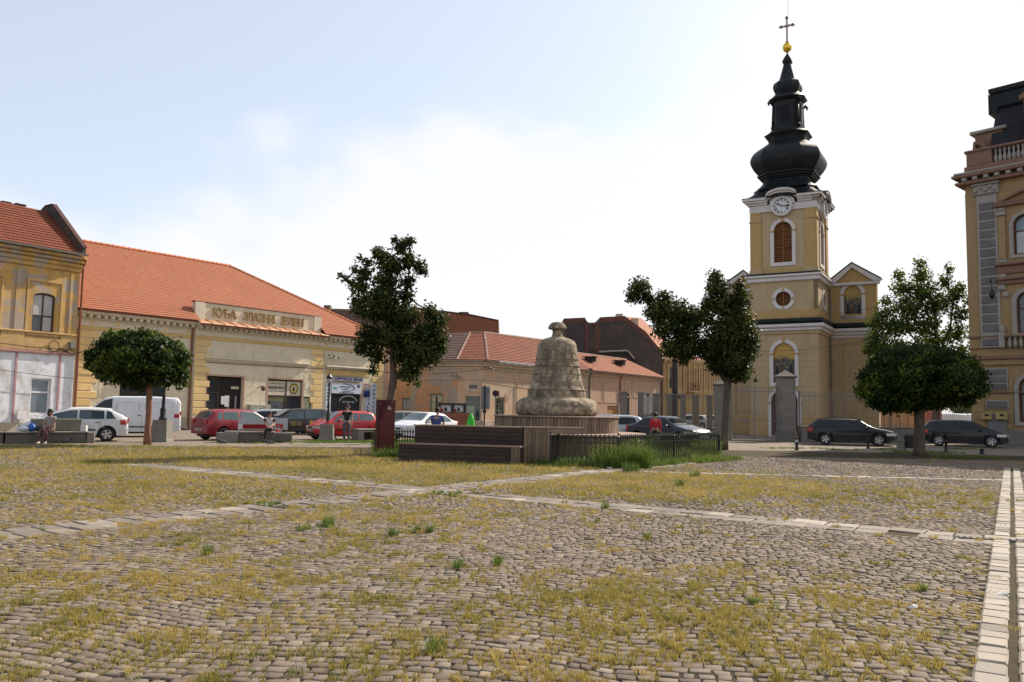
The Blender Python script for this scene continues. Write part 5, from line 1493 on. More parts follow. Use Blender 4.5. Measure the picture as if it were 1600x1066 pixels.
# ================================================================== GROUND
def ground_mat():
 m, nt, b = nodes_of('joint_soil')
 f, n = noise_fac(nt, 0.35, 8, .65, .35, .65)
 f2, n2 = noise_fac(nt, 9, 6, .7, .3, .7)
 c = mixc(nt, f, (.055, .044, .027), (.095, .078, .042)); c = mixc(nt, f2, c, (.04, .033, .018))
 nt.links.new(c, b.inputs['Base Color']); b.inputs['Roughness'].default_value = .95; b.inputs['Specular IOR Level'].default_value = .1
 bump_to(nt, b, n2, .8, .03)
 return m
def sheet(name, pts, mat, z, parent=None):
 o = MB().add([(p[0], p[1], z) for p in pts], [tuple(range(len(pts)))]).build(name, mat, parent)
 if parent is None: setting(o)
 return o
SOIL = ground_mat()
ground = sheet('ground', [(-700, -60), (700, -60), (700, 1200), (-700, 1200)], SOIL, 0.0)
def far_paving_mat(name, cols, mortar, scale, bumpd=.03):
 m, nt, b = nodes_of(name)
 g = nd(nt, 'ShaderNodeNewGeometry')
 mp_ = nd(nt, 'ShaderNodeMapping'); mp_.inputs['Rotation'].default_value = (0, 0, rad(28)); nt.links.new(g.outputs['Position'], mp_.inputs[0])
 v = nd(nt, 'ShaderNodeTexVoronoi'); v.inputs['Scale'].default_value = scale; v.inputs['Randomness'].default_value = .55; nt.links.new(mp_.outputs[0], v.inputs['Vector'])
 v2 = nd(nt, 'ShaderNodeTexVoronoi'); v2.feature = 'DISTANCE_TO_EDGE'; v2.inputs['Scale'].default_value = scale; v2.inputs['Randomness'].default_value = .55; nt.links.new(mp_.outputs[0], v2.inputs['Vector'])
 sp_ = nd(nt, 'ShaderNodeSeparateColor'); nt.links.new(v.outputs['Color'], sp_.inputs[0])
 c = mixc(nt, sp_.outputs[0], cols[0], cols[1])
 f, n = noise_fac(nt, .5, 7, .7, .3, .7)
 c = mixc(nt, f, c, cols[2])
 mr_ = nd(nt, 'ShaderNodeMapRange'); mr_.inputs['From Min'].default_value = .02; mr_.inputs['From Max'].default_value = .10; nt.links.new(v2.outputs['Distance'], mr_.inputs['Value'])
 c = mixc(nt, mr_.outputs[0], mortar, c)
 nt.links.new(c, b.inputs['Base Color']); b.inputs['Roughness'].default_value = .9; b.inputs['Specular IOR Level'].default_value = .2
 bump_to(nt, b, mr_.outputs[0], .7, bumpd)
 return m
PAVE_FAR = far_paving_mat('street_setts', ((.24, .19, .15), (.17, .14, .12), (.27, .22, .17)), (.10, .08, .055), 7.0)
# street running behind the square, 4 mm above the soil
street = sheet('street', [(-60, 31.2), (-13, 32.3), (4, 36.2), (12, 37), (24, 35.5), (60, 28), (90, 60), (60, 115), (-30, 115), (-60, 60)], PAVE_FAR, 0.004)
def cobble_mat():
 m, nt, b = nodes_of('porphyry_setts')
 a = nd(nt, 'ShaderNodeAttribute'); a.attribute_name = 'rnd'
 r = nd(nt, 'ShaderNodeValToRGB')
 e = r.color_ramp.elements
 e[0].position = 0; e[0].color = (.088, .068, .055, 1); e[1].position = 1; e[1].color = (.29, .23, .18, 1)
 for p, c in ((.35, (.138, .106, .087, 1)), (.6, (.185, .145, .118, 1)), (.8, (.19, .163, .135, 1))):
  q = e.new(p); q.color = c
 nt.links.new(a.outputs['Fac'], r.inputs[0])
 f, n = noise_fac(nt, .45, 6, .7, .35, .7)
 c = mixc(nt, f, r.outputs[0], (.23, .185, .13), 'MIX')
 mm = nt.nodes.new('ShaderNodeMix'); mm.data_type = 'RGBA'; mm.inputs[0].default_value = .45
 nt.links.new(r.outputs[0], mm.inputs[6]); nt.links.new(c, mm.inputs[7])
 f2, n2 = noise_fac(nt, 40, 6, .75, .3, .75)
 c = mixc(nt, f2, mm.outputs[2], (.11, .085, .07))
 mm2 = nt.nodes.new('ShaderNodeMix'); mm2.data_type = 'RGBA'; mm2.inputs[0].default_value = .35
 nt.links.new(mm.outputs[2], mm2.inputs[6]); nt.links.new(c, mm2.inputs[7])
 nt.links.new(mm2.outputs[2], b.inputs['Base Color'])
 b.inputs['Roughness'].default_value = .85; b.inputs['Specular IOR Level'].default_value = .15
 bump_to(nt, b, n2, .5, .006)
 return m
COB = cobble_mat()
SLAB = M('pale_granite_slab', (.25, .21, .165), var=.15, scale=3, col2=(.23, .20, .17), patch=(1.3, .5, .6), per_obj=.20, bump=.4, bscale=25, rough=.75)
SLABG = M('grey_granite_slab', (.165, .135, .11), var=.15, scale=3, per_obj=.16, bump=.4, bscale=25, rough=.75)
# paving bands: centre lines on the ground with widths
def gl(a, b):
 p, q = G(*a), G(*b); return Vector((p.x, p.y)), Vector((q.x, q.y))
b1a, b1b = gl((0, 837), (1085, 722)); b2a, b2b = gl((215, 727), (1558, 846)); b3a, b3b = gl((900, 736), (1566, 751)); b4a, b4b = gl((1573.5, 735), (1547, 1066))
d1 = (b1b - b1a).normalized(); b1a = b1a - d1 * 1.5
d4 = (b4b - b4a).normalized(); b4b = b4b + d4 * 1.2
b2b = b2b
BANDS = [(b1a, b1b, .84), (b2a, b2b, .84), (b3a, b3b, .36), (b4a + d4 * -1.0, b4b, .22), (b4a + d4 * -1.0 + Vector((-d4.y, d4.x)) * .23, b4b + Vector((-d4.y, d4.x)) * .23, .24)]
def band_dist(x, y, A, B_, w):
 ax, ay = A.x, A.y; dx, dy = (B_ - A).normalized(); L_1 = (B_ - A).length
 s_ = (x - ax) * dx + (y - ay) * dy; t_ = np.abs(-(x - ax) * dy + (y - ay) * dx)
 return (s_ > -.05) & (s_ < L_1 + .05) & (t_ < w / 2 + .005)
# setts: cells of a warped grid, so that neighbours never overlap
PITCH_U, PITCH_V = 0.112, 0.106
def warp(u, v):
 """grid coordinates (metres) -> world: segmental arcs across the square plus slow drift"""
 per = 3.0; ph = np.mod(u + .6 * np.sin(v * .21), per) / per - .5
 R = 4.0 + 3.5 * np.clip((8.5 - v) / 3, 0, 1); off = np.sqrt(np.maximum(.1, R * R - (ph * per) ** 2)) - R
 v2 = v + off * 1.0 + .12 * np.sin(u * .55 + 1.3) + .05 * np.sin(u * 1.9 + v * .8)
 u2 = u + .10 * np.sin(v * .7) + .03 * np.sin(v * 2.3 + u)
 a = rad(-14); c, s_ = math.cos(a), math.sin(a)
 return u2 * c - v2 * s_, u2 * s_ + v2 * c
ang = rad(-14)
nv = np.arange(-6, 46, PITCH_V); nc = int(68 / PITCH_U)
wds = RNG.uniform(.080, .144, (len(nv), nc)); st_ = np.cumsum(wds, 1) - wds - 34 + RNG.uniform(0, .1, (len(nv), 1))
U = st_.ravel(); WU = wds.ravel(); V_ = np.repeat(nv, nc)
cx_, cy_ = warp(U + WU / 2, V_ + PITCH_V / 2)
FARL = 29.5
keep = (cy_ > 3.9) & (np.abs(cx_ - .4) < cy_ * .66 + 2.2)
edge_far = 31.3 - .02 * cx_
keep &= (cy_ < np.where(cx_ < -4, 32.4, np.where(cx_ > 8, 31.5, FARL)))
# stop at the right-hand slab strip
right_side = ((cx_ - b4a.x) * d4.y - (cy_ - b4a.y) * d4.x)
for A_, B_, w_ in BANDS: keep &= ~band_dist(cx_, cy_, A_, B_, w_)
LAWN = None
U = U[keep]; V_ = V_[keep]; WU = WU[keep]; cx_ = cx_[keep]; cy_ = cy_[keep]
n = len(U)
dist = np.hypot(cx_, cy_)
order = np.argsort(dist); WU = WU[order]; U, V_, cx_, cy_, dist = U[order], V_[order], cx_[order], cy_[order], dist[order]
jo = RNG.uniform(.004, .012, (n, 4)) + (RNG.random((n, 1)) < .05) * .012   # joint widths per side
cu0 = U + jo[:, 0]; cu1 = U + WU - jo[:, 1]; cv0 = V_ + jo[:, 2]; cv1 = V_ + PITCH_V - jo[:, 3]
jit = lambda: RNG.uniform(-.008, .008, n)
def ring_pts(ins, z, tilt=True, chop=0.0):
 P = []
 for (uu, vv) in ((cu0 + ins, cv0 + ins), (cu1 - ins, cv0 + ins), (cu1 - ins, cv1 - ins), (cu0 + ins, cv1 - ins)):
  x, y = warp(uu, vv); P.append(np.stack([x, y], 1))
 return P
tx = RNG.normal(0, .035, n); ty = RNG.normal(0, .04, n)
hz = .012 + RNG.normal(0, .0025, n) + .003 * np.sin(cx_ * .9) * np.sin(cy_ * .7)
sink = RNG.random(n) < .03; hz = np.where(sink, hz - .012, hz); hz = np.maximum(hz, .006)
cj = [np.stack([jit(), jit()], 1) for _ in range(4)]
base = ring_pts(0.0, 0); top = ring_pts(0.0045, 0)
Vt = np.zeros((n, 8, 3))
for k in range(4):
 Vt[:, k, :2] = base[k] + cj[k]; Vt[:, k, 2] = -.012
 t_ = top[k] + cj[k]; Vt[:, 4 + k, :2] = t_
 Vt[:, 4 + k, 2] = hz + (t_[:, 0] - cx_) * tx + (t_[:, 1] - cy_) * ty
# upper part of the side stays near vertical: mid ring for close stones
near = dist < 14
rnd = np.clip(RNG.beta(1.4, 1.6, n), 0, 1)
NP_ = 300
Fb = np.array([(4, 5, 6, 7), (0, 1, 5, 4), (1, 2, 6, 5), (2, 3, 7, 6), (3, 0, 4, 7)])
def near_block(idx):
 k = len(idx)
 V12 = np.zeros((k, 12, 3)); V12[:, :4] = Vt[idx, :4]
 mid = Vt[idx, :4] * .6 + Vt[idx, 4:] * .4
 mid[:, :, 2] = Vt[idx, 4:, 2] - .003
 V12[:, 4:8] = mid
 V12[:, 8:12] = Vt[idx, 4:]
 c_ = V12[:, 8:12, :2].mean(1, keepdims=True)
 V12[:, 8:12, :2] = c_ + (V12[:, 8:12, :2] - c_) * .985
 return V12
Fn = np.array([(8, 9, 10, 11), (0, 1, 5, 4), (1, 2, 6, 5), (2, 3, 7, 6), (3, 0, 4, 7), (4, 5, 9, 8), (5, 6, 10, 9), (6, 7, 11, 10), (7, 4, 8, 11)])
# the 300 that show largest are objects of their own
vis = np.where((np.abs(cx_) < cy_ * .63) & (cy_ > 4.85))[0][:NP_]
isp = np.zeros(n, bool); isp[vis] = True
for i in vis:
 vv = near_block(np.array([i]))[0]; o_ = Vector((cx_[i], cy_[i], 0)); vv = vv - np.array(o_)
 me = fast_mesh('cobblestone', vv, Fn, COB, np.full(12, rnd[i]))
 link('cobblestone', me, ground, o_)
nb = np.where(near & ~isp)[0]; Vn = near_block(nb)
fb = np.where(~near & ~isp)[0]
V1 = Vn.reshape(-1, 3); F1 = (Fn[None] + (np.arange(len(nb)) * 12)[:, None, None]).reshape(-1, 4)
V2 = Vt[fb].reshape(-1, 3); F2 = (Fb[None] + (np.arange(len(fb)) * 8)[:, None, None]).reshape(-1, 4) + len(V1)
me = fast_mesh('cobblestones', np.concatenate([V1, V2]), np.concatenate([F1, F2]), COB, np.concatenate([np.repeat(rnd[nb], 12), np.repeat(rnd[fb], 8)]))
co_ = link('cobblestones', me, ground); co_['kind'] = 'stuff'
# slabs of the bands
def slab_band(name, A, B_, rows, ln, mats, gap=.012, pale=.5, skip=0.0, alongvar=.2, h=.026):
 root = bpy.data.objects.new(name, None); COL.objects.link(root); root['kind'] = 'structure'
 d = (B_ - A).normalized(); nrm = Vector((-d.y, d.x)); L_1 = (B_ - A).length
 root.location = (A.x, A.y, 0); root.rotation_euler = (0, 0, math.atan2(d.y, d.x))
 W_ = sum(rows); y = -W_ / 2
 for w in rows:
  x = random.uniform(-.2, 0)
  while x < L_1:
   l_ = ln * random.uniform(1 - alongvar, 1 + alongvar)
   if random.random() > skip:
    j = [random.uniform(-.03, .03) * min(l_, w) for _ in range(8)]
    x0, x1, y0, y1 = x + gap, x + l_ - gap, y + gap, y + w - gap
    z = h + random.uniform(-.006, .006); t1, t2 = random.uniform(-.01, .01) * l_, random.uniform(-.01, .01) * w
    b_ = .016
    bt = [(x0 + j[0], y0 + j[1]), (x1 + j[2], y0 + j[3]), (x1 + j[4], y1 + j[5]), (x0 + j[6], y1 + j[7])]
    cx2 = sum(p[0] for p in bt) / 4; cy2 = sum(p[1] for p in bt) / 4
    vs = [(p[0] - cx2, p[1] - cy2, -.01) for p in bt] + [(p[0] - cx2, p[1] - cy2, z - .012) for p in bt] + [((p[0] - cx2) * (1 - b_ * 2 / l_), (p[1] - cy2) * (1 - b_ * 2 / w), z + (t1 if k in (1, 2) else -t1) + (t2 if k > 1 else -t2)) for k, p in enumerate(bt)]
    mb = MB().add(vs, [(8, 9, 10, 11)] + [(a, (a + 1) % 4, 4 + (a + 1) % 4, 4 + a) for a in range(4)] + [(4 + a, 4 + (a + 1) % 4, 8 + (a + 1) % 4, 8 + a) for a in range(4)])
    o = mb.build('paving_slab', mats[0] if random.random() < pale else mats[1], root); o.location = (cx2, cy2, 0)
   x += l_
  y += w
 return root
slab_band('paving_strip', b1a, b1b, (.42, .42), .34, (SLAB, SLABG), pale=.22, skip=.03, h=.017)
slab_band('paving_strip', b2a, b2b, (.42, .42), .42, (SLAB, SLABG), pale=.25, skip=.03, h=.017)
slab_band('paving_strip', b3a, b3b, (.34,), .36, (SLAB, SLABG), pale=.75, h=.017)
slab_band('paving_strip', b4a - d4 * 1.0, b4b, (.2,), .24, (SLAB, SLABG), pale=.9, gap=.006)
sh = Vector((-d4.y, d4.x)) * .25
slab_band('paving_strip', b4a - d4 * 1.0 + sh, b4b + sh, (.2,), .26, (SLAB, SLABG), pale=.85, gap=.006)
# drain channel grating across the right strip
dg_a, dg_b = gl((1497, 842), (1640, 851))
dgr = thing('drain_grating', 'dark slotted drain grating crossing the pale slab strip at right', 'drain', (dg_a.x, dg_a.y, 0), math.atan2((dg_b - dg_a).y, (dg_b - dg_a).x))
mb = MB()
Ld = (dg_b - dg_a).length
mb.box(0, Ld, -.06, -.045, .0, .036).box(0, Ld, .045, .06, 0, .036)
mb.build('frame', GREYI, dgr)
bm_ = MB().box(-.02, .02, -.044, .044, .0, .034).mesh('bar', M('dusty_iron', (.20, .18, .16)))
for i in range(int(Ld / .075)): link('bar', bm_, dgr, (.04 + i * .075, 0, 0))
# ------------------------------------------------------------------ grass in the joints
def grass_mat(name, c1, c2, c3, trans=.25):
 m, nt, b = nodes_of(name)
 a = nd(nt, 'ShaderNodeAttribute'); a.attribute_name = 'rnd'
 r = nd(nt, 'ShaderNodeValToRGB'); e = r.color_ramp.elements
 e[0].color = c4(c1); e[1].color = c4(c3); q = e.new(.5); q.color = c4(c2)
 nt.links.new(a.outputs['Fac'], r.inputs[0]); nt.links.new(r.outputs[0], b.inputs['Base Color'])
 b.inputs['Roughness'].default_value = .6; b.inputs['Specular IOR Level'].default_value = .2
 tr = nd(nt, 'ShaderNodeBsdfTranslucent'); nt.links.new(r.outputs[0], tr.inputs[0])
 ms = nd(nt, 'ShaderNodeMixShader'); ms.inputs[0].default_value = trans
 nt.links.new(b.outputs[0], ms.inputs[1]); nt.links.new(tr.outputs[0], ms.inputs[2])
 nt.links.new(ms.outputs[0], nt.nodes['Material Output'].inputs[0])
 return m
DRYG = grass_mat('dry_yellow_grass', (.13, .15, .03), (.35, .275, .07), (.52, .37, .12), .4)
GRNG = grass_mat('green_grass', (.055, .10, .018), (.12, .18, .035), (.26, .27, .07), .4)
def value_noise(x, y, sc, seed):
 out = np.zeros(len(x)); amp = 1; tot = 0; r_ = np.random.default_rng(seed)
 T = r_.random((64, 64))
 for o_ in range(4):
  xs, ys = x * sc + 17.3 * o_, y * sc + 9.1 * o_
  i, j = np.floor(xs).astype(int), np.floor(ys).astype(int); fx, fy = xs - i, ys - j
  fx = fx * fx * (3 - 2 * fx); fy = fy * fy * (3 - 2 * fy)
  g_ = lambda a, b: T[a % 64, b % 64]
  out += amp * ((g_(i, j) * (1 - fx) + g_(i + 1, j) * fx) * (1 - fy) + (g_(i, j + 1) * (1 - fx) + g_(i + 1, j + 1) * fx) * fy)
  tot += amp; amp *= .55; sc *= 2.1
 return out / tot
def blades(X, Y, H, Wd, nb_, spread, seed, z0=0.0, seg=1):
 """tufts at X,Y: nb_ blades each; returns V, F(tri), rnd"""
 r_ = np.random.default_rng(seed); n_ = len(X)
 X = np.repeat(X, nb_); Y = np.repeat(Y, nb_); H = np.repeat(H, nb_); tr_ = np.repeat(r_.random(n_), nb_); k = len(X)
 z0 = np.repeat(z0, nb_) if np.ndim(z0) else z0
 a = r_.uniform(0, 2 * np.pi, k); rr_ = spread * np.sqrt(r_.random(k)); bx = X + rr_ * np.cos(a); by = Y + rr_ * np.sin(a)
 h = H * r_.uniform(.45, 1.15, k); ln = r_.uniform(.15, .9, k) * h; la = a + r_.normal(0, .9, k)
 wa = r_.uniform(0, np.pi, k); wx, wy = np.cos(wa) * Wd / 2, np.sin(wa) * Wd / 2
 V = np.zeros((k, 3 + 2 * (seg - 1), 3))
 zb = z0 + np.zeros(k)
 if seg == 1:
  V[:, 0] = np.stack([bx - wx, by - wy, zb], 1); V[:, 1] = np.stack([bx + wx, by + wy, zb], 1)
  V[:, 2] = np.stack([bx + ln * np.cos(la), by + ln * np.sin(la), zb + h], 1); F_ = np.array([(0, 1, 2)])
 else:
  mxx, myy = bx + .3 * ln * np.cos(la), by + .3 * ln * np.sin(la)
  V[:, 0] = np.stack([bx - wx, by - wy, zb], 1); V[:, 1] = np.stack([bx + wx, by + wy, zb], 1)
  V[:, 2] = np.stack([mxx + wx * .8, myy + wy * .8, zb + h * .62], 1); V[:, 3] = np.stack([mxx - wx * .8, myy - wy * .8, zb + h * .62], 1)
  V[:, 4] = np.stack([bx + ln * np.cos(la), by + ln * np.sin(la), zb + h * .92], 1)
  F_ = np.array([(0, 1, 2), (0, 2, 3), (3, 2, 4)])
 nv_ = V.shape[1]
 Fc = (F_[None] + (np.arange(k) * nv_)[:, None, None]).reshape(-1, 3)
 rn = np.clip(tr_ * .45 + r_.random(k) * .45 + (value_noise(X + 30, Y + 30, .8, 8) - .5) * .9 + .02, 0, 1)
 return V.reshape(-1, 3), Fc, np.repeat(rn, nv_)
def gather(parts, name, mat):
 Vs, Fs, Rs, o_ = [], [], [], 0
 for V, F_, R_ in parts:
  Vs.append(V); Fs.append(F_ + o_); Rs.append(R_); o_ += len(V)
 return fast_mesh(name, np.concatenate(Vs), np.concatenate(Fs), mat, np.concatenate(Rs))
# hot spots: (px, py, radius m, weight)
HOT = [(1100, 960, 1.2, .30), (1280, 985, 1.0, .25), (900, 1010, 1.0, .15), (1210, 900, 1.0, .05), (30, 930, .9, .12), (200, 900, 1.0, .12), (650, 735, 4.5, .40), (760, 745, 3.5, .30),
       (1000, 755, 3.2, .35), (1250, 765, 2.8, .20), (1400, 768, 2.5, .14), (120, 730, 4.5, .25), (300, 712, 5, .25), (120, 770, 3, .20), (300, 790, 2.2, .15), (500, 860, 2.2, .10), (700, 850, 2, .08), (300, 870, 2.0, .10),
       (520, 710, 5, .25), (60, 700, 3, .1), (1150, 800, 3, -.05), (1380, 850, 1.6, -.28), (1250, 840, 1.6, -.12), (200, 970, .9, .10), (60, 1010, .6, .12), (500, 940, .9, .12), (650, 1010, .7, .14), (380, 1040, .5, .08), (1480, 960, .8, -.05), (900, 850, 1.5, -.1), (1400, 730, 3.5, -.3), (1250, 725, 3.5, -.25), (600, 760, 2, -.15), (850, 960, .8, .1)]
def cover(x, y):
 c = value_noise(x + 40, y + 40, .45, 3) * .16 + value_noise(x + 11, y + 70, 1.4, 5) * .40 + value_noise(x + 31, y + 20, 4.2, 6) * 1.1 - .405
 for px, py, r_, w in HOT:
  g_ = G(px, py); c = c + .62 * w * np.exp(-((x - g_.x) ** 2 + (y - g_.y) ** 2) / (2 * r_ * r_))
 for A_, B_, w_ in BANDS[:2] + BANDS[3:]: c = np.where(band_dist(x, y, A_, B_, w_ - .10), c - .30, c)
 return c
def scatter(y0, y1, dens, seed):
 r_ = np.random.default_rng(seed)
 area = .66 * (y1 ** 2 - y0 ** 2)
 k = int(area * dens); y = np.sqrt(r_.uniform(y0 ** 2, y1 ** 2, k)); x = r_.uniform(-.66, .66, k) * y
 return x, y, r_
def snap(x, y, r_):
 return x, y
parts = []
for y0, y1, dens, nb_, wd, sp, hh, seg in ((4.2, 8, 520, 9, .0045, .018, .034, 2), (8, 14, 300, 8, .0065, .025, .036, 1), (14, 22, 130, 7, .012, .06, .040, 1), (22, 32.5, 60, 7, .022, .10, .05, 1)):
 r_ = np.random.default_rng(int(y0 * 10)); ix = np.where((cy_ >= y0) & (cy_ < y1))[0]; kk = r_.choice(ix, int(len(ix) * .0119 * dens)); tt = r_.random((len(kk), 1)); e_ = r_.integers(0, 4, len(kk))
 pp_ = Vt[kk, e_, :2] * tt + Vt[kk, (e_ + 1) % 4, :2] * (1 - tt) + r_.normal(0, .004, (len(kk), 2)); x, y = pp_[:, 0], pp_[:, 1]
 c = cover(x, y); pr = np.clip((c - (.415 if y0 < 14 else .47)) * 3.4, 0.08, .85)
 k = r_.random(len(x)) < pr
 x, y, c = x[k], y[k], c[k]
 h = hh * np.clip(.55 + (c - .4) * 2.6, .45, 2.0) * r_.uniform(.7, 1.3, len(x))
 parts.append(blades(x, y, h, wd, nb_, sp, int(y0), 0.004, seg))
dg = link('dry_grass', gather(parts, 'dry_grass', DRYG))
tag(dg, 'short yellowed grass growing in the joints of the cobbled square', 'grass', kind='stuff')
# coarser clumps standing proud in the near field
tf = []
for y0, y1, dens, wd in ((4.2, 9, 26, .005), (9, 18, 16, .009)):
 x, y, r_ = scatter(y0, y1, dens, int(y0 * 7) + 3); c = cover(x, y); k = r_.random(len(x)) < np.clip((c - .44) * 2.2, 0.07, .8)
 x, y = x[k], y[k]; tf.append(blades(x, y, r_.uniform(.035, .085, len(x)), wd, 34, .055, 91, .004, 2))
cg = link('dry_grass_clumps', gather(tf, 'dry_grass_clumps', DRYG))
tag(cg, 'taller golden grass clumps standing out of the cobbled foreground', 'grass', kind='stuff')
# greener tufts, sparse
parts = []
x, y, r_ = scatter(4.5, 30, .45, 77); c = value_noise(x + 5, y, .4, 9); k = c > .52; x, y = x[k], y[k]
parts.append(blades(x, y, r_.uniform(.04, .10, len(x)), .006, 12, .04, 5, .004, 2))
for px, py, hh, r0_ in ((1437, 925, .10, .05), (683, 1020, .10, .07), (516, 822, .14, .12), (498, 828, .07, .3), (668, 833, .13, .06), (648, 833, .12, .06), (617, 838, .13, .08), (1010, 845, .12, .05), (718, 890, .13, .06), (780, 885, .13, .07), (325, 868, .14, .05), (945, 795, .14, .1), (700, 774, .08, .35), (1060, 760, .22, .1), (1085, 745, .2, .15), (1180, 945, .07, .05), (420, 790, .08, .2), (150, 724, .1, .4), (985, 738, .3, .25)):
 g_ = G(px, py); k_ = max(3, int(60 * r0_)); aa = RNG.uniform(0, 6.28, k_); rr_ = r0_ * np.sqrt(RNG.random(k_))
 parts.append(blades(g_.x + rr_ * np.cos(aa), g_.y + rr_ * np.sin(aa), np.full(k_, hh), .008, 18, .03, int(px), .004, 2))
gg = link('green_weeds', gather(parts, 'green_weeds', GRNG))
tag(gg, 'scattered green weed tufts between the cobblestones', 'weeds', kind='stuff')
# grass verge at the street edge (green patches far away)
parts = []
for px0, px1, py, wd, dens in ((345, 590, 692, 1.4, 60), (480, 590, 690, 1.2, 60), (100, 330, 700, .8, 18), (0, 110, 699, .8, 16), (1190, 1290, 701, .8, 20), (1290, 1400, 703, 1.2, 40), (1380, 1500, 708, 1.3, 40), (1460, 1560, 715, 1.0, 35), (1480, 1560, 702, .8, 30), (820, 980, 728, .9, 50), (980, 1130, 716, 1.0, 40)):
 a, b = G(px0, py), G(px1, py); ln = (b - a).length; k_ = int(ln * wd * dens)
 t = RNG.random(k_); o2 = RNG.normal(0, wd * .4, k_)
 X = a.x + (b.x - a.x) * t; Y = a.y + (b.y - a.y) * t + o2
 cc_ = value_noise(X, Y, .7, 21); kk = cc_ > .42; X, Y = X[kk], Y[kk]
 parts.append(blades(X, Y, np.full(len(X), .10) * RNG.uniform(.5, 1.3, len(X)), .02, 9, .1, int(px0), .004, 1))
vg = link('verge_grass', gather(parts, 'verge_grass', GRNG))
tag(vg, 'green grass patches along the far edge of the square', 'grass', kind='stuff')
# ================================================================== BELL MONUMENT
WOODD = M('weathered_shaded_planks', (.045, .031, .025), var=.25, scale=4, per_obj=.22, bump=.5, bscale=18, rough=.8, stain=(.03, .022, .018, .5))  # weathered timber, with the shade on the seating fronts put into the colour
WOODL = M('weathered_lit_brown_planks', (.20, .145, .10), var=.25, scale=4, per_obj=.25, bump=.5, bscale=18, rough=.85, stain=(.07, .05, .04, .8))  # lighter copy: sunlight on the seating sides put into the colour; also plinth boards
WOODT = M('weathered_top_planks', (.24, .17, .13), var=.2, scale=4, per_obj=.15, bump=.5, bscale=18, rough=.85)
BC = Vector((( 871 - 800) / F * 29.0, 29.0))
def bell_stone_mat():
 m, nt, b = nodes_of('weathered_bell_stone')
 f1, n1_ = noise_fac(nt, 2.6, 10, .8, .43, .57, .5)
 f2, n2_ = noise_fac(nt, 7, 9, .8, .47, .58, .4)
 f3, n3_ = noise_fac(nt, 1.3, 6, .7, .45, .62, .5, (1, 1, .4))
 c = mixc(nt, f1, (.15, .12, .085), (.47, .38, .27))
 c = mixc(nt, f2, c, (.055, .047, .037), 'MIX')
 c2 = mixc(nt, .5, mixc(nt, f1, (.15, .12, .085), (.47, .38, .27)), c)
 c = mixc(nt, f3, c2, (.10, .082, .06))
 mm = mixc(nt, .8, c2, c)
 nt.links.new(mm, b.inputs['Base Color']); b.inputs['Roughness'].default_value = .92; b.inputs['Specular IOR Level'].default_value = .15
 bump_to(nt, b, n2_, .55, .04)
 return m
BST = bell_stone_mat()
def zb(y, x=871, D=29.0): return CAM_H + (hor(x) - y) / F * D
bell = thing('bell_monument', 'giant weathered stone bell monument with mushroom shaped knob on a round wooden plinth', 'monument', (BC.x, BC.y, 0))
def stone_lathe(prof, seg, amp, name, n=4, parent=bell, sc=2.5):
 P = smooth_prof(prof, n) if n > 1 else prof
 mb = MB().lathe(P, seg)
 vs = []
 for v in mb.v:
  q = Vector(v); d = Vector((q.x, q.y, 0)); L_1 = max(.05, d.length)
  w = noise.fractal(Vector((q.x * sc, q.y * sc, q.z * sc)), .7, 2.1, 5) * amp + noise.noise(Vector((q.x * 12, q.y * 12, q.z * 12))) * amp * .35
  vs.append(tuple(q + d / L_1 * w + Vector((0, 0, w * .3))))
 mb.v = vs
 return mb.build(name, BST, parent, smooth=True)
k_ = 29.0 / F
zt0 = 1.45
tor = stone_lathe([(1.15, zt0 - .02), (1.36, zt0 + .01), (1.45, zt0 + .16), (1.45, zt0 + .34), (1.36, zt0 + .50), (1.15, zt0 + .60), (.85, zt0 + .62), (.2, zt0 + .62)], 96, .022, 'bell_base')
prof = [(45.5 * k_, zt0 + .58), (45.5 * k_, zb(621)), (45 * k_, zb(610)), (43.5 * k_, zb(609)), (41.5 * k_, zb(605)), (40.5 * k_, zb(601)), (38 * k_, zb(590)), (36 * k_, zb(578)), (34 * k_, zb(565)), (32.2 * k_, zb(553)), (30.8 * k_, zb(545)), (29.6 * k_, zb(538.5)), (27.5 * k_, zb(534.5)), (22 * k_, zb(530.5)), (14 * k_, zb(528.2)), (10.2 * k_, zb(526.5))]
fine = []
for a, b in zip(prof, prof[1:]):
 for i in range(5): fine.append((a[0] + (b[0] - a[0]) * i / 5, a[1] + (b[1] - a[1]) * i / 5))
fine.append(prof[-1])
bd = stone_lathe(fine, 112, .010, 'bell_body', 1)
# raised bands and vertical seam on the bell
for y_, r_ in ((573, 35.5), (610, 45.0)):
 stone_lathe([(r_ * k_ - .02, zb(y_ + .8)), (r_ * k_ + .022, zb(y_ + .5)), (r_ * k_ + .022, zb(y_ - .5)), (r_ * k_ - .02, zb(y_ - .8))], 96, .008, 'bell_band', 1)
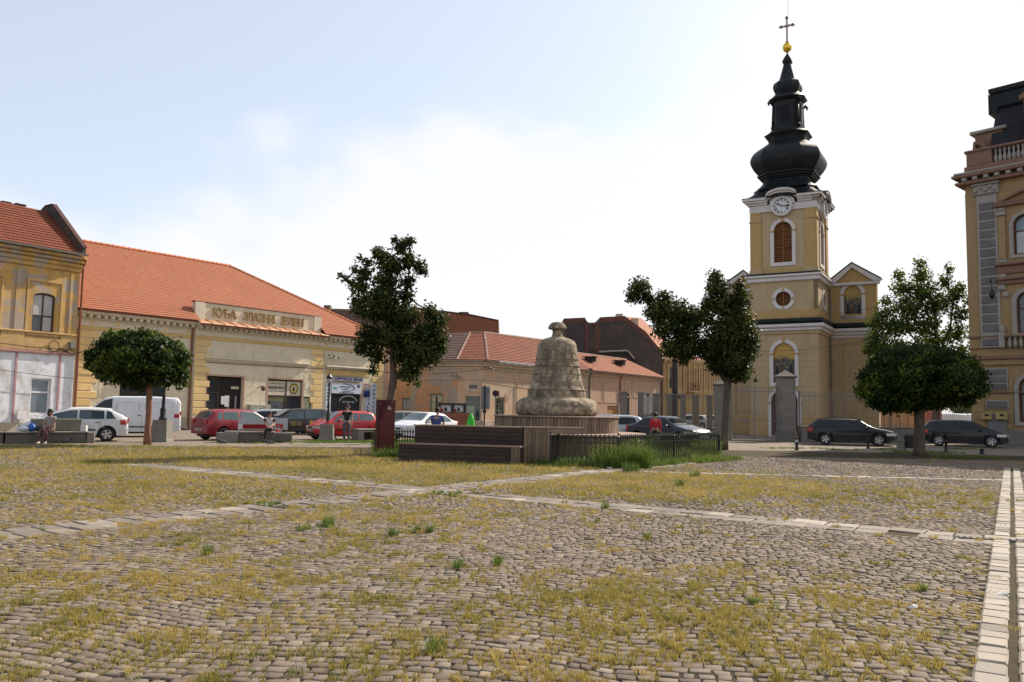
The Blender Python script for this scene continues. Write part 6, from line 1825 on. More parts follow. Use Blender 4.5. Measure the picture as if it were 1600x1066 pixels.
# rows of small relief marks
RM = M('relief_stone', (.16, .13, .095), var=.3, bump=.5)
t0 = math.atan2(-BC.y, -BC.x)
sm = MB().tube([(0, 0, 0)] + [(0, 0, 0)], .01, 4)
seam = []
for r_, z_ in prof[1:-4]:
 a = t0 - .10; seam.append(((r_ + .006) * math.cos(a), (r_ + .006) * math.sin(a), z_))
MB().tube(seam, .016, 6).build('vertical_seam', RM, bell)
for row, (y_, r_) in enumerate(((563, 33.8), (586, 37.5))):
 mb = MB()
 for i in range(30):
  a = t0 - 1.3 + i * .09 + random.uniform(-.015, .015); r2 = r_ * k_ + .006
  mb.ball((r2 * math.cos(a), r2 * math.sin(a), zb(y_) + random.uniform(-.02, .02)), random.uniform(.015, .03), 3)
 o = mb.build('relief_marks', RM, bell); o['kind'] = 'stuff'
stone_lathe([(10.0 * k_, zb(527)), (8.2 * k_, zb(524)), (7.6 * k_, zb(519)), (8.4 * k_, zb(515.5)), (11.5 * k_, zb(515)), (14.6 * k_, zb(513.5)), (14.0 * k_, zb(511)), (12.2 * k_, zb(507.5)), (9 * k_, zb(504.5)), (4.5 * k_, zb(503.2)), (.4 * k_, zb(503))], 48, .006, 'bell_knob', 3)
# round plinth clad with upright boards
plr, plz0, plz1 = 2.12, .86, 1.44
MB().lathe([(plr - .06, plz0 - .2), (plr - .06, plz1 - .06)], 64).build('plinth_core', WOODD, bell)
bm_ = MB().cbox(-.052, .052, -.03, .03, plz0 - .15, plz1 - .055, .008).mesh('board', WOODL)
nbd = int(2 * math.pi * plr / .115)
for i in range(nbd):
 a = 2 * math.pi * i / nbd
 link('board', bm_, bell, (plr * math.cos(a), plr * math.sin(a), random.uniform(-.004, .004)), (0, 0, a + math.pi / 2))
MB().lathe([(plr - .3, plz1 - .05), (plr + .07, plz1 - .05), (plr + .08, plz1 - .02), (plr + .06, plz1), (.3, plz1 + .004)], 72).build('plinth_top', WOODT, bell)
# low outer ring
rr0 = 3.0
MB().lathe([(rr0 - .05, 0), (rr0 - .05, .8)], 72).build('ring_core', WOODD, bell)
bm_ = MB().cbox(-.07, .07, -.03, .03, 0.02, .81, .008).mesh('board', WOODL)
nbd = int(2 * math.pi * rr0 / .15)
for i in range(nbd):
 a = 2 * math.pi * i / nbd
 link('board', bm_, bell, (rr0 * math.cos(a), rr0 * math.sin(a), random.uniform(-.004, .004)), (0, 0, a + math.pi / 2))
MB().lathe([(plr - .1, .812), (rr0 + .1, .812), (rr0 + .11, .84), (rr0 + .09, .875), (plr - .1, .88)], 72).build('ring_top', WOODT, bell)
# ------------------------------------------------------------------ tiered wooden seating in front
S0 = G(623, 720.5); S1 = G(812, 727.5)
Sd = (S1 - S0).normalized(); Sang = math.atan2(Sd.y, Sd.x)
seat = thing('timber_seating', 'dark two tier timber seating block in front of the stone bell', 'bench', (S0.x, S0.y, 0), Sang)
Ls = (S1 - S0).length
inv = lambda p: ((p.x - S0.x) * Sd.x + (p.y - S0.y) * Sd.y, -(p.x - S0.x) * Sd.y + (p.y - S0.y) * Sd.x)
h1, h2 = .56, 1.12
up0 = .55                                   # upper tier set back
Pc = at(818, 700, 24.95); uc, _ = inv(Pc)
u2a = inv(at(648, 700, 26.0))[0]
def hplanks(parent, x0, x1, y, z0, z1, n, mat, ln=1.9):
 h = (z1 - z0) / n
 for r_ in range(n):
  x = x0 - (ln * .5 if r_ % 2 else 0)
  while x < x1 - .02:
   a, b = max(x0, x), min(x1, x + ln); x += ln
   if b - a < .05: continue
   MB().cbox(a + .002, b - .002, y - .028 + random.uniform(-.003, .003), y, z0 + r_ * h + .003, z0 + (r_ + 1) * h - .003, .006).build('plank', mat, parent)
def vplanks(parent, x0, x1, y, z0, z1, w, mat, flip=False):
 n_ = max(1, round((x1 - x0) / w)); w = (x1 - x0) / n_
 for i in range(n_):
  MB().cbox(x0 + i * w + .003, x0 + (i + 1) * w - .003, y - .028 + random.uniform(-.004, .004), y, z0 + random.uniform(0, .02), z1 - .003, .006).build('plank', mat, parent)
x1l = Ls - .28
hplanks(seat, 0, x1l, .03, .01, h1 - .045, 4, WOODD, 2.3)
MB().box(.02, Ls - .05, .035, up0 + .4, 0, h1 - .05).build('core', WOODD, seat)
for i, (a, b) in enumerate(((-.03, Ls * .5), (Ls * .5 + .004, Ls + .02))):
 for j in range(4): MB().cbox(a, b, -.02 + j * .145, -.02 + j * .145 + .14, h1 - .045, h1 - .002 * j, .006).build('seat_board', WOODT, seat)
vplanks(seat, x1l + .004, Ls, .03, .01, h1 - .05, .11, WOODL)
hplanks(seat, u2a, uc - .03, up0 + .03, h1 + .0, h2 - .05, 4, WOODD, 2.1)
MB().box(u2a + .02, uc - .04, up0 + .035, up0 + 2.2, .02, h2 - .055).build('core', WOODD, seat)
for j in range(6): MB().cbox(u2a - .04, uc - .01, up0 - .03 + j * .145, up0 - .03 + j * .145 + .14, h2 - .05, h2 - .002 * j, .006).build('seat_board', WOODT, seat)
# left ends
for (xx_, ya, yb, zt_) in ((0, .035, up0 + .4, h1 - .05), (u2a, up0 + .035, up0 + 2.1, h2 - .055)):
 e = MB().box(xx_ - .02, xx_ + .0, ya, yb, 0.02, zt_).build('end_board', WOODD, seat)
# side arm with upright planks to the right
A2 = at(818, 700, 24.95); B2 = at(860, 700, 25.05); C2_ = at(914, 700, 25.2)
sdx = (C2_ - A2); sdx.z = 0; La = sdx.length; sdx.normalize()
arm = thing('timber_seating', 'sunlit-toned brown timber bench arm of upright planks with overhanging top beside the iron fence', 'bench', (A2.x, A2.y, 0), math.atan2(sdx.y, sdx.x))
Lp = (B2 - A2).length
vplanks(arm, 0, Lp, 0, .01, h2 - .05, .115, WOODL)
MB().box(.01, Lp - .01, .005, .75, 0, h2 - .06).build('core', WOODD, arm)
for j in range(6): MB().cbox(-.02, La, -.05 + j * .145, -.05 + j * .145 + .14, h2 - .05, h2 - .002 * j, .006).build('seat_board', WOODT, arm)
MB().cbox(Lp + .01, La, -.045, -.0, h2 - .2, h2 - .052, .008).build('edge_board', WOODL, arm)
for x_ in (Lp + .25,): MB().cbox(x_, x_ + .1, .2, .3, .0, h2 - .21, .01).build('leg', WOODD, arm)
MB().box(La - .25, La - .05, 1.2, 1.4, 0, h2 - .06).build('leg', WOODD, arm)
# ------------------------------------------------------------------ iron fences
def fence(name, label, pts, h, spacing, r, mat=BLACKI, post=3.4, tip=True, tipmat=None, group=None, rails=(.16, .84), scroll=False, basez=0.0, postw=.03):
 root = thing(name, label, 'fence', (pts[0].x, pts[0].y, 0), 0, group)
 def one_bar():
  mb = MB().tube([(0, 0, .04), (0, 0, h)], r, 5)
  return mb.mesh('bar', mat)
 bm1 = one_bar()
 tmm = MB().lathe([(r * 1.0, h), (r * 2.6, h + .03), (r * 2.2, h + .055), (.001, h + .13)], 5).mesh('spearhead', tipmat or mat)
 pm_ = MB().cbox(-postw, postw, -postw, postw, 0, h + .06, .01).ball((0, 0, h + .12), postw * 1.3, 4).mesh('post', mat)
 for a, b in zip(pts, pts[1:]):
  d = b - a; d.z = 0; L_1 = d.length; d.normalize(); ang_ = math.atan2(d.y, d.x)
  n_ = max(1, int(L_1 / spacing))
  for i in range(1, n_):
   p = a + d * (L_1 * i / n_) - pts[0]
   link('bar', bm1, root, (p.x, p.y, basez), (random.uniform(-.012, .012), random.uniform(-.012, .012), ang_))
   if tip: link('spearhead', tmm, root, (p.x, p.y, basez))
  for f in rails:
   q = MB().box(0, L_1, -r * 1.3, r * 1.3, h * f - .015, h * f + .015).build('rail', mat, root)
   p = a - pts[0]; q.location = (p.x, p.y, basez); q.rotation_euler = (0, 0, ang_)
  np_ = max(1, round(L_1 / post))
  for i in range(np_ + (b is pts[-1])):
   p = a + d * (L_1 * i / np_) - pts[0]; link('post', pm_, root, (p.x, p.y, basez), (0, 0, ang_))
 return root
TIPM = M('glint_toned_finials', (.04, .04, .04), rough=.35, metal=.3, bump=0)  # tips paler than the bars, the light they catch put into the colour
f2, f3, f4 = G(860, 728), G(966, 731), at(1124, 700, 29.5); f4.z = 0
f1, f1b = G(595, 711), at(662, 700, 27.4); f1b.z = 0
fence('iron_fence', 'low black iron fence with pointed bars right of the timber seating, around the bell lawn', [f2, f3, f4], .84, .125, .018, tipmat=TIPM)
f0 = at(592, 690, 33.5); f0.z = 0
fence('iron_fence', 'short piece of low black iron fence with glint-toned tips by the dark red sign box', [f0, f1, f1b], .80, .125, .018, tipmat=TIPM)
# lawn around the bell: green tall grass and bushes
parts = []
lawnP = [(BC.x + 3.2 * math.cos(t), BC.y + 3.2 * math.sin(t)) for t in np.linspace(0, 6.28, 8)]
def fill(poly_px, dens, h, wd, nb_, seed, hv=.5, sp=.08):
 P = [(p[0], p[1]) for p in poly_px]; xs = [p[0] for p in P]; ys = [p[1] for p in P]
 r_ = np.random.default_rng(seed); ar = (max(xs) - min(xs)) * (max(ys) - min(ys)); k = int(ar * dens)
 X = r_.uniform(min(xs), max(xs), k); Y = r_.uniform(min(ys), max(ys), k)
 ins = np.zeros(k, bool); j = len(P) - 1
 for i in range(len(P)):
  xi, yi = P[i]; xj, yj = P[j]
  c = ((yi > Y) != (yj > Y)) & (X < (xj - xi) * (Y - yi) / (yj - yi + 1e-9) + xi); ins ^= c; j = i
 cc_ = value_noise(X, Y, .8, seed)
 ins &= (cc_ > .30) & (np.hypot(X - BC.x, Y - BC.y) > 3.05)
 X, Y, cc_ = X[ins], Y[ins], cc_[ins]
 return blades(X, Y, h * np.clip(.4 + cc_ * 1.3, .5, 1.5) * r_.uniform(1 - hv, 1 + hv, len(X)), wd, nb_, sp, seed, .004, 2)
lawn = [f2 + Vector((0, .05, 0)), f3 + Vector((0, .1, 0)), f4, at(1125, 680, 38), at(900, 680, 40), at(650, 680, 38), at(597, 680, 33), f1, f1b]
parts.append(fill(lawn, 55, .22, .016, 9, 31))
strip_ = [f2 + Vector((0, -.5, 0)), f3 + Vector((.1, -.55, 0)), f4 + Vector((.8, -.5, 0)), f4 + Vector((0, .6, 0)), f3 + Vector((0, .4, 0)), f2 + Vector((0, .5, 0))]
parts.append(fill(strip_, 90, .20, .012, 10, 33))
parts.append(fill([G(585, 716), G(635, 716), G(635, 700), G(590, 700)], 120, .28, .014, 12, 35))
parts.append(fill([f3 + Vector((-.7, -.5, 0)), f3 + Vector((.9, -.4, 0)), f3 + Vector((1.0, .8, 0)), f3 + Vector((-.6, .5, 0))], 160, .55, .014, 14, 37))
parts.append(fill([at(1000, 700, 33), at(1120, 700, 32), at(1120, 700, 36), at(990, 700, 36)], 90, .42, .02, 10, 39))
o = link('lawn_grass', gather(parts, 'lawn_grass', GRNG))
tag(o, 'tall lush green grass around the bell and along its iron fence', 'grass', kind='stuff')
# ================================================================== TREES
BARK = M('grey_brown_bark', (.10, .075, .055), var=.35, scale=5, bump=1.0, bscale=22, stain=(.045, .035, .03, .6))
BARKR = M('reddish_bark', (.20, .10, .06), var=.3, scale=5, bump=.9, bscale=22, stain=(.07, .045, .03, .6))
def leaf_mat(name, c1, c2, c3, trans=.35, rough=.45):
 m = grass_mat(name, c1, c2, c3, trans); b = m.node_tree.nodes['Principled BSDF']; b.inputs['Roughness'].default_value = rough; b.inputs['Specular IOR Level'].default_value = .12
 return m
LEAF_R = leaf_mat('globe_tree_leaves', (.009, .020, .004), (.022, .045, .008), (.14, .18, .022), .45)
LEAF_D = leaf_mat('dark_maple_leaves', (.014, .024, .006), (.034, .050, .011), (.12, .14, .028), .4)
LEAF_G = leaf_mat('soft_green_leaves', (.036, .058, .013), (.085, .125, .025), (.21, .23, .05), .5)
def leaves(blobs, n, size, seed, droop=.3, shell=.55, flat=0.0, clump=0.0):
 """leaf-sized folded faces spread through ellipsoids (cx,cy,cz,rx,ry,rz,weight)"""
 r_ = np.random.default_rng(seed)
 W_ = np.array([b[6] * b[3] * b[4] * b[5] for b in blobs]) ** .8; W_ /= W_.sum()
 bi_ = r_.choice(len(blobs), n, p=W_); Bq = np.array(blobs)[bi_]
 d = r_.normal(size=(n, 3)); d /= np.linalg.norm(d, axis=1, keepdims=True)
 rad_ = (shell + (1 - shell) * r_.random(n) ** .6) * np.where(r_.random(n) < .25, r_.random(n) ** .5, 1)
 if clump > 0:
  k = 60; cd = r_.normal(size=(k, 3)); cd /= np.linalg.norm(cd, axis=1, keepdims=True)
  near_ = (d @ cd.T).max(1); keep_ = (near_ > 1 - clump * .5) | (r_.random(n) < .55)
  d, rad_, Bq = d[keep_], rad_[keep_], Bq[keep_]; n = len(d)
 lump = 1 + .16 * np.sin(d[:, 0] * 7 + bi_[:n] if len(bi_) >= n else 0) * np.sin(d[:, 1] * 6 + 1) + .07 * np.sin(d[:, 2] * 11)
 P = Bq[:, :3] + d * Bq[:, 3:6] * (rad_ * lump)[:, None] + r_.normal(0, size * .35, (n, 3))
 # leaf frame: mostly facing outward/up with droop
 out = d + np.array([0, 0, .6]) + r_.normal(0, .65, (n, 3)); out /= np.linalg.norm(out, axis=1, keepdims=True)
 t = np.cross(out, r_.normal(size=(n, 3))); t /= np.linalg.norm(t, axis=1, keepdims=True)
 t[:, 2] -= droop; t /= np.linalg.norm(t, axis=1, keepdims=True)
 s_ = np.cross(out, t); s_ /= np.linalg.norm(s_, axis=1, keepdims=True) + 1e-9
 nn = np.cross(t, s_)
 L_1 = size * r_.uniform(.6, 1.25, n)[:, None]; Wd = L_1 * .33
 V = np.zeros((n, 4, 3))
 V[:, 0] = P - t * L_1 * .5; V[:, 1] = P + s_ * Wd - nn * L_1 * .08; V[:, 2] = P + t * L_1 * .5; V[:, 3] = P - s_ * Wd - nn * L_1 * .08
 Fq = np.arange(n * 4).reshape(n, 4)
 Fq = np.stack([Fq[:, [0, 1, 2]], Fq[:, [0, 2, 3]]], 1).reshape(-1, 3)
 cl = value_noise(P[:, 0] * 2 + 50, P[:, 1] * 2 + P[:, 2] * 3.1 + 50, .9, seed)
 rn = np.clip(.18 + (cl - .45) * 1.4 + r_.random(n) * .5, 0, 1)
 return V.reshape(-1, 3), Fq, np.repeat(rn, 4)
def tree(name, label, base, trunk, limbs, blobs, n, size, leafm, barkm, seed, droop=.3, shell=.5, clump=0.0, extra_limbs=10, group=None):
 t = thing(name, label, 'tree', (base.x, base.y, 0), 0, group)
 o = base
 rel = lambda p: (p[0] - o.x, p[1] - o.y, p[2])
 mb = MB(); pts = [rel(p) for p, r_ in trunk]; rr_ = [r_ for p, r_ in trunk]
 mb.tube(pts, rr_, 12)
 mb.build('trunk', barkm, t, smooth=True)
 R_ = random.Random(seed)
 for lp in limbs:
  MB().tube([rel(p) for p, r_ in lp], [r_ for p, r_ in lp], 8).build('branch', barkm, t, smooth=True)
 top = Vector(trunk[-1][0])
 tw = MB()
 for b in blobs:
  for k in range(extra_limbs if b[3] > .3 else 3):
   e = Vector((b[0] + R_.uniform(-.7, .7) * b[3], b[1] + R_.uniform(-.7, .7) * b[4], b[2] + R_.uniform(-.4, .8) * b[5]))
   c = Vector((b[0], b[1], b[2] - b[5] * .5))
   mid = c.lerp(e, .5) + Vector((0, 0, R_.uniform(-.05, .1)))
   tw.tube([rel(c), rel(mid), rel(e)], [.03, .018, .006], 4)
  me_ = Vector(b[:3]); best = None
  for q_ in blobs:
   v_ = Vector(q_[:3])
   if q_ is b or (v_ - top).length >= (me_ - top).length - .05: continue
   if best is None or (v_ - me_).length < (best - me_).length: best = v_
  tgt = best if best is not None and (best - me_).length < (top - me_).length else top
  tw.tube([rel(tgt), rel(tgt.lerp(me_, .5) + Vector((0, 0, -.05))), rel(me_)], [.04, .03, .015], 5)
 x_ = tw.build('twigs', barkm, t); x_['kind'] = 'stuff'
 V, Fq, rn = leaves(blobs, n, size, seed, droop, shell, clump=clump)
 V = V - np.array([o.x, o.y, 0])
 me = fast_mesh('crown', V, Fq, leafm, rn)
 cr = link('crown', me, t)
 return t
def lobes(blobs, k, seed):
 R_ = random.Random(seed); out = list(blobs)
 for i in range(k):
  b = R_.choice(blobs[:7]); a = R_.uniform(0, 6.28); e = R_.uniform(-.75, .9); c = math.sqrt(1 - e * e); s_ = R_.uniform(.13, .3)
  out.append((b[0] + b[3] * .92 * c * math.cos(a), b[1] + b[4] * .92 * c * math.sin(a), b[2] + b[5] * e - .05, s_, s_, s_ * .6, 1.6))
 return out
def bl(px, py, D, rpx, rpy, w=1.0, dr=None):
 p = at(px, py, D); s_ = D / F
 return (p.x, p.y, p.z, rpx * s_, (dr if dr is not None else rpx) * s_, rpy * s_, w)
# T1 globe tree, left
b1 = G(230, 695.5); D = b1.y
blobs = [bl(216, 560, D, 70, 36, 1), bl(205, 545, D, 52, 28), bl(250, 556, D, 38, 30), bl(168, 560, D, 28, 24), bl(264, 578, D, 26, 25), bl(216, 540, D, 50, 24), bl(180, 580, D, 30, 20), bl(215, 588, D, 36, 20), bl(150, 566, D, 16, 16), bl(283, 590, D, 14, 18)]
tree('globe_tree', 'dense dark green globe tree with bare reddish trunk in front of the white van', b1,
     [((b1.x, b1.y, 0), .16), ((b1.x - .01, b1.y, .5), .125), ((b1.x, b1.y, 1.3), .115), ((b1.x - .03, b1.y, 2.3), .12), ((b1.x - .1, b1.y, 2.9), .10)],
     [], lobes(blobs, 45, 4), 30000, .15, LEAF_R, BARKR, 11, .9, .72)
# T5 globe tree, right
b5 = G(1437, 712.5); D = b5.y
blobs = [bl(1440, 592, D, 88, 42), bl(1440, 572, D, 70, 34), bl(1480, 590, D, 52, 34), bl(1400, 590, D, 50, 34), bl(1372, 610, D, 30, 28), bl(1505, 604, D, 32, 30), bl(1440, 558, D, 45, 20), bl(1420, 625, D, 45, 18), bl(1470, 622, D, 40, 14), bl(1360, 596, D, 18, 18), bl(1388, 632, D, 24, 14), bl(1345, 610, D, 9, 9)]
tree('globe_tree', 'broad drooping globe tree with thick trunk at right, between the dark parked cars', b5,
     [((b5.x, b5.y, 0), .28), ((b5.x, b5.y, .3), .22), ((b5.x + .02, b5.y, 1.2), .20), ((b5.x + .05, b5.y, 2.2), .21), ((b5.x + .06, b5.y, 2.9), .15)],
     [], lobes(blobs, 50, 5), 38000, .16, LEAF_R, BARK, 12, .9, .70)
# T2 tall ragged tree left of the bell
D = 29.0
B2_ = at(603, 700, D); B2_.z = 0
def tp(px, py, D_=29.0): p = at(px, py, D_); return (p.x, p.y, p.z)
blobs = [bl(628, 385, D, 17, 14), bl(641, 376, D, 9, 8), bl(618, 374, D, 8, 6), bl(597, 398, D, 15, 13), bl(588, 393, D, 8, 8), bl(610, 415, D, 28, 18), bl(640, 408, D, 16, 18), bl(657, 418, D, 12, 13), bl(665, 427, D, 6, 7), bl(563, 404, D, 7, 6), bl(575, 410, D, 10, 6), bl(570, 428, D, 17, 13), bl(556, 420, D, 8, 8), bl(533, 430, D, 6, 5), bl(540, 436, D, 6, 6), bl(545, 441, D, 5, 5), bl(560, 448, D, 18, 14), bl(605, 440, D, 26, 16), bl(638, 440, D, 14, 16), bl(600, 465, D, 38, 17), bl(560, 470, D, 16, 14), bl(636, 462, D, 14, 14), bl(590, 485, D, 40, 18), bl(560, 482, D, 14, 12), bl(625, 492, D, 35, 22), bl(670, 486, D, 14, 14), bl(685, 500, D, 16, 18), bl(670, 520, D, 30, 24), bl(620, 525, D, 42, 24), bl(578, 525, D, 24, 22), bl(565, 545, D, 14, 12), bl(590, 555, D, 18, 18), bl(645, 555, D, 36, 26), bl(672, 552, D, 24, 24), bl(690, 540, D, 12, 14), bl(640, 585, D, 22, 12), bl(652, 600, D, 8, 6), bl(582, 578, D, 10, 8)]
tree('maple_tree', 'tall ragged maple tree with leaning forked trunk behind the dark red sign box', B2_,
     [(tp(604, 708), .17), (tp(607, 680), .15), (tp(608, 640), .14), (tp(612, 612), .135), (tp(615, 590), .13), (tp(613, 560), .09), (tp(612, 520), .07), (tp(608, 460), .045), (tp(615, 400), .02)],
     [[(tp(616, 592), .09), (tp(628, 578), .075), (tp(645, 562), .055), (tp(665, 530), .035), (tp(680, 505), .02)], [(tp(612, 540), .05), (tp(590, 510), .03), (tp(565, 480), .015)], [(tp(610, 470), .035), (tp(575, 435), .02), (tp(536, 432), .008)], [(tp(611, 430), .03), (tp(628, 400), .015)], [(tp(610, 460), .03), (tp(640, 430), .012)]],
     blobs, 17000, .14, LEAF_D, BARK, 13, .35, .30, .0, 4)
# T3 right tree, two lobes
D = 37.0
B3_ = G(1131, 703); B3_ = Vector((B3_.x, D, 0)); B3_.x = at(1131, 703, D).x
t3 = lambda px, py: tp(px, py, 37.0)
blobs = [bl(1000, 447, D, 18, 14), bl(990, 462, D, 14, 14), bl(1012, 465, D, 14, 12), bl(1038, 468, D, 16, 15), bl(1030, 488, D, 26, 18), bl(1060, 488, D, 24, 22), bl(1040, 512, D, 24, 20), bl(1072, 518, D, 26, 26), bl(1050, 545, D, 22, 18), bl(1075, 545, D, 26, 18), bl(1092, 495, D, 24, 18), bl(1108, 475, D, 14, 14), bl(1118, 432, D, 14, 12), bl(1120, 450, D, 20, 18), bl(1125, 475, D, 24, 18), bl(1157, 448, D, 10, 14), bl(1155, 470, D, 18, 18), bl(1148, 495, D, 30, 24), bl(1162, 520, D, 24, 26), bl(1165, 545, D, 22, 24), bl(1130, 520, D, 34, 26), bl(1110, 545, D, 26, 22), bl(1145, 565, D, 34, 24), bl(1150, 585, D, 26, 14), bl(1175, 530, D, 10, 14), bl(1120, 570, D, 18, 18), bl(1067, 562, D, 10, 10)]
tree('maple_tree', 'dark maple tree with long lobe leaning left, standing before the church gate', B3_,
     [(t3(1131, 703), .21), (t3(1132, 690), .17), (t3(1134, 650), .16), (t3(1136, 610), .15), (t3(1138, 580), .13), (t3(1140, 540), .10), (t3(1138, 500), .07), (t3(1122, 440), .02)],
     [[(t3(1136, 600), .10), (t3(1120, 575), .08), (t3(1090, 545), .06), (t3(1060, 510), .045), (t3(1035, 485), .03), (t3(1000, 450), .012)], [(t3(1139, 560), .07), (t3(1155, 520), .05), (t3(1158, 460), .015)], [(t3(1132, 595), .05), (t3(1110, 560), .03)]],
     blobs, 24000, .16, LEAF_D, BARK, 14, .35, .42, .0, 4)
# T4 looser tree in the churchyard
D = 55.0
B4_ = at(1462, 690, D); B4_.z = 0
t4 = lambda px, py: tp(px, py, 55.0)
blobs = [bl(1437, 412, D, 12, 12), bl(1440, 430, D, 18, 14), bl(1405, 430, D, 12, 12), bl(1410, 450, D, 20, 14), bl(1440, 455, D, 30, 18), bl(1482, 420, D, 8, 12), bl(1478, 440, D, 14, 14), bl(1500, 450, D, 10, 12), bl(1490, 460, D, 20, 16), bl(1465, 475, D, 30, 18), bl(1420, 480, D, 34, 20), bl(1385, 470, D, 14, 10), bl(1380, 490, D, 18, 14), bl(1370, 505, D, 18, 14), bl(1400, 510, D, 34, 20), bl(1440, 505, D, 30, 20), bl(1500, 490, D, 18, 16), bl(1495, 520, D, 22, 18), bl(1460, 530, D, 30, 16), bl(1370, 530, D, 22, 18), bl(1358, 545, D, 14, 12), bl(1395, 548, D, 40, 20), bl(1505, 545, D, 14, 14), bl(1450, 560, D, 40, 20), bl(1380, 575, D, 24, 18), bl(1512, 470, D, 8, 8), bl(1505, 565, D, 12, 12)]
tree('churchyard_tree', 'light green loose crowned tree behind the churchyard fence, beside the palace', B4_,
     [(t4(1462, 672), .26), (t4(1464, 620), .22), (t4(1465, 560), .18), (t4(1462, 500), .12), (t4(1450, 440), .04)],
     [[(t4(1465, 560), .10), (t4(1485, 510), .07), (t4(1492, 450), .03)], [(t4(1464, 570), .10), (t4(1420, 520), .06), (t4(1385, 480), .03)], [(t4(1463, 520), .08), (t4(1440, 470), .05), (t4(1437, 415), .02)]],
     blobs, 15000, .22, LEAF_G, BARK, 15, .2, .30, .0, 6)
# distant trees and shrubs in the gap beyond the churchyard
for i, (px, py, D_, rx, ry) in enumerate(((1395, 610, 95, 34, 32), (1450, 600, 105, 40, 38), (1500, 612, 90, 26, 34), (1340, 640, 80, 16, 20))):
 p = at(px, py, D_); b_ = Vector((p.x, p.y, 0))
 bb = [bl(px + dx * rx, py + dy * ry, D_, rx * .6, ry * .6) for dx, dy in ((0, 0), (-.5, .2), (.5, .1), (0, -.5), (-.2, .5), (.35, .55))]
 tree('distant_tree', ['dull green tree far beyond the fence, left of the churchyard trunk', 'large green tree far beyond the fence behind the right globe tree', 'dull green tree far beyond the fence next to the palace corner', 'small bush behind the churchyard railing near the black estate car'][i], b_,
         [((b_.x, b_.y, 0), .2), ((b_.x, b_.y, p.z), .12)], [], bb, 5000, .34, LEAF_G, BARK, 50 + i, .2, .4, 0, 3)
# low shrubs behind the grey fence left of the gate and the small planted ones
def shrub(px, py, D_, r_, n, label, leafm=LEAF_G, sz=.12, h=1.0, grp=None):
 p = at(px, py, D_); b_ = Vector((p.x, p.y, 0))
 t = thing('shrub', label, 'shrub', (b_.x, b_.y, 0), 0, grp)
 V, Fq, rn = leaves([(b_.x, b_.y, r_ * h * .9, r_, r_, r_ * h, 1)], n, sz, px, .1, .3)
 V[:, 2] = np.maximum(V[:, 2], .01)
 link('foliage', fast_mesh('foliage', V - np.array([b_.x, b_.y, 0]), Fq, leafm, rn), t)
 MB().tube([(0, 0, 0), (0, 0, r_ * h)], [.03, .01], 5).build('stem', BARK, t)
shrub(1046, 684, 33.5, .42, 1500, 'rounded green bush on the bell lawn behind the low ring', LEAF_G)
shrub(992, 700, 26.5, .42, 1400, 'small leafy bush inside the fence right of the bell plinth', LEAF_G, .09)
shrub(1080, 686, 33.5, .5, 1500, 'low spreading bush on the lawn in front of the dark saloon', LEAF_G, .1)
shrub(600, 690, 28.4, .42, 1300, 'leggy green plant growing at the foot of the dark red sign box', LEAF_D, .1, 1.6)
# ================================================================== CARS
TYRE = M('tyre_rubber', (.02, .02, .02), var=.2, rough=.85, bump=.2)
RIM = M('alloy_rim', (.42, .42, .43), var=.05, rough=.35, metal=.7, bump=0)
CHROME = M('chrome', (.6, .6, .6), var=.02, rough=.2, metal=.9, bump=0)
BLKP = M('black_plastic', (.02, .02, .022), var=.1, rough=.55, bump=.05)
CGL = glass_mat('car_glass', (.008, .012, .014), .05); CGL.node_tree.nodes['Principled BSDF'].inputs['Specular IOR Level'].default_value = .35
CGL2 = glass_mat('car_glass_pale', (.035, .055, .06), .05)
REDL = M('red_lamp', (.35, .015, .012), var=.1, rough=.2, spec=.6, bump=0)
CLRL = M('clear_lamp', (.42, .42, .40), var=.1, rough=.12, spec=.8, bump=0)
AMBL = M('amber_lamp', (.5, .18, .02), var=.1, rough=.2, bump=0)
PLT = M('number_plate_white', (.55, .55, .55), var=.05, bump=0)
def interp(P, x):
 if x <= P[0][0]: return P[0][1]
 for a, b in zip(P, P[1:]):
  if x <= b[0]:
   t = (x - a[0]) / (b[0] - a[0]); t = t * t * (3 - 2 * t) * .35 + t * .65
   return a[1] + (b[1] - a[1]) * t
 return P[-1][1]
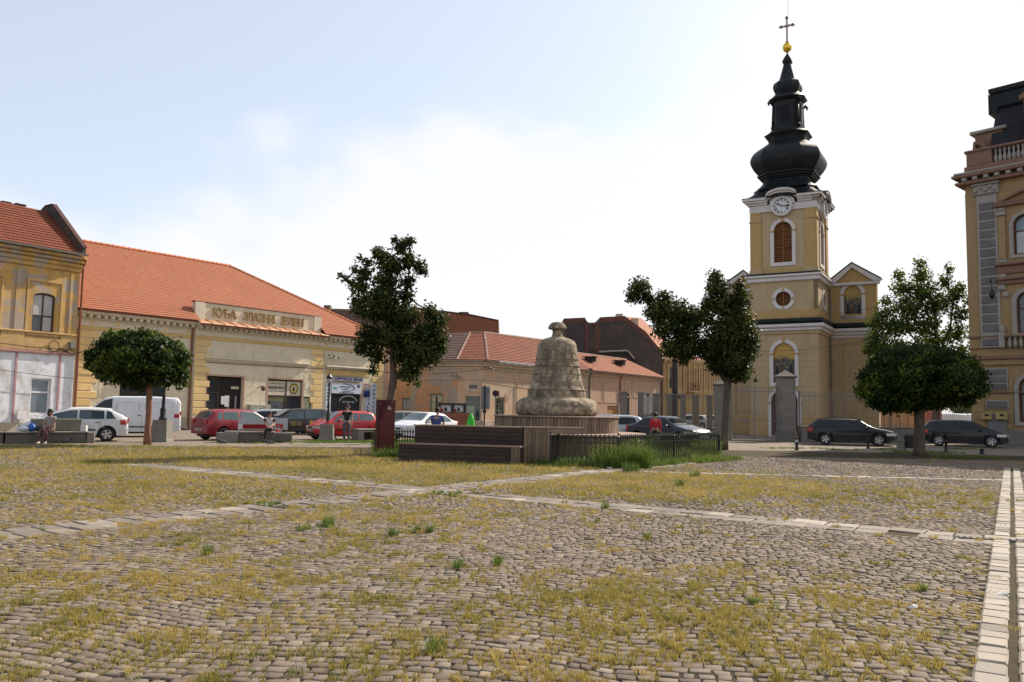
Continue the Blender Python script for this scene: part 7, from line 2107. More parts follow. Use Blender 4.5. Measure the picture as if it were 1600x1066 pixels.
def car(label, cat, loc, ang, paint, L_=4.1, W_=1.72, prof=None, belt=None, wheels=(-1.28, 1.25), wr=.31, dlo=None, glass=None, name='parked_car', group='parked cars', fwd=None,
  doors=(), lampf=True, tint=None, plate_txt=None, van=False, roof_rail=False, rub=True, rimm=None, mir=True, end_taper=.34):
 """local +x is the front. prof = silhouette (x,z) from the tail to the nose"""
 t = thing(name, label, cat, (loc[0], loc[1], loc[2] if len(loc) > 2 else 0.004), ang, group)
 gm = glass or CGL
 xa, xb = -L_ / 2, L_ / 2
 hw = W_ / 2
 def ztop(x): return interp(prof, x)
 def zbelt(x): return min(interp(belt, x), ztop(x) - .035)
 def wid(x):
  e = .75; q = 0
  if x > xb - e: q = (x - (xb - e)) / e
  elif x < xa + e: q = ((xa + e) - x) / e * .8
  return hw * (1 - end_taper * q ** 2.6)
 def zbot(x):
  z = .21 + (.10 * max(0, (abs(x) - (L_ / 2 - .5)) / .5))
  for w in wheels:
   d = abs(x - w); Ra = wr + .065
   if d < Ra: z = max(z, wr + math.sqrt(Ra * Ra - d * d) - .02)
  return z
 def section(x):
  w = wid(x); zb_ = zbot(x); ze = zbelt(x); zt = ztop(x); h = zt - ze
  tum = .36 if not van else .16
  ins = min(h, 2) * tum
  zm = max(zb_ + .01, min(.55, ze - .05))
  cr = min(.07, h * .35)
  rw = w - .035 - ins
  return [(0, zb_), (w * .85, zb_), (w - .015, zb_ + .025), (w, max(zb_ + .04, zm)), (w - .004, max(zb_ + .05, ze - .10)), (w - .03, ze), (w - .035 - ins * .5, ze + (zt - cr - ze) * .5), (rw, zt - cr), (rw - .06, zt - cr * .25), (rw * .5, zt + .012), (0, zt + .018)]
 xs = list(np.linspace(xa, xb, 64))
 for w in wheels:
  for s_ in (-1, 1): xs += [w + s_ * (wr + .064), w + s_ * (wr + .05), w + s_ * (wr + .02)]
 for p in prof: xs.append(p[0])
 xs = sorted(set(round(x, 4) for x in xs if xa <= x <= xb))
 mb = MB(); K = 11; ringn = 2 * K - 2
 vs = []
 for x in xs:
  S = section(x)
  vs += [(x, y, z) for y, z in S] + [(x, -y, z) for y, z in S[1:-1][::-1]]
 fs = []
 for i in range(len(xs) - 1):
  for k in range(ringn):
   j = (k + 1) % ringn
   fs.append((i * ringn + k, i * ringn + j, (i + 1) * ringn + j, (i + 1) * ringn + k))
 fs.append(tuple(range(ringn))[::-1]); fs.append(tuple((len(xs) - 1) * ringn + k for k in range(ringn)))
 # sills go dark below
 fs = [f[::-1] for f in fs]
 mb.add(vs, fs)
 body = mb.build('body', paint, t); smooth_by_angle(body, 40)
 MB().box(wheels[0] - .5, wheels[1] + .5, -hw + .2, hw - .2, .17, .55).build('underbody', BLKP, t)
 def side_y(x, z):
  S = section(x)
  for a, b in zip(S[2:], S[3:9]):
   if a[1] <= z <= b[1] and b[1] > a[1]:
    f = (z - a[1]) / (b[1] - a[1]); return a[0] + (b[0] - a[0]) * f
  return S[3][0]
 def side_patch(x0, x1, zlo, zhi, off_, n=10, slant0=0.0, slant1=0.0):
  """strip on both flanks between zlo(x), zhi(x)"""
  res = []
  for s_ in (1, -1):
   m_ = MB(); vs = []; rows = 4
   for i in range(n + 1):
    f = i / n
    for r_ in range(rows):
     g_ = r_ / (rows - 1)
     xx = x0 + (x1 - x0) * f + (slant0 * (1 - f) + slant1 * f) * g_
     lo, hi = zlo(xx), zhi(xx); hi = max(lo + .004, hi)
     z = lo + (hi - lo) * g_
     vs.append((xx, s_ * (side_y(xx, z) + off_), z))
   fs = [(i * rows + r_, (i + 1) * rows + r_, (i + 1) * rows + r_ + 1, i * rows + r_ + 1) for i in range(n) for r_ in range(rows - 1)]
   if s_ > 0: fs = [f[::-1] for f in fs]
   m_.add(vs, fs); res.append(m_)
  return res
 for (x0, x1, s0, s1) in dlo:
  for m_ in side_patch(x0, x1, lambda x: zbelt(x) + .035, lambda x: ztop(x) - .105, .007, 10, s0, s1):
   m_.build('side_window', tint or gm, t)
 # windscreen and rear window on the top surface
 def top_patch(x0, x1, nm, wf=.93, n=8):
  vs = []; rows = 9
  for i in range(n + 1):
   x = x0 + (x1 - x0) * i / n; S = section(x); dz = (ztop(x + .02) - ztop(x - .02)) / .04
   nx, nz = -dz, 1; l_ = math.hypot(nx, nz); nx, nz = nx / l_ * .010, nz / l_ * .010
   ymax = (S[8][0] * wf)
   for r_ in range(rows):
    y = -ymax + 2 * ymax * r_ / (rows - 1); a = abs(y)
    z = S[10][1] + (S[9][1] - S[10][1]) * min(1, a / max(.01, S[9][0])) if a < S[9][0] else S[9][1] + (S[8][1] - S[9][1]) * (a - S[9][0]) / max(.01, S[8][0] - S[9][0])
    vs.append((x + nx, y, z + nz))
  fs = [(i * rows + r_, i * rows + r_ + 1, (i + 1) * rows + r_ + 1, (i + 1) * rows + r_)[::-1] for i in range(n) for r_ in range(rows - 1)]
  return MB().add(vs, fs).build(nm, gm, t, smooth=True)
 if fwd:
  top_patch(fwd[0], fwd[1], 'windscreen')
  if fwd[2] is not None: top_patch(fwd[2], fwd[3], 'rear_window', .88)
 # lamps
 hz = min(.68, zbelt(xb - .3) - .14)
 for m_ in side_patch(xb - .55, xb - .05, lambda x: hz - .06, lambda x: hz + .08, .01, 8): m_.build('headlight', CLRL, t)
 tz = .80 if not van else 1.1
 for m_ in side_patch(xa + .03, xa + .28, lambda x: min(tz, zbelt(x) - .22), lambda x: min(tz + .2, zbelt(x) - .02), .01, 4): m_.build('tail_light', REDL, t)
 wf_ = wid(xb)
 for s_ in (1, -1):
  MB().cbox(-.13, .13, -.02, .01, hz - .05, hz + .07, .01).build('lamp_unit', CLRL, t).matrix_local = Matrix.Translation((xb, s_ * wf_ * .72, 0)) @ Matrix.Rotation(rad(90), 4, 'Z')
  MB().cbox(-.12, .12, -.02, .01, tz - .02, tz + .18, .01).build('tail_lamp_unit', REDL, t).matrix_local = Matrix.Translation((xa, s_ * wid(xa) * .8, 0)) @ Matrix.Rotation(rad(-90), 4, 'Z')
 gr = MB().cbox(-wf_ * .5, wf_ * .5, -.015, .01, hz - .06, hz + .04, .005).build('grille', BLKP, t); gr.matrix_local = Matrix.Translation((xb, 0, 0)) @ Matrix.Rotation(rad(90), 4, 'Z')
 gr = MB().cbox(-wf_ * .8, wf_ * .8, -.02, .01, .28, .40, .01).build('lower_grille', BLKP, t); gr.matrix_local = Matrix.Translation((xb, 0, 0)) @ Matrix.Rotation(rad(90), 4, 'Z')
 for xx, rr_ in ((xb, 90), (xa, -90)):
  p_ = MB().box(-.26, .26, -.03, -.016, .44, .55).build('number_plate', PLT, t); p_.matrix_local = Matrix.Translation((xx, 0, 0)) @ Matrix.Rotation(rad(rr_), 4, 'Z')
  q_ = text_on(p_, 'TM 07 WKB' if plate_txt is None else plate_txt, 0, -.032, .495, .42, .07, INK)
 # rear panel glass for upright tails
 # door seams, handles, rubbing strip
 for xd in doors:
  for m_ in side_patch(xd, xd + .014, lambda x: max(.27, zbot(x) + .03), lambda x: zbelt(x) - .0, .003, 1): m_.build('door_seam', BLKP, t)
 for xd in doors[:-1] if len(doors) > 1 else []:
  for s_ in (1, -1):
   zz2 = zbelt(xd) - .12
   MB().box(xd + .06, xd + .20, s_ * side_y(xd + .1, zz2) - .012, s_ * side_y(xd + .1, zz2) + .022 * s_ + .004, zz2, zz2 + .03).build('door_handle', BLKP, t)
 if rub:
  for m_ in side_patch(wheels[0] + wr + .12, wheels[1] - wr - .12, lambda x: .47, lambda x: .53, .012, 6): m_.build('side_trim', BLKP, t)
 for m_ in side_patch(wheels[0] + wr + .08, wheels[1] - wr - .08, lambda x: .212, lambda x: .26, .004, 6): m_.build('sill', BLKP, t)
 if mir:
  xm = fwd[0] - .55 if False else (dlo[-1][1] - .25)
  for s_ in (1, -1):
   ym = s_ * (side_y(xm, zbelt(xm)) + .10)
   MB().ball((xm, ym, zbelt(xm) + .08), .09, 5, (.8, 1.1, .8)).build('wing_mirror', paint, t, smooth=True)
 if roof_rail:
  for s_ in (1, -1): MB().tube([(x, s_ * (section(x)[8][0] - .02), ztop(x) + .05 if -1.6 < x < .35 else ztop(x)) for x in np.linspace(-1.75, .5, 8)], .018, 5).build('roof_rail', BLKP, t)
 # wheels
 for w in wheels:
  for s_ in (1, -1):
   y0_ = s_ * (hw - .10)
   hub = MB().lathe([(.06, -.02), (.06, .07)], 10).build('wheel', BLKP, t)
   hub.matrix_local = Matrix.Translation((w, y0_, wr)) @ Matrix.Rotation(rad(-90 * s_), 4, 'X')
   MB().lathe([(wr * .62, -.09), (wr * .93, -.10), (wr, -.06), (wr, .06), (wr * .93, .09), (wr * .66, .085), (wr * .62, .06)], 28, cap=False).build('tyre', TYRE, hub, smooth=True)
   rm = MB().lathe([(wr * .63, -.06), (wr * .64, .07), (wr * .58, .075), (wr * .55, .02)], 28, cap=False)
   for k in range(5):
    a = 2 * math.pi * k / 5; c, s2 = math.cos(a), math.sin(a)
    P_ = lambda r_, q, z: (r_ * c - q * s2, r_ * s2 + q * c, z)
    rm.add([P_(.03, -.035, .05), P_(wr * .6, -.05, .06), P_(wr * .6, .05, .06), P_(.03, .035, .05), P_(.03, -.035, .02), P_(wr * .6, -.05, .03), P_(wr * .6, .05, .03), P_(.03, .035, .02)], [(0, 1, 2, 3), (0, 4, 5, 1), (3, 2, 6, 7)])
   rm.lathe([(.06, .03), (.055, .07), (.02, .075)], 10)
   rm.build('rim', rimm or RIM, hub)
   MB().lathe([(.55 * wr, -.05), (.55 * wr, -.045)], 16).build('brake_disc', BLKP, hub)
 t['sy'] = 1; del t['sy']
 return t
def place(px_rear, px_front, py_bottom, L_=4.1, yaw_extra=0.0, D=None):
 """centre and heading of a car whose tail and nose show at these columns, bottom row given"""
 pm = (px_rear + px_front) / 2
 g_ = G(pm, py_bottom) if D is None else at(pm, 641, D)
 return g_
HATCH = lambda L_: [(-L_ / 2, .62), (-L_ / 2 + .05, .98), (-L_ / 2 + .42, 1.36), (-L_ / 2 + .85, 1.43), (-.1, 1.445), (.45, 1.40), (1.15, 1.02), (1.3, .97), (L_ / 2 - .25, .78), (L_ / 2 - .04, .62), (L_ / 2, .52)]
BELT = lambda L_: [(-L_ / 2, .95), (0, .90), (1.2, .86), (L_ / 2, .8)]
WHITEP = paint_mat('white_car_paint', (.62, .63, .65)); REDP = paint_mat('faded_red_paint', (.20, .006, .014)); REDB = paint_mat('bright_red_paint', (.42, .012, .018)); BLKC = paint_mat('black_car_paint', (.005, .005, .007)); NAVY = paint_mat('dark_navy_paint', (.012, .016, .028)); SILV = paint_mat('silver_paint', (.36, .40, .42), .4); BEIG = paint_mat('beige_grey_paint', (.30, .27, .22), .2)
# white hatchback, left, facing left
g_ = G(98, 690.5); L_ = 4.15
car('white hatchback with a curved roof behind the concrete bench at left', 'car', (g_.x, g_.y + .85), rad(180 + 23), WHITEP, L_, 1.70,
 [(-L_ / 2, .62), (-L_ / 2 + .04, 1.0), (-L_ / 2 + .22, 1.16), (-L_ / 2 + .75, 1.40), (-.5, 1.44), (.1, 1.42), (.6, 1.30), (1.25, 1.0), (1.4, .95), (L_ / 2 - .25, .76), (L_ / 2 - .04, .60), (L_ / 2, .5)], BELT(L_),
 (-1.30, 1.28), .31, [(-1.62, -1.25, .18, .0), (-1.18, -.22, .02, 0), (-.15, 1.05, 0, -.1)], fwd=(1.22, .22, -2.0, -1.45), doors=(-1.05, -.18, .95), glass=CGL2)
# white van
g_ = G(183, 683); L_ = 4.97
vp = [(-L_ / 2, .6), (-L_ / 2 + .03, 1.75), (-L_ / 2 + .18, 1.95), (-1.0, 2.0), (.6, 1.98), (.95, 1.90), (1.75, 1.24), (1.95, 1.16), (L_ / 2 - .1, .92), (L_ / 2, .6)]
van = car('white panel van with dark lower side strip parked behind the left globe tree', 'van', (g_.x, g_.y + .95), rad(180 + 20), WHITEP, L_, 1.95, vp, [(-L_ / 2, 1.18), (1.0, 1.15), (L_ / 2, 1.0)], (-1.55, 1.50), .34,
 [(.62, 1.62, 0, -.12)], fwd=(1.72, .98, None, None), doors=(-.75, .55, 1.5), van=True, end_taper=.2)
for x0, x1 in ((-2.15, -.85), (-.62, .42)):
 for s_ in (1, -1):
  MB().plate(rect(x0, x1, 1.22, 1.72), [rect(x0 + .02, x1 - .02, 1.24, 1.70)], -.006, .0).build('pressed_panel', M('panel_shade_line', (.40, .40, .41), bump=0), van).location = (0, -.955 + .03 if s_ < 0 else .955 - .03, 0)
# red hatchback seen from behind right
g_ = G(352, 688); L_ = 4.0
car('dark red older hatchback seen from behind, nearest the shop doorway', 'car', (g_.x + .25, g_.y + .9), rad(50), REDP, L_, 1.70, HATCH(L_), BELT(L_), (-1.2, 1.22), .30, [(-1.55, -1.28, .1, .03), (-1.2, -.42, .02, 0), (-.3, .95, 0, -.05)], fwd=(1.1, .5, -L_ / 2 + .10, -L_ / 2 + .36), doors=(-.4, .85), glass=CGL2, rimm=BLKP, plate_txt='TM 04 PVR')
# black car with dust cover, yellow lettering
g_ = G(462, 680); L_ = 4.2
kc = car('black estate taxi with yellow door lettering and covered windscreen between two red cars', 'car', (g_.x - .1, g_.y + .8), rad(180 + 30), paint_mat('dusty_black_paint', (.022, .016, .018)), L_, 1.74,
 [(-L_ / 2, .62), (-L_ / 2 + .05, 1.0), (-L_ / 2 + .35, 1.40), (-L_ / 2 + .8, 1.49), (.2, 1.50), (.6, 1.43), (1.3, 1.02), (1.4, .98), (L_ / 2 - .2, .82), (L_ / 2 - .03, .62), (L_ / 2, .5)], BELT(L_), (-1.28, 1.28), .31,
 [(-1.75, -1.2, .1, 0), (-1.12, -.2, 0, 0), (-.12, 1.1, 0, -.1)], fwd=(1.28, .62, -2.0, -1.75), doors=(-1.05, -.15, .98), glass=CGL2)
YL = M('taxi_yellow', (.5, .40, .08), bump=0)
boxpart('windscreen_cover', kc, .62, 1.36, -.62, .62, 1.0, 1.01, M('grey_sunshade', (.30, .28, .26))).matrix_local = Matrix.Translation((.98, 0, 1.275)) @ Matrix.Rotation(rad(33), 4, 'Y') @ Matrix.Translation((-.99, 0, -1.0))
tx_ = text_on(kc, 'RADIO TAXI', 0, 0, 0, .62, .12, YL); tx_.matrix_local = Matrix.Translation((.35, .868, .70)) @ Matrix.Rotation(rad(180), 4, 'Z')
tx_ = text_on(kc, '0256 1940', 0, 0, 0, .6, .08, YL); tx_.matrix_local = Matrix.Translation((.35, .868, .58)) @ Matrix.Rotation(rad(180), 4, 'Z')
em = MB().plate(circ(0, .72, .13, 16), (), -.004, .004).build('round_emblem', YL, kc); em.matrix_local = Matrix.Translation((-.55, .872, 0)) @ Matrix.Rotation(rad(180), 4, 'Z')
MB().plate(circ(0, .72, .09, 16), (), -.009, -.005).build('emblem_centre', AMBL, em)
# small pale car roof behind
g_ = at(438, 650, 50.0); L_ = 4.1
car('pale hatchback mostly hidden behind the dark red hatchback and the seated man', 'car', (g_.x, g_.y), rad(28), SILV, L_, 1.70, HATCH(L_), BELT(L_), (-1.25, 1.25), .30, [(-1.5, -.35, 0, 0), (-.25, .95, 0, -.05)], fwd=(1.1, .5, -1.98, -1.7), doors=(-.3, .9))
# bright red small hatch facing left
g_ = G(528, 687.5); L_ = 3.45
car('bright red small hatchback facing left, parked beside the optician shop', 'car', (g_.x + .05, g_.y + .75), rad(180 + 38), REDB, L_, 1.62,
 [(-L_ / 2, .6), (-L_ / 2 + .05, .98), (-L_ / 2 + .30, 1.36), (-L_ / 2 + .6, 1.42), (-.1, 1.43), (.35, 1.38), (1.0, 1.0), (1.1, .94), (L_ / 2 - .2, .74), (L_ / 2 - .04, .58), (L_ / 2, .48)], BELT(L_), (-1.1, 1.12), .28, [(-1.45, -.62, .12, 0), (-.55, .85, 0, -.05)], fwd=(.97, .38, -1.7, -1.45), doors=(-.58, .78), glass=CGL2, plate_txt='TM 06 NSD')
# beige and white cars behind the red sign box
g_ = at(634, 650, 53.0); L_ = 4.2
car('grey beige car behind the white saloon, left of the seated man in blue', 'car', (g_.x - .4, g_.y), rad(180 + 6), BEIG, L_, 1.72, HATCH(L_), BELT(L_), (-1.3, 1.3), .30, [(-1.5, -.35, 0, 0), (-.25, .95, 0, -.05)], fwd=(1.1, .5, -1.98, -1.7), doors=(-.3, .9), glass=CGL2)
g_ = at(661, 655, 42.5); L_ = 4.3
SAL = lambda L_: [(-L_ / 2, .6), (-L_ / 2 + .04, .98), (-L_ / 2 + .55, 1.03), (-L_ / 2 + 1.2, 1.38), (-.3, 1.43), (.2, 1.41), (1.0, 1.02), (1.15, .97), (L_ / 2 - .2, .80), (L_ / 2 - .03, .62), (L_ / 2, .5)]
car('white saloon with grey bonnet glare facing left behind the timber seating', 'car', (g_.x, g_.y), rad(180 + 58), WHITEP, L_, 1.70, SAL(L_), BELT(L_), (-1.3, 1.3), .30, [(-1.5, -.35, .2, 0), (-.25, .9, 0, -.05)], fwd=(.98, .28, -1.55, -1.0), doors=(-.3, .85), glass=CGL2)
# silver and dark saloon right of the bell
g_ = at(950, 660, 45.0); L_ = 4.3
car('silver hatchback half hidden by the bell plinth', 'car', (g_.x - .1, g_.y), rad(180 - 4), SILV, L_, 1.70, HATCH(L_), BELT(L_), (-1.3, 1.3), .30, [(-1.6, -.35, .1, 0), (-.25, .95, 0, -.05)], fwd=(1.1, .5, -2.05, -1.8), doors=(-.3, .9))
g_ = at(1044, 660, 41.5); L_ = 4.4
car('dark navy saloon facing right with shiny bonnet, behind the bell lawn', 'car', (g_.x, g_.y), rad(-50), NAVY, L_, 1.72, SAL(L_), BELT(L_), (-1.32, 1.32), .31, [(-1.5, -.35, .2, 0), (-.25, .9, 0, -.05)], fwd=(.98, .28, -1.6, -1.05), doors=(-.3, .85))
# black estate and black hatchback on the right
g_ = G(1340, 697); L_ = 4.5
car('black estate car facing right in front of the church railing', 'car', (g_.x, g_.y + .85), rad(-19), BLKC, L_, 1.74,
 [(-L_ / 2, .62), (-L_ / 2 + .04, .98), (-L_ / 2 + .55, 1.38), (-1.2, 1.42), (-.1, 1.43), (.35, 1.39), (1.1, 1.0), (1.25, .95), (L_ / 2 - .2, .78), (L_ / 2 - .03, .62), (L_ / 2, .5)], BELT(L_), (-1.33, 1.33), .32, [(-1.85, -1.3, .25, .02), (-1.22, -.25, 0, 0), (-.17, .98, 0, -.05)], fwd=(1.08, .4, -2.1, -1.75), doors=(-1.1, -.2, .9), roof_rail=True, rub=False, plate_txt='TM 10 YKS')
g_ = G(1520, 699); L_ = 4.15
car('black hatchback facing right beside the palace wall, right of the globe tree', 'car', (g_.x, g_.y + .85), rad(-26), BLKC, L_, 1.74,
 [(-L_ / 2, .62), (-L_ / 2 + .04, 1.0), (-L_ / 2 + .38, 1.38), (-L_ / 2 + .8, 1.45), (-.1, 1.46), (.4, 1.40), (1.15, 1.02), (1.28, .98), (L_ / 2 - .25, .80), (L_ / 2 - .04, .64), (L_ / 2, .52)], BELT(L_), (-1.27, 1.27), .32, [(-1.5, -.3, .1, 0), (-.2, 1.0, 0, -.05)], fwd=(1.12, .45, -2.0, -1.75), doors=(-.28, .9), rub=False, plate_txt='TM 88 LUK')
# far white vans and cars behind the churchyard railing
for px, D_, an, lb in ((1468, 84, 176, 'far white van beyond the railing, left one of the pair'), (1498, 88, 184, 'far white van beyond the railing, right one of the pair')):
 g_ = at(px, 650, D_); L_ = 4.9
 car(lb, 'van', (g_.x, g_.y), rad(an), WHITEP, L_, 1.95, vp, [(-L_ / 2, 1.18), (1.0, 1.15), (L_ / 2, 1.0)], (-1.55, 1.50), .34, [(.62, 1.62, 0, -.12)], fwd=(1.72, .98, None, None), doors=(.55,), van=True, end_taper=.2)
for px, D_, lb in ((1075, 88, 'far silver car behind the grey pillared fence, left one'), (1103, 90, 'far silver car behind the grey pillared fence, beside the brick pillar')):
 g_ = at(px, 650, D_); L_ = 4.1
 car(lb, 'car', (g_.x, g_.y), rad(180), SILV, L_, 1.70, HATCH(L_), BELT(L_), (-1.3, 1.3), .30, [(-1.5, -.35, .1, 0), (-.25, .95, 0, -.05)], fwd=(1.1, .5, -1.98, -1.7), doors=(-.3,))
# ================================================================== CHURCHYARD FENCES, PILLARS
def pillar(name, label, px, py_base, D, w_px, y_top, cap=True, group=None):
 p = at(px, 641, D); hw_ = w_px * D / F / 2; H = CAM_H + (hor(px) - y_top) / F * D
 t = thing(name, label, 'pillar', (p.x, D + hw_, 0), rad(-16), group)
 ch = (H - .9) / 8; z = .001
 MB().cbox(-hw_ - .06, hw_ + .06, -hw_ - .06, hw_ + .06, 0, .55, .03).build('base', STONEG, t); z = .555
 ch = (H - .55 - .5) / 7
 ms = MB().lathe([(hw_ - .012, 0), (hw_, .02), (hw_, ch - .02), (hw_ - .012, ch)], sq=[(1, -1), (1, 1), (-1, 1), (-1, -1)]).mesh('stone_block', STONEG)
 for i in range(7): link('stone_block', ms, t, (random.uniform(-.004, .004), random.uniform(-.004, .004), z + i * ch))
 z += 7 * ch
 sq4 = [(1, -1), (1, 1), (-1, 1), (-1, -1)]
 MB().lathe([(hw_ + .02, z), (hw_ + .11, z + .05), (hw_ + .11, z + .14), (hw_ * .9, z + .17), (.02, H)], sq=sq4).build('cap', STONEG, t)
 return t, H
pillar('gate_pillar', 'big grey stone gate pillar with pyramid cap in front of the church door', 1232.5, 690, 49.5, 29, 578)
pillar('gate_pillar', 'grey stone gate pillar mostly hidden behind the dark maple trunk', 1132, 690, 49.8, 25, 590)
GI = GREYI
def tall_fence(name, label, A_, B_, h, z0, sp, r, rails, wall=None, cat='fence', postsp=6.0, mat=None):
 mat = mat or GI
 d = B_ - A_; d.z = 0; L_1 = d.length; ang_ = math.atan2(d.y, d.x)
 t = thing(name, label, cat, (A_.x, A_.y, 0), ang_)
 bm2 = MB().tube([(0, 0, z0 + .03), (0, 0, z0 + h)], r, 5).lathe([(r * 1.1, z0 + h), (r * 2.2, z0 + h + .05), (.002, z0 + h + .2)], 5).mesh('bar', mat)
 n_ = int(L_1 / sp)
 for i in range(1, n_): link('bar', bm2, t, (i * L_1 / n_, 0, 0))
 for f in rails: MB().box(0, L_1, -r * 1.5, r * 1.5, z0 + h * f - .02, z0 + h * f + .02).build('rail', mat, t)
 if wall: MB().cbox(0, L_1, -.22, .22, 0, z0 - .06, .03).cbox(0, L_1, -.27, .27, z0 - .06, z0, .02).build('low_wall', STONEG, t)
 k = max(1, round(L_1 / postsp)); pmm = MB().box(-.04, .04, -.04, .04, z0, z0 + h + .15).mesh('post', mat)
 for i in range(k + 1): link('post', pmm, t, (i * L_1 / k, 0, 0))
 return t
def g0(px, D): p = at(px, 641, D); return Vector((p.x, p.y, 0))
tall_fence('churchyard_fence', 'tall grey railing on a low stone wall behind the two black cars', g0(1249, 49.6), g0(1524, 52.5), 1.95, .95, .155, .014, (.06, .92), True)
gt = tall_fence('church_gate', 'tall grey iron double gate between the two stone gate pillars', g0(1142, 49.9), g0(1216, 49.6), 3.05, .08, .135, .012, (.04, .38, .95), None, 'gate', 1.42)
MB().box(1.40, 1.46, -.05, .02, .1, 1.45).build('middle_stile', GUTTERG, gt)
MB().cbox(.6, 1.0, -.03, .0, 1.1, 1.25).build('lock_plate', GREYI, gt)
MB().cbox(0, 2.85, -.35, .35, .0, .075, .02).build('threshold_stone', SLABG, gt)
# receding fence on the left with grey pillars
lf0, lf1 = g0(966, 69.0), g0(1119, 83.0)
tall_fence('churchyard_fence', 'tall grey railing on the left, receding before the low pinkish house', g0(966, 66.5), g0(1117, 62), 2.35, .55, .19, .016, (.06, .93), True)
for i, (px, yt, w) in enumerate(((974, 611.6, 9), (1001, 613, 8), (1025.5, 614.7, 7.5), (1046, 615, 8), (1067, 615.5, 7.5), (1087, 617, 9.5), (1108.5, 618, 7.5))):
 D_ = 71 + i * 1.75; p = g0(px, D_); hw_ = w * D_ / F / 2; H = CAM_H + (hor(px) - yt) / F * D_
 t = thing('fence_pillar', 'grey square fence pillar with flat cap, %s' % ['nearest the bell plinth', 'second from the bell plinth', 'just left of the person in red', 'right of the person in red', 'middle of the yellow house front', 'behind the bonnet of the navy saloon', 'next to the maple trunk'][i], 'pillar', p, 0, 'grey pillars of the receding churchyard wall')
 MB().cbox(-hw_, hw_, -hw_, hw_, 0, H - .2, .03).build('shaft', STONEG, t)
 MB().cbox(-hw_ - .08, hw_ + .08, -hw_ - .08, hw_ + .08, H - .2, H, .04).build('cap', STONEG, t)
# orange garden wall / outbuilding lit in the distance to the right
p = g0(1352, 76); q = g0(1446, 78)
ob = thing('outbuilding', 'long low orange outbuilding beyond the churchyard, seen under the globe tree', 'building', p, math.atan2(q.y - p.y, q.x - p.x))
Lo = (q - p).length
MB().box(0, Lo, 0, 4, 0, 2.5).build('wall', M('orange_render', (.42, .22, .09), var=.2, stain=(.3, .15, .06, .5)), ob)
for i in range(int(Lo / .9)): MB().cbox(.3 + i * .9, .5 + i * .9, -.08, .0, 0, 2.3, .02).build('pilaster', YGL, ob)
rf = MB(); roof_plane(rf, (-.2, -.4, 2.5), (Lo + .2, -.4, 2.5), (Lo + .2, 4.4, 3.3), (-.2, 4.4, 3.3), 8); rf.build('roof', ROOF_D, ob)
# low orange wall between far vans
p = g0(1446, 82); t = thing('garden_wall', 'low reddish wall stub between the far vans and the orange outbuilding', 'wall', p); MB().cbox(0, 1.6, 0, .3, 0, 2.4, .03).build('wall', M('red_brown_wall', (.30, .12, .07)), t); MB().cbox(-.05, 1.65, -.05, .35, 2.4, 2.5).build('coping', STONEG, t)
# ================================================================== STREET FURNITURE
CONC = M('rough_concrete', (.19, .175, .15), var=.2, scale=3, stain=(.12, .11, .10, .7), bump=.6, bscale=25)
CONCD = M('dark_concrete', (.11, .10, .09), var=.25, scale=3, stain=(.07, .065, .06, .8), bump=.6, bscale=25)
def frame_thing(name, label, cat, A_, B_, group=None):
 d = B_ - A_; t = thing(name, label, cat, (A_.x, A_.y, 0), math.atan2(d.y, d.x), group); return t, Vector((d.x, d.y)).length
# left concrete bench with pale backrest slab
a, b = G(8, 694), G(148, 692.5)
t, L1 = frame_thing('concrete_bench', 'long concrete bench with pale backrest slab that the seated woman uses, at the left edge', 'bench', a, b)
MB().cbox(.0, L1 * .90, .02, .55, .0, .40, .03).build('base', CONCD, t)
for i in range(3): MB().cbox(-.03 + i * L1 * .31, -.03 + (i + 1) * L1 * .31 - .012, -.06, .58, .402, .47, .02).build('seat_slab', CONC, t)
MB().cbox(L1 * .905, L1, -.04, .56, 0, .46, .04).build('end_block', CONC, t)
MB().cbox(.9, L1 * .87, .50, .62, .48, .98, .03).build('backrest', CONC, t)
cart = boxpart('carton', None, 0, .22, 0, .14, .0, .24, PAPER); cart.location = (a.x + (b - a).x * .82, a.y + (b - a).y * .82 + .02, .475); tag(cart, 'small white paper carton standing on the right end of the left concrete bench', 'carton')
a2, b2 = G(-110, 694), G(6, 694)
t, L1 = frame_thing('concrete_bench', 'neighbouring concrete bench cut off by the left edge of the square', 'bench', a2, b2)
MB().cbox(.0, L1 - .05, .02, .6, .0, .40, .03).build('base', CONCD, t); MB().cbox(-.03, L1 - .03, -.05, .62, .402, .47, .02).build('seat_slab', CONC, t)
MB().cbox(.3, L1 - .9, .3, .45, .475, 1.15, .1).build('backrest', CONC, t)
# middle concrete bench with banner board
a, b = G(338, 692), G(430, 692)
t, L1 = frame_thing('concrete_bench', 'rounded concrete bench in front of the dark red hatchback, a man sitting on it', 'bench', a, b)
def rounded_block(mb, x0, x1, y0, y1, z0, z1, r=.18):
 P = []
 for cx2, cy2, a0 in ((x1 - r, y0 + r, -90), (x1 - r, y1 - r, 0), (x0 + r, y1 - r, 90), (x0 + r, y0 + r, 180)):
  for k in range(5): P.append((cx2 + r * math.cos(rad(a0 + 22.5 * k)), cy2 + r * math.sin(rad(a0 + 22.5 * k))))
 n_ = len(P); e = .02
 cx3, cy3 = (x0 + x1) / 2, (y0 + y1) / 2
 vs = [(x, y, z0) for x, y in P] + [(x, y, z1 - e) for x, y in P] + [(x + (cx3 - x) * e * .8, y + (cy3 - y) * e * 2, z1) for x, y in P]
 mb.add(vs, [tuple(range(n_))[::-1], tuple(2 * n_ + i for i in range(n_))] + [(k * n_ + i, k * n_ + (i + 1) % n_, (k + 1) * n_ + (i + 1) % n_, (k + 1) * n_ + i) for k in (0, 1) for i in range(n_)])
 return mb
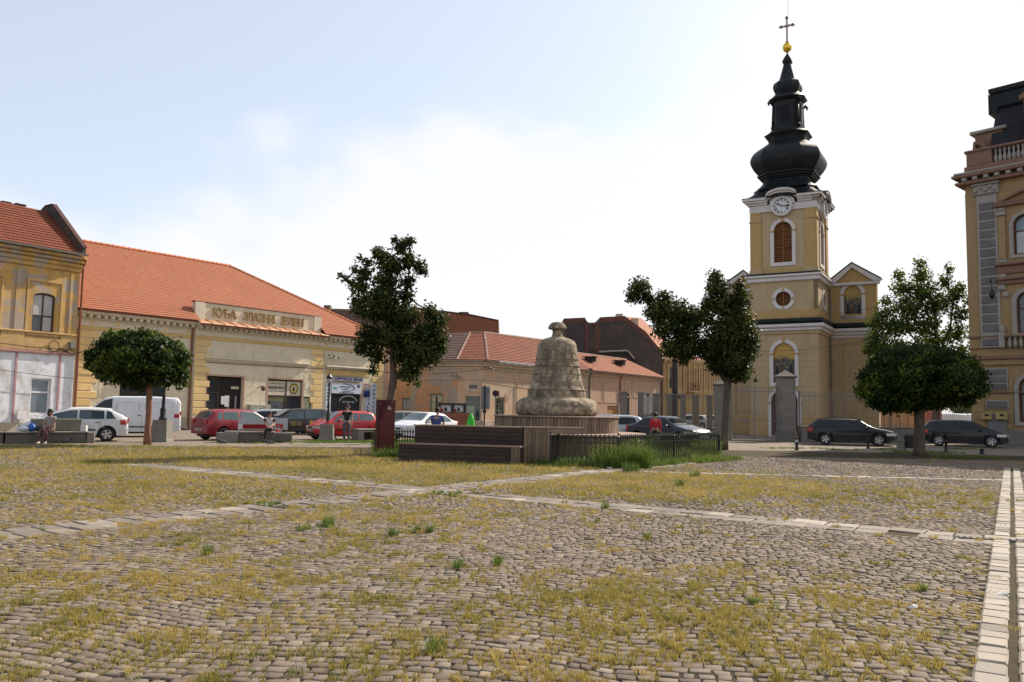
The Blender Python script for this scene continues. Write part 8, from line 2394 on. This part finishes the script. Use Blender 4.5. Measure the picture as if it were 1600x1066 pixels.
rounded_block(MB(), .35, L1, 0, .8, .05, .42).build('base', CONCD, t); rounded_block(MB(), .33, L1 + .03, -.04, .84, .423, .50).build('seat_slab', CONC, t)
rounded_block(MB(), 0, .9, -.12, .5, .02, .44, .12).build('end_block', CONC, t)
MB().cbox(L1 - .1, L1 + .75, .1, .7, .05, .44, .03).build('end_block', CONCD, t)
bo_ = thing('banner_board', 'white board with a red band of lettering behind the middle concrete bench', 'sign', tuple(G(360, 690) + Vector((0, .95, 0))), math.atan2((b - a).y, (b - a).x))
Lb = (G(440, 690) - G(360, 690)).length
MB().box(0, Lb, 0, .04, .52, 1.06).build('board', M('greyish_white_board', (.34, .36, .38), var=.12, stain=(.2, .2, .2, .5), bump=0), bo_)
MB().box(.22, Lb * .72, -.008, -.001, .56, .76).build('red_band', M('deep_red_print', (.22, .008, .012), bump=0), bo_)
RINK = M('red_print', (.35, .02, .02), bump=0)
text_on(bo_, 'DJ', Lb * .83, -.01, .68, .32, .24, RINK, bold=.06)
for x_ in (.05, Lb - .1): MB().box(x_, x_ + .06, .041, .09, 0, 1.06).build('leg', GREYI, bo_)
MB().box(0, .2, -.009, -.001, .52, .78).build('white_panel', PAPER, bo_)
# planter block near the red box
a, b = G(560, 690), G(597, 689.5)
t, L1 = frame_thing('planter', 'low grey concrete planter with black opening, left of the dark red sign box', 'planter', a, b)
MB().plate(rect(0, L1, 0, .52), [rect(.3, .85, .0, .44)], 0, .7).build('block', CONC, t); MB().box(.3, .85, .3, .35, 0, .44).build('opening', INTER, t)
MB().cbox(-.04, L1 + .04, -.04, .74, .522, .6, .03).build('cap', CONC, t)
# lamps with stone pedestals
def street_lamp(label, px, py, D, ytop, ped_h=.62, ped_w=.26, ped=True, head=True, slim=1.0):
 p = g0(px, D); H = CAM_H + (hor(px) - ytop) / F * D
 t = thing('street_lamp', label, 'street lamp', p)
 z = 0
 if ped: MB().lathe([(ped_w * 1.15, 0), (ped_w * 1.1, .1), (ped_w, .15), (ped_w * .92, ped_h)], sq=[(1, -1), (1, 1), (-1, 1), (-1, -1)]).build('pedestal', CONC, t); z = ped_h
 MB().lathe([(.13 * slim, z), (.13 * slim, z + .08), (.09 * slim, z + .15), (.10 * slim, z + .45), (.06 * slim, z + .55), (.05 * slim, z + 1.0), (.065 * slim, z + 1.04), (.04 * slim, z + 1.1), (.035 * slim, H - .62), (.06 * slim, H - .58), (.03 * slim, H - .5)], 12).build('post', BLACKI, t, smooth=True)
 if head:
  lh = MB().lathe([(.08, H - .5), (.15, H - .22), (.17, H - .2), (.04, H - .06), (.02, H)], 6).build('lantern', BLACKI, t)
  for k in range(6):
   a = 2 * math.pi * k / 6 + math.pi / 6
   pn = MB().plate([(-.045, -.12), (.045, -.12), (.068, .12), (-.068, .12)], (), -.004, .004).build('pane', M('milky_lamp_glass', (.32, .33, .34), rough=.2, bump=0), lh)
   pn.location = (.108 * math.cos(a), .108 * math.sin(a), H - .36); pn.rotation_euler = (0, 0, a + math.pi / 2)
 return t
street_lamp('black lamp post with lantern on a concrete pedestal in front of the optician shop', 513, 689, 41.0, 583, .78, .34)
street_lamp('black lamp post on a tall concrete pedestal beside the left globe tree trunk', 255, 692, 36.0, 588, .95, .33, slim=1.3)
street_lamp('thin black post behind the seated man in blue, in front of the green door', 682, 680, 50.0, 606, head=False, ped=False, slim=1.6)
# dark red sign box
a, b = g0(592, 27.2), g0(618, 27.8)
t, L1 = frame_thing('sign_box', 'tall dark red metal sign box at the foot of the ragged maple', 'sign', a, b)
DRED = M('dark_red_metal', (.05, .004, .007), var=.2, rough=.45, bump=.05, stain=(.05, .01, .01, .4))
zt = CAM_H + (hor(605) - 625) / F * 27.4
MB().cbox(0, L1, 0, .14, .02, zt, .012).build('body', DRED, t); MB().cbox(.04, L1 - .04, -.012, -.001, .12, zt - .08, .004).build('front_panel', DRED, t)
text_on(t, 'PIATA', L1 * .6, -.015, zt - .24, .14, .04, WINK); text_on(t, 'UNIRII', L1 * .6, -.015, zt - .30, .16, .04, WINK)
MB().ball((.06, -.01, zt - .13), .018, 4).build('rivet', CHROME, t)
# grey road sign seen from behind and round sign
p = g0(757, 52); t = thing('road_sign', 'large grey back of a rectangular road sign on a dark pole', 'sign', p)
zt = CAM_H + (hor(757) - 604) / F * 52; zb2 = CAM_H + (hor(757) - 640) / F * 52
MB().tube([(0, 0, 0), (0, 0, zt + .1)], .05, 8).build('pole', BLACKI, t)
MB().cbox(-.22, .32, .06, .09, zb2, zt, .01).build('panel', M('grey_sign_back', (.17, .18, .20), var=.1, rough=.5, bump=0), t)
for z_ in (zb2 + .3, zt - .3): MB().box(-.2, .3, -.05, .059, z_ - .02, z_ + .02).build('bracket', GREYI, t)
MB().plate(circ(0, zb2 - .12, .13, 16), (), -.05, -.02).build('small_disc', BLACKI, t)
p = g0(774, 49); t = thing('road_sign', 'round dark back of a road sign on a thin pole, right of the rectangular one', 'sign', p)
zc2 = CAM_H + (hor(774) - 615) / F * 49
MB().tube([(0, 0, 0), (0, 0, zc2 + .1)], .035, 8).build('pole', GREYI, t); MB().plate(circ(0, zc2, .19, 24), (), -.06, -.03).build('disc', M('dark_brown_disc', (.035, .02, .018), bump=0), t)
# brick notice kiosk with glazed display
a, b = g0(687, 48), g0(728, 48.5)
t, L1 = frame_thing('notice_board', 'brick notice board with two glazed poster cases behind the timber seating', 'notice board', a, b)
zt = CAM_H + (hor(705) - 630) / F * 48; zm_ = CAM_H + (hor(705) - 645) / F * 48
kb = MB().box(0, L1, 0, .3, 0, zm_).build('brick_base', M('kiosk_brick', (.20, .075, .05), var=.3, bump=.4), t)
MB().plate(rect(-.05, L1 + .0, zm_, zt), [rect(.06, L1 * .45, zm_ + .04, zt - .1), rect(L1 * .55, L1 - .12, zm_ + .04, zt - .1)], .0, .28).build('case_frame', BLACKI, t)
for x0, x1 in ((.06, L1 * .45), (L1 * .55, L1 - .12)):
 bd_ = MB().box(x0, x1, .12, .14, zm_ + .04, zt - .1).build('display_panel', M('pale_poster_ground', (.42, .43, .45), bump=0), t)
 for k in range(3):
  w_ = (x1 - x0) / 3
  boxpart('poster', bd_, x0 + k * w_ + .03, x0 + (k + 1) * w_ - .03, .105, .119, zm_ + .06 + .03 * k, zm_ + .22 + .08 * (k % 2), (RINK, BLACKI, PAPER)[k])
MB().box(L1 + .0, L1 + .35, .02, .28, 0, zm_ - .0).build('brick_end', MATS['kiosk_brick'], t)
a, b = g0(729, 50), g0(741, 50)
t, L1 = frame_thing('poster_stand', 'pale upright poster panel right of the brick notice board', 'sign', a, b)
zt = CAM_H + (hor(735) - 635) / F * 50
MB().cbox(0, L1, 0, .06, .3, zt, .01).build('panel', M('pale_green_poster', (.30, .34, .26), var=.25, scale=6, bump=0), t)
for x_ in (.0, L1 - .05): MB().box(x_, x_ + .05, .061, .11, 0, zt).build('leg', GREYI, t)
# bright green folded parasol / cover
p = g0(736, 44); t = thing('waste_bag', 'bright green plastic recycling bag standing right of the brick notice board', 'bag', p)
MB().lathe(smooth_prof([(.20, 0), (.24, .3), (.22, .8), (.17, 1.12), (.08, 1.34), (.04, 1.42)]), 14).build('bag', M('bright_green_plastic', (.03, .42, .03), var=.2, rough=.45, bump=.3, bscale=8), t, smooth=True)
MB().tube([(.0, -.0, 1.38), (.02, -.0, 1.46)], .04, 6).build('knot', BLACKI, t)
# bollards
def bollard(label, px, py, h, r, white=False):
 p = G(px, py); t = thing('bollard', label, 'bollard', p, 0, 'black bollards before the church')
 MB().lathe([(r * 1.3, 0), (r * 1.3, .06), (r, .08), (r * .85, h * .8), (r * 1.05, h * .82), (r * 1.05, h * .86), (r * .7, h * .9), (r * .75, h * .96), (.01, h)], 12).build('post', BLACKI, t, smooth=True)
 if white: MB().lathe([(r * .93, h * .62), (r * .91, h * .78)], 12, cap=False).build('white_band', PAPER, t)
bollard('black bollard with white band near the big gate pillar', 1245, 704, .62, .07, True)
bollard('short black bollard before the rear wheel of the black estate car', 1356.5, 701, .50, .06)
bollard('black bollard standing between the globe tree trunk and the black hatchback', 1478.5, 707, .55, .07)
bollard('low black stump bollard in the shade at the right edge', 1534.5, 710, .26, .09)
# litter bin on pedestal
p = G(1423, 703); t = thing('litter_bin', 'black litter bin beside the trunk of the right globe tree', 'litter bin', p)
MB().lathe([(.19, .08), (.22, .12), (.23, .72), (.21, .78), (.18, .80)], 16).build('drum', BLACKI, t); MB().lathe([(.24, .70), (.24, .73)], 16).build('rim', GREYI, t); MB().box(-.30, -.24, -.03, .03, 0, .7).build('post', BLACKI, t); MB().box(-.24, -.18, -.02, .02, .55, .6).build('bracket', BLACKI, t)
p = G(1407, 707); t = thing('stone_post', 'short pale stone post left of the black litter bin', 'post', p)
MB().lathe([(.16, 0), (.15, .1), (.12, .12), (.12, .48), (.15, .5), (.13, .58)], sq=[(1, -1), (1, 1), (-1, 1), (-1, -1)]).build('shaft', CONC, t); MB().cbox(-.28, .28, -.16, .16, 0, .09, .02).build('foot', CONCD, t)
# bits of litter
for i, (px, py, s_, lb) in enumerate(((1568, 934, .07, 'white crumpled paper on the pale slab strip'), (1425, 955, .05, 'small pale stone chip lying on the cobbles at right'), (897, 733, .10, 'white paper scrap in the grass before the iron fence, left one'), (952, 733, .09, 'pale blue scrap in the grass before the iron fence, right one'))):
 g_ = G(px, py); mb = MB(); n_ = 6
 vs = [(s_ * math.cos(2 * math.pi * k / n_) * random.uniform(.7, 1.2), s_ * .6 * math.sin(2 * math.pi * k / n_) * random.uniform(.7, 1.2), .022 + random.uniform(0, .03)) for k in range(n_)] + [(0, 0, .05)]
 o = mb.add(vs, [(k, (k + 1) % n_, n_) for k in range(n_)]).build('litter', PAPER); o.location = (g_.x, g_.y, 0); tag(o, lb, 'litter')
# hanging lamps and wires
w0 = FHs.W(FHs.u(1545, 440, 0), -.3, FHs.z(1545, 440)); w1 = at(1136, 470, 37)
hl_ = thing('hanging_lamp', 'black street lamp hanging from a wire in front of the palace corner', 'street lamp', tuple(at(1549.5, 444, 46)))
MB().tube([(0, 0, 0), (0, 0, -.28)], .02, 6).build('hook', BLACKI, hl_); MB().ball((-.06, 0, .18), .10, 4, (.7, .7, 1.6)).build('insulator', BLACKI, hl_); MB().lathe([(.05, -.85), (.16, -.65), (.13, -.45), (.04, -.28)], 10).build('lamp_head', BLACKI, hl_, smooth=True); MB().ball((0, 0, -.72), .10, 5).build('bulb', PAPER, hl_)
p_l = at(1549.5, 444, 46)
def wire(a, b, sag, lb, r=.012): return crack_wire('overhead_wire', [a, b], r, lb, sag=sag)
wire(FHs.W(3.4, -.1, FHs.z(1600, 434)), p_l, .05, 'short wire holding the hanging lamp to the palace front', .012)
wire(FB.W(LB * .05, -.3, 4.55), FB.W(LB - 2.2, -.35, 4.62), .12, 'dark cable running along the cream house above its shop windows', .018)
wire(FB.W(LB - 2.2, -.35, 4.62), C2.to_3d() + Vector((.3, -.5, 4.9)), .35, 'dark cable crossing from the cream house to the peeling corner house', .018)
wire(FA.W(2, -.3, 4.2), FA.W(LA - .2, -.3, 3.0), .15, 'slack cable across the whitewashed ground floor at left', .015)
wire(Vector((C2.x, C2.y - .5, 5.0)), FR.W(FR.len - 1, -.4, 4.9), .15, 'upper cable along the tan wall behind the bell', .016)
wire(FT.W(TW * .98, -6, 8.2), FHs.W(.1, -.1, 10.2), .5, 'thin wire from the church side to the palace', .012)
wire(FD.W(FD.len, -.5, 5.4), FT.W(-.2, -.4, 7.0), .6, 'thin wire from the low pinkish house to the church', .014)
wire(FT.W(0, -.4, 6.4), FT.W(TW + 3.3, -.3, 7.0), .3, 'thin wire passing in front of the church below its cornice', .012)
# dark tall post in front of the yellow house
p = g0(1054.5, 92); t = thing('utility_pole', 'dark utility pole standing in front of the distant yellow house', 'pole', p)
H = CAM_H + (hor(1054) - 565) / F * 92
MB().lathe([(.32, 0), (.28, H)], 10).build('pole', M('dark_pole', (.035, .035, .04)), t); MB().box(-.6, .6, -.35, -.3, H - 4.2, H - 4.05).ball((.4, -.35, H - 3.9), .18, 4).build('crossarm', MATS['dark_pole'], t)
# bicycle-like clutter at the foot of the cream house downpipe: leaning poles and rubble
p = FB.W(uM0 - .35, -.25, 0); t = thing('leaning_poles', 'dark poles and rags leaning by the downpipe of the cream house', 'rubbish', tuple(p), FB.ang)
MB().tube([(-1.0, -.15, .0 + .03), (-.75, .1, 1.0), (-.9, .18, 1.9)], .02, 5).build('pole', GREYI, t); MB().tube([(-.5, -.2, .03), (-.85, .12, 1.4)], .02, 5).build('pole', GREYI, t); MB().ball((-.3, -.2, .10), .25, 5, (1.4, .7, .42)).build('rags', M('dark_rags', (.06, .05, .045), var=.4, bump=.6), t)
# ================================================================== PIGEONS
PIG = M('dark_grey_feathers', (.035, .035, .042), var=.3, scale=20, rough=.6); PIGL = M('grey_wing_feathers', (.09, .09, .10), var=.3, scale=20)
def pigeon(label, px, py, ang, s_=1.0):
 g_ = G(px, py); t = thing('pigeon', label, 'bird', g_, ang, 'pigeons pecking by the benches'); t.scale = (s_,) * 3
 def skin(nm, V, E, R_, mat, parent=t):
  me = bpy.data.meshes.new(nm); me.from_pydata(V, E, []); me.materials.append(mat)
  o = bpy.data.objects.new(nm, me); COL.objects.link(o); o.parent = parent
  sm = o.modifiers.new('skin', 'SKIN'); sm.use_smooth_shade = True
  for i, r_ in enumerate(R_): me.skin_vertices[0].data[i].radius = (r_, r_)
  me.skin_vertices[0].data[0].use_root = True
  ss = o.modifiers.new('sub', 'SUBSURF'); ss.levels = 1; ss.render_levels = 1
  return o
 skin('body', [(0, 0, .13), (.06, 0, .15), (.10, 0, .19), (.125, 0, .23), (-.07, 0, .115), (-.15, 0, .10), (-.20, 0, .095)], [(0, 1), (1, 2), (2, 3), (0, 4), (4, 5), (5, 6)], [.055, .05, .03, .026, .045, .025, .02], PIG)
 for y in (.045, -.045): MB().ball((-.04, y, .13), .05, 5, (1.9, .35, .8)).build('wing', PIGL, t, smooth=True)
 for y in (.022, -.022): MB().tube([(0, y, .09), (.005, y, .02), (.03, y, .008)], .006, 4).build('leg', M('pink_bird_leg', (.3, .1, .08), bump=0), t)
 MB().lathe([(.008, 0), (.001, .03)], 5).build('beak', BLACKI, t).matrix_local = Matrix.Translation((.148, 0, .23)) @ Matrix.Rotation(rad(100), 4, 'Y')
pigeon('dark pigeon with raised tail on the ground left of the rounded bench', 345, 697, rad(200), 1.35)
pigeon('dark pigeon at the feet of the man on the rounded bench', 419, 697, rad(190), 1.25)
pigeon('dark pigeon in the shade before the left concrete bench', 107, 694.5, rad(10), 1.25)
# ================================================================== PEOPLE
def skinmod(name, V, E, R_, mat, parent, root=0, lv=1):
 me = bpy.data.meshes.new(name); me.from_pydata([tuple(v) for v in V], E, []); me.materials.append(mat)
 o = bpy.data.objects.new(name, me); COL.objects.link(o); o.parent = parent
 sm = o.modifiers.new('skin', 'SKIN'); sm.use_smooth_shade = True
 for i, r_ in enumerate(R_):
  me.skin_vertices[0].data[i].radius = (r_, r_) if isinstance(r_, (int, float)) else r_
 me.skin_vertices[0].data[root].use_root = True
 ss = o.modifiers.new('sub', 'SUBSURF'); ss.levels = lv; ss.render_levels = lv
 return o
SKIN = M('skin_tone', (.36, .20, .135), var=.06, rough=.55, bump=0, spec=.3); HAIR = M('dark_hair', (.022, .015, .012), var=.3, rough=.6, bump=.4, bscale=60); HAIRG = M('grey_hair', (.28, .26, .24), var=.2, bump=.4, bscale=60)
SHOEW = M('pale_shoes', (.45, .43, .42), bump=0); SHOEB = M('black_shoes', (.02, .02, .02), bump=0)
def person(label, loc, ang, J, shirt, trousers, shoes, hair=HAIR, sleeve=.55, build=1.0, headturn=0.0, extra=None, longhair=False, skirt=False):
 """J: joint positions in metres; the figure faces local -y"""
 t = thing('person', label, 'person', loc, ang)
 v = {k: Vector(p) for k, p in J.items()}
 V, E, R_ = [], [], []
 def add(p, r_, parent=None):
  V.append(Vector(p)); R_.append(r_)
  if parent is not None: E.append((parent, len(V) - 1))
  return len(V) - 1
 b = build
 pel = add(v['pelvis'], (.125 * b, .10 * b)); wai = add(v['pelvis'].lerp(v['chest'], .45), (.115 * b, .085 * b), pel); che = add(v['chest'], (.145 * b, .10 * b), wai)
 nb_ = add(v['neck'], .055, che); hd = add(v['neck'].lerp(v['head'], .45), .058, nb_); h2_ = add(v['head'], .085, hd); add(v['head'] + (v['head'] - v['neck']).normalized() * .09, .065, h2_)
 for s_ in ('L', 'R'):
  sh_ = add(v['sh' + s_], .055 * b, che); m1 = add(v['sh' + s_].lerp(v['el' + s_], .5), .045 * b, sh_); el = add(v['el' + s_], .038, m1); m2 = add(v['el' + s_].lerp(v['ha' + s_], .45), .034, el); wr_ = add(v['ha' + s_], .024, m2)
  d = (v['ha' + s_] - v['el' + s_]).normalized(); side = d.cross(Vector((0, 1, 0)));
  if side.length < .1: side = Vector((1, 0, 0))
  side.normalize(); up_ = side.cross(d)
  palm = add(v['ha' + s_] + d * .05, .024, wr_); k2 = add(v['ha' + s_] + d * .085, .022, palm)
  for f in range(4):
   off_ = side * (f - 1.5) * .019; ln = (.062, .075, .07, .055)[f]
   f1_ = add(v['ha' + s_] + d * .10 + off_, .0085, k2); f2_ = add(v['ha' + s_] + d * (.10 + ln * .55) + off_ + up_ * .01, .008, f1_); add(v['ha' + s_] + d * (.10 + ln * .9) + off_ + up_ * .028, .007, f2_)
  th = add(v['ha' + s_] + d * .045 - side * .035, .010, palm); add(v['ha' + s_] + d * .085 - side * .05 + up_ * .01, .008, th)
  hp = add(v['hip' + s_], .085 * b, pel); k1 = add(v['hip' + s_].lerp(v['kn' + s_], .5), .07 * b, hp); kn = add(v['kn' + s_], .052 * b, k1); c1_ = add(v['kn' + s_].lerp(v['an' + s_], .35), .052 * b, kn); an = add(v['an' + s_], .034, c1_)
  fd = (v['to' + s_] - v['an' + s_]); add(v['an' + s_] + fd * .55 + Vector((0, 0, -.01)), .034, an)
 skinmod('body', V, E, R_, SKIN, t, 0, 1)
 # shirt
 V, E, R_ = [], [], []
 p0 = add(v['pelvis'].lerp(v['chest'], -.05), (.15 * b, .125 * b)); p1 = add(v['pelvis'].lerp(v['chest'], .45), (.14 * b, .11 * b), p0); p2 = add(v['chest'], (.165 * b, .125 * b), p1); add(v['chest'].lerp(v['neck'], .75), .075, p2)
 for s_ in ('L', 'R'):
  q0 = add(v['sh' + s_], .068 * b, p2); q1 = add(v['sh' + s_].lerp(v['el' + s_], min(sleeve, 1)), .060 * b, q0)
  if sleeve > 1: add(v['el' + s_].lerp(v['ha' + s_], sleeve - 1), .045, q1)
 skinmod('shirt', V, E, R_, shirt, t, 0, 1)
 V, E, R_ = [], [], []
 p0 = add(v['pelvis'].lerp(v['chest'], .12), (.14 * b, .115 * b)); p1 = add(v['pelvis'] + Vector((0, 0, -.02)), (.14 * b, .12 * b), p0)
 for s_ in ('L', 'R'):
  q0 = add(v['hip' + s_], .10 * b, p1); q1 = add(v['hip' + s_].lerp(v['kn' + s_], .5), .088 * b, q0); q2 = add(v['kn' + s_], .07 * b, q1); q3 = add(v['kn' + s_].lerp(v['an' + s_], .5), .066 * b, q2); add(v['kn' + s_].lerp(v['an' + s_], .96), .055, q3)
 skinmod('trousers', V, E, R_, trousers, t, 1, 1)
 for s_ in ('L', 'R'):
  a_ = v['an' + s_]; to = v['to' + s_]
  skinmod('shoe', [a_ + Vector((0, 0, -.02)), a_.lerp(to, .15) + Vector((0, 0, -.03)), a_.lerp(to, .6) + Vector((0, 0, -.012)), to], [(0, 1), (1, 2), (2, 3)], [.045, .048, .045, .036], shoes, t)
 # face and hair
 hc = v['head'] + (v['head'] - v['neck']).normalized() * .02
 fr_ = Matrix.Rotation(headturn, 3, 'Z') @ Vector((0, -1, 0)); rt_ = Matrix.Rotation(headturn, 3, 'Z') @ Vector((1, 0, 0))
 hm = MB().ball(tuple(hc - fr_ * .022 + Vector((0, 0, .035))), .102, 7, (1, 1, .98))
 if longhair: hm.ball(tuple(hc - fr_ * .05 + Vector((0, 0, -.06))), .10, 6, (1.05, .8, 1.2))
 hm.build('hair', hair, t, smooth=True)
 fm = MB().ball(tuple(hc + fr_ * .098 + Vector((0, 0, -.012))), .016, 4, (1, 1, 1.4))
 for s_ in (-1, 1): fm.ball(tuple(hc + rt_ * .092 * s_ + Vector((0, 0, -.005))), .024, 4, (.5, 1, 1.3))
 fm.build('nose_and_ears', SKIN, t, smooth=True)
 em_ = MB()
 for s_ in (-1, 1): em_.ball(tuple(hc + fr_ * .085 + rt_ * .033 * s_ + Vector((0, 0, .012))), .011, 4)
 em_.build('eyes', BLACKI, t)
 MB().ball(tuple(hc + fr_ * .084 + Vector((0, 0, -.052))), .018, 4, (1.4, .6, .4)).build('mouth', M('lip_tone', (.25, .08, .07), bump=0), t)
 return t
def standing(h=1.75, arms='down', step=.08, lean=0):
 s_ = h / 1.75
 J = dict(pelvis=(0, 0, .95), chest=(0, .0, 1.28), neck=(0, .0, 1.48), head=(0, -.02, 1.63), shL=(-.19, 0, 1.41), shR=(.19, 0, 1.41), elL=(-.25, .02, 1.12), elR=(.25, .02, 1.12), haL=(-.25, -.10, .88), haR=(.25, -.10, .88),
             hipL=(-.095, 0, .90), hipR=(.095, 0, .90), knL=(-.11, -.03, .50), knR=(.11, -.01, .50), anL=(-.12, step, .09), anR=(.12, -step * .3, .09), toL=(-.14, step - .16, .035), toR=(.14, -step * .3 - .16, .035))
 return {k: tuple(Vector(p) * s_) for k, p in J.items()}
def seated(seat=.47, h=1.0, armtgt=None, cross=False):
 J = dict(pelvis=(0, .0, seat + .12), chest=(0, -.03, seat + .43), neck=(0, -.06, seat + .62), head=(0, -.10, seat + .76), shL=(-.18, -.04, seat + .56), shR=(.18, -.04, seat + .56), elL=(-.22, -.14, seat + .32), elR=(.22, -.14, seat + .32),
             haL=(-.05, -.34, seat + .20), haR=(.05, -.34, seat + .20), hipL=(-.09, -.03, seat + .09), hipR=(.09, -.03, seat + .09), knL=(-.12, -.45, seat + .06), knR=(.12, -.45, seat + .06), anL=(-.13, -.44, .10), anR=(.13, -.42, .10), toL=(-.14, -.60, .04), toR=(.14, -.58, .04))
 if cross: J.update(knR=(.02, -.46, seat + .16), anR=(-.22, -.52, seat - .10), toR=(-.32, -.62, seat - .12), elL=(-.20, -.16, seat + .33), haL=(-.02, -.38, seat + .22), haR=(.06, -.42, seat + .22))
 return J
TEE = M('black_tshirt', (.016, .016, .018), bump=.1); JEANS = M('grey_blue_jeans', (.06, .07, .09), var=.2, bump=.2); GREYT = M('grey_tshirt', (.25, .24, .22), bump=.1); FLORAL = M('dark_patterned_trousers', (.07, .02, .025), col2=(.16, .10, .10), patch=(12, .5, .55), bump=0)
BLUES = M('blue_shirt', (.05, .07, .22), bump=.1); REDS = M('red_jacket', (.42, .02, .03), bump=.1); DARKT = M('dark_trousers', (.02, .02, .025), bump=.1); WHT = M('white_tshirt', (.50, .49, .50), bump=.1)
p = G(541, 690)
person('man in black t-shirt and grey blue jeans standing before the bright red car', p, rad(0), standing(1.74), TEE, JEANS, SHOEW)
p = G(69, 694.5) + Vector((0, .42, 0))
wm = person('woman in grey top and patterned trousers sitting on the left concrete bench, looking right', p, rad(-8), seated(.47), GREYT, FLORAL, SHOEW, build=1.12, headturn=rad(50), longhair=True)
p = G(415, 692.5) + Vector((0, .5, 0))
mm_ = person('man in white and black t-shirt sitting cross legged on the rounded concrete bench', p, rad(12), seated(.50, cross=True), WHT, DARKT, SHOEB, headturn=rad(35))
for s_ in (-1, 1): skinmod('black_sleeve', [(s_ * .165, -.04, 1.07), (s_ * .19, -.07, 1.0), (s_ * .21, -.11, .90)], [(0, 1), (1, 2)], [.074, .070, .066], TEE, mm_)
p = at(683, 641, 29.5); p.z = 0
person('man in a blue shirt sitting behind the tall timber tier, facing away', (p.x, p.y, .30), rad(170), seated(.47), BLUES, DARKT, SHOEB, build=1.08, headturn=rad(-30), sleeve=.6)
st_ = MB().cbox(-.5, .5, -.35, .35, .0, .75, .02).build('back_bench', WOODD); st_.location = (p.x, p.y + .05, 0); tag(st_, 'low timber seat block behind the tall tier, under the man in blue', 'bench')
p = at(1024, 641, 37.5); p.z = 0
person('person in a red jacket with dark hair standing before the dark navy saloon', (p.x, p.y, 0), rad(165), standing(1.58), REDS, DARKT, SHOEB, sleeve=1.7)
# things on the bench by the woman
a = G(45, 694) + Vector((0, .35, .47))
def bag(label, loc, sc, mat, cat='bag'):
 t = thing('bag', label, cat, loc); rs = random.Random(label)
 mb = MB().ball((0, 0, sc[2] * .92), 1, 8, (sc[0], sc[1], sc[2]))
 mb.v = [(v[0] * (1 + .12 * math.sin(v[2] * 30 + i)), v[1], max(0.0, v[2])) for i, v in enumerate(mb.v)]
 mb.build('bag', mat, t, smooth=True)
 MB().tube([(-sc[0] * .4, 0, sc[2] * 1.7), (-sc[0] * .1, 0, sc[2] * 2.2), (sc[0] * .25, 0, sc[2] * 2.2), (sc[0] * .45, 0, sc[2] * 1.6)], .012, 5).build('handle', mat, t)
bag('black handbag beside the seated woman on the left bench', tuple(G(54, 694) + Vector((0, .35, .474))), (.22, .13, .13), M('black_leather', (.02, .02, .022), rough=.4, bump=.1))
bag('blue plastic bag between the white and black bags on the left bench', tuple(G(39, 694) + Vector((0, .38, .474))), (.15, .12, .17), M('blue_plastic_bag', (.03, .11, .36), rough=.4, bump=.4, bscale=10))
bag('white plastic bag at the left end of the bags on the left bench', tuple(G(27, 694) + Vector((0, .36, .474))), (.22, .13, .11), M('white_plastic_bag', (.48, .5, .54), rough=.4, bump=.4, bscale=10))
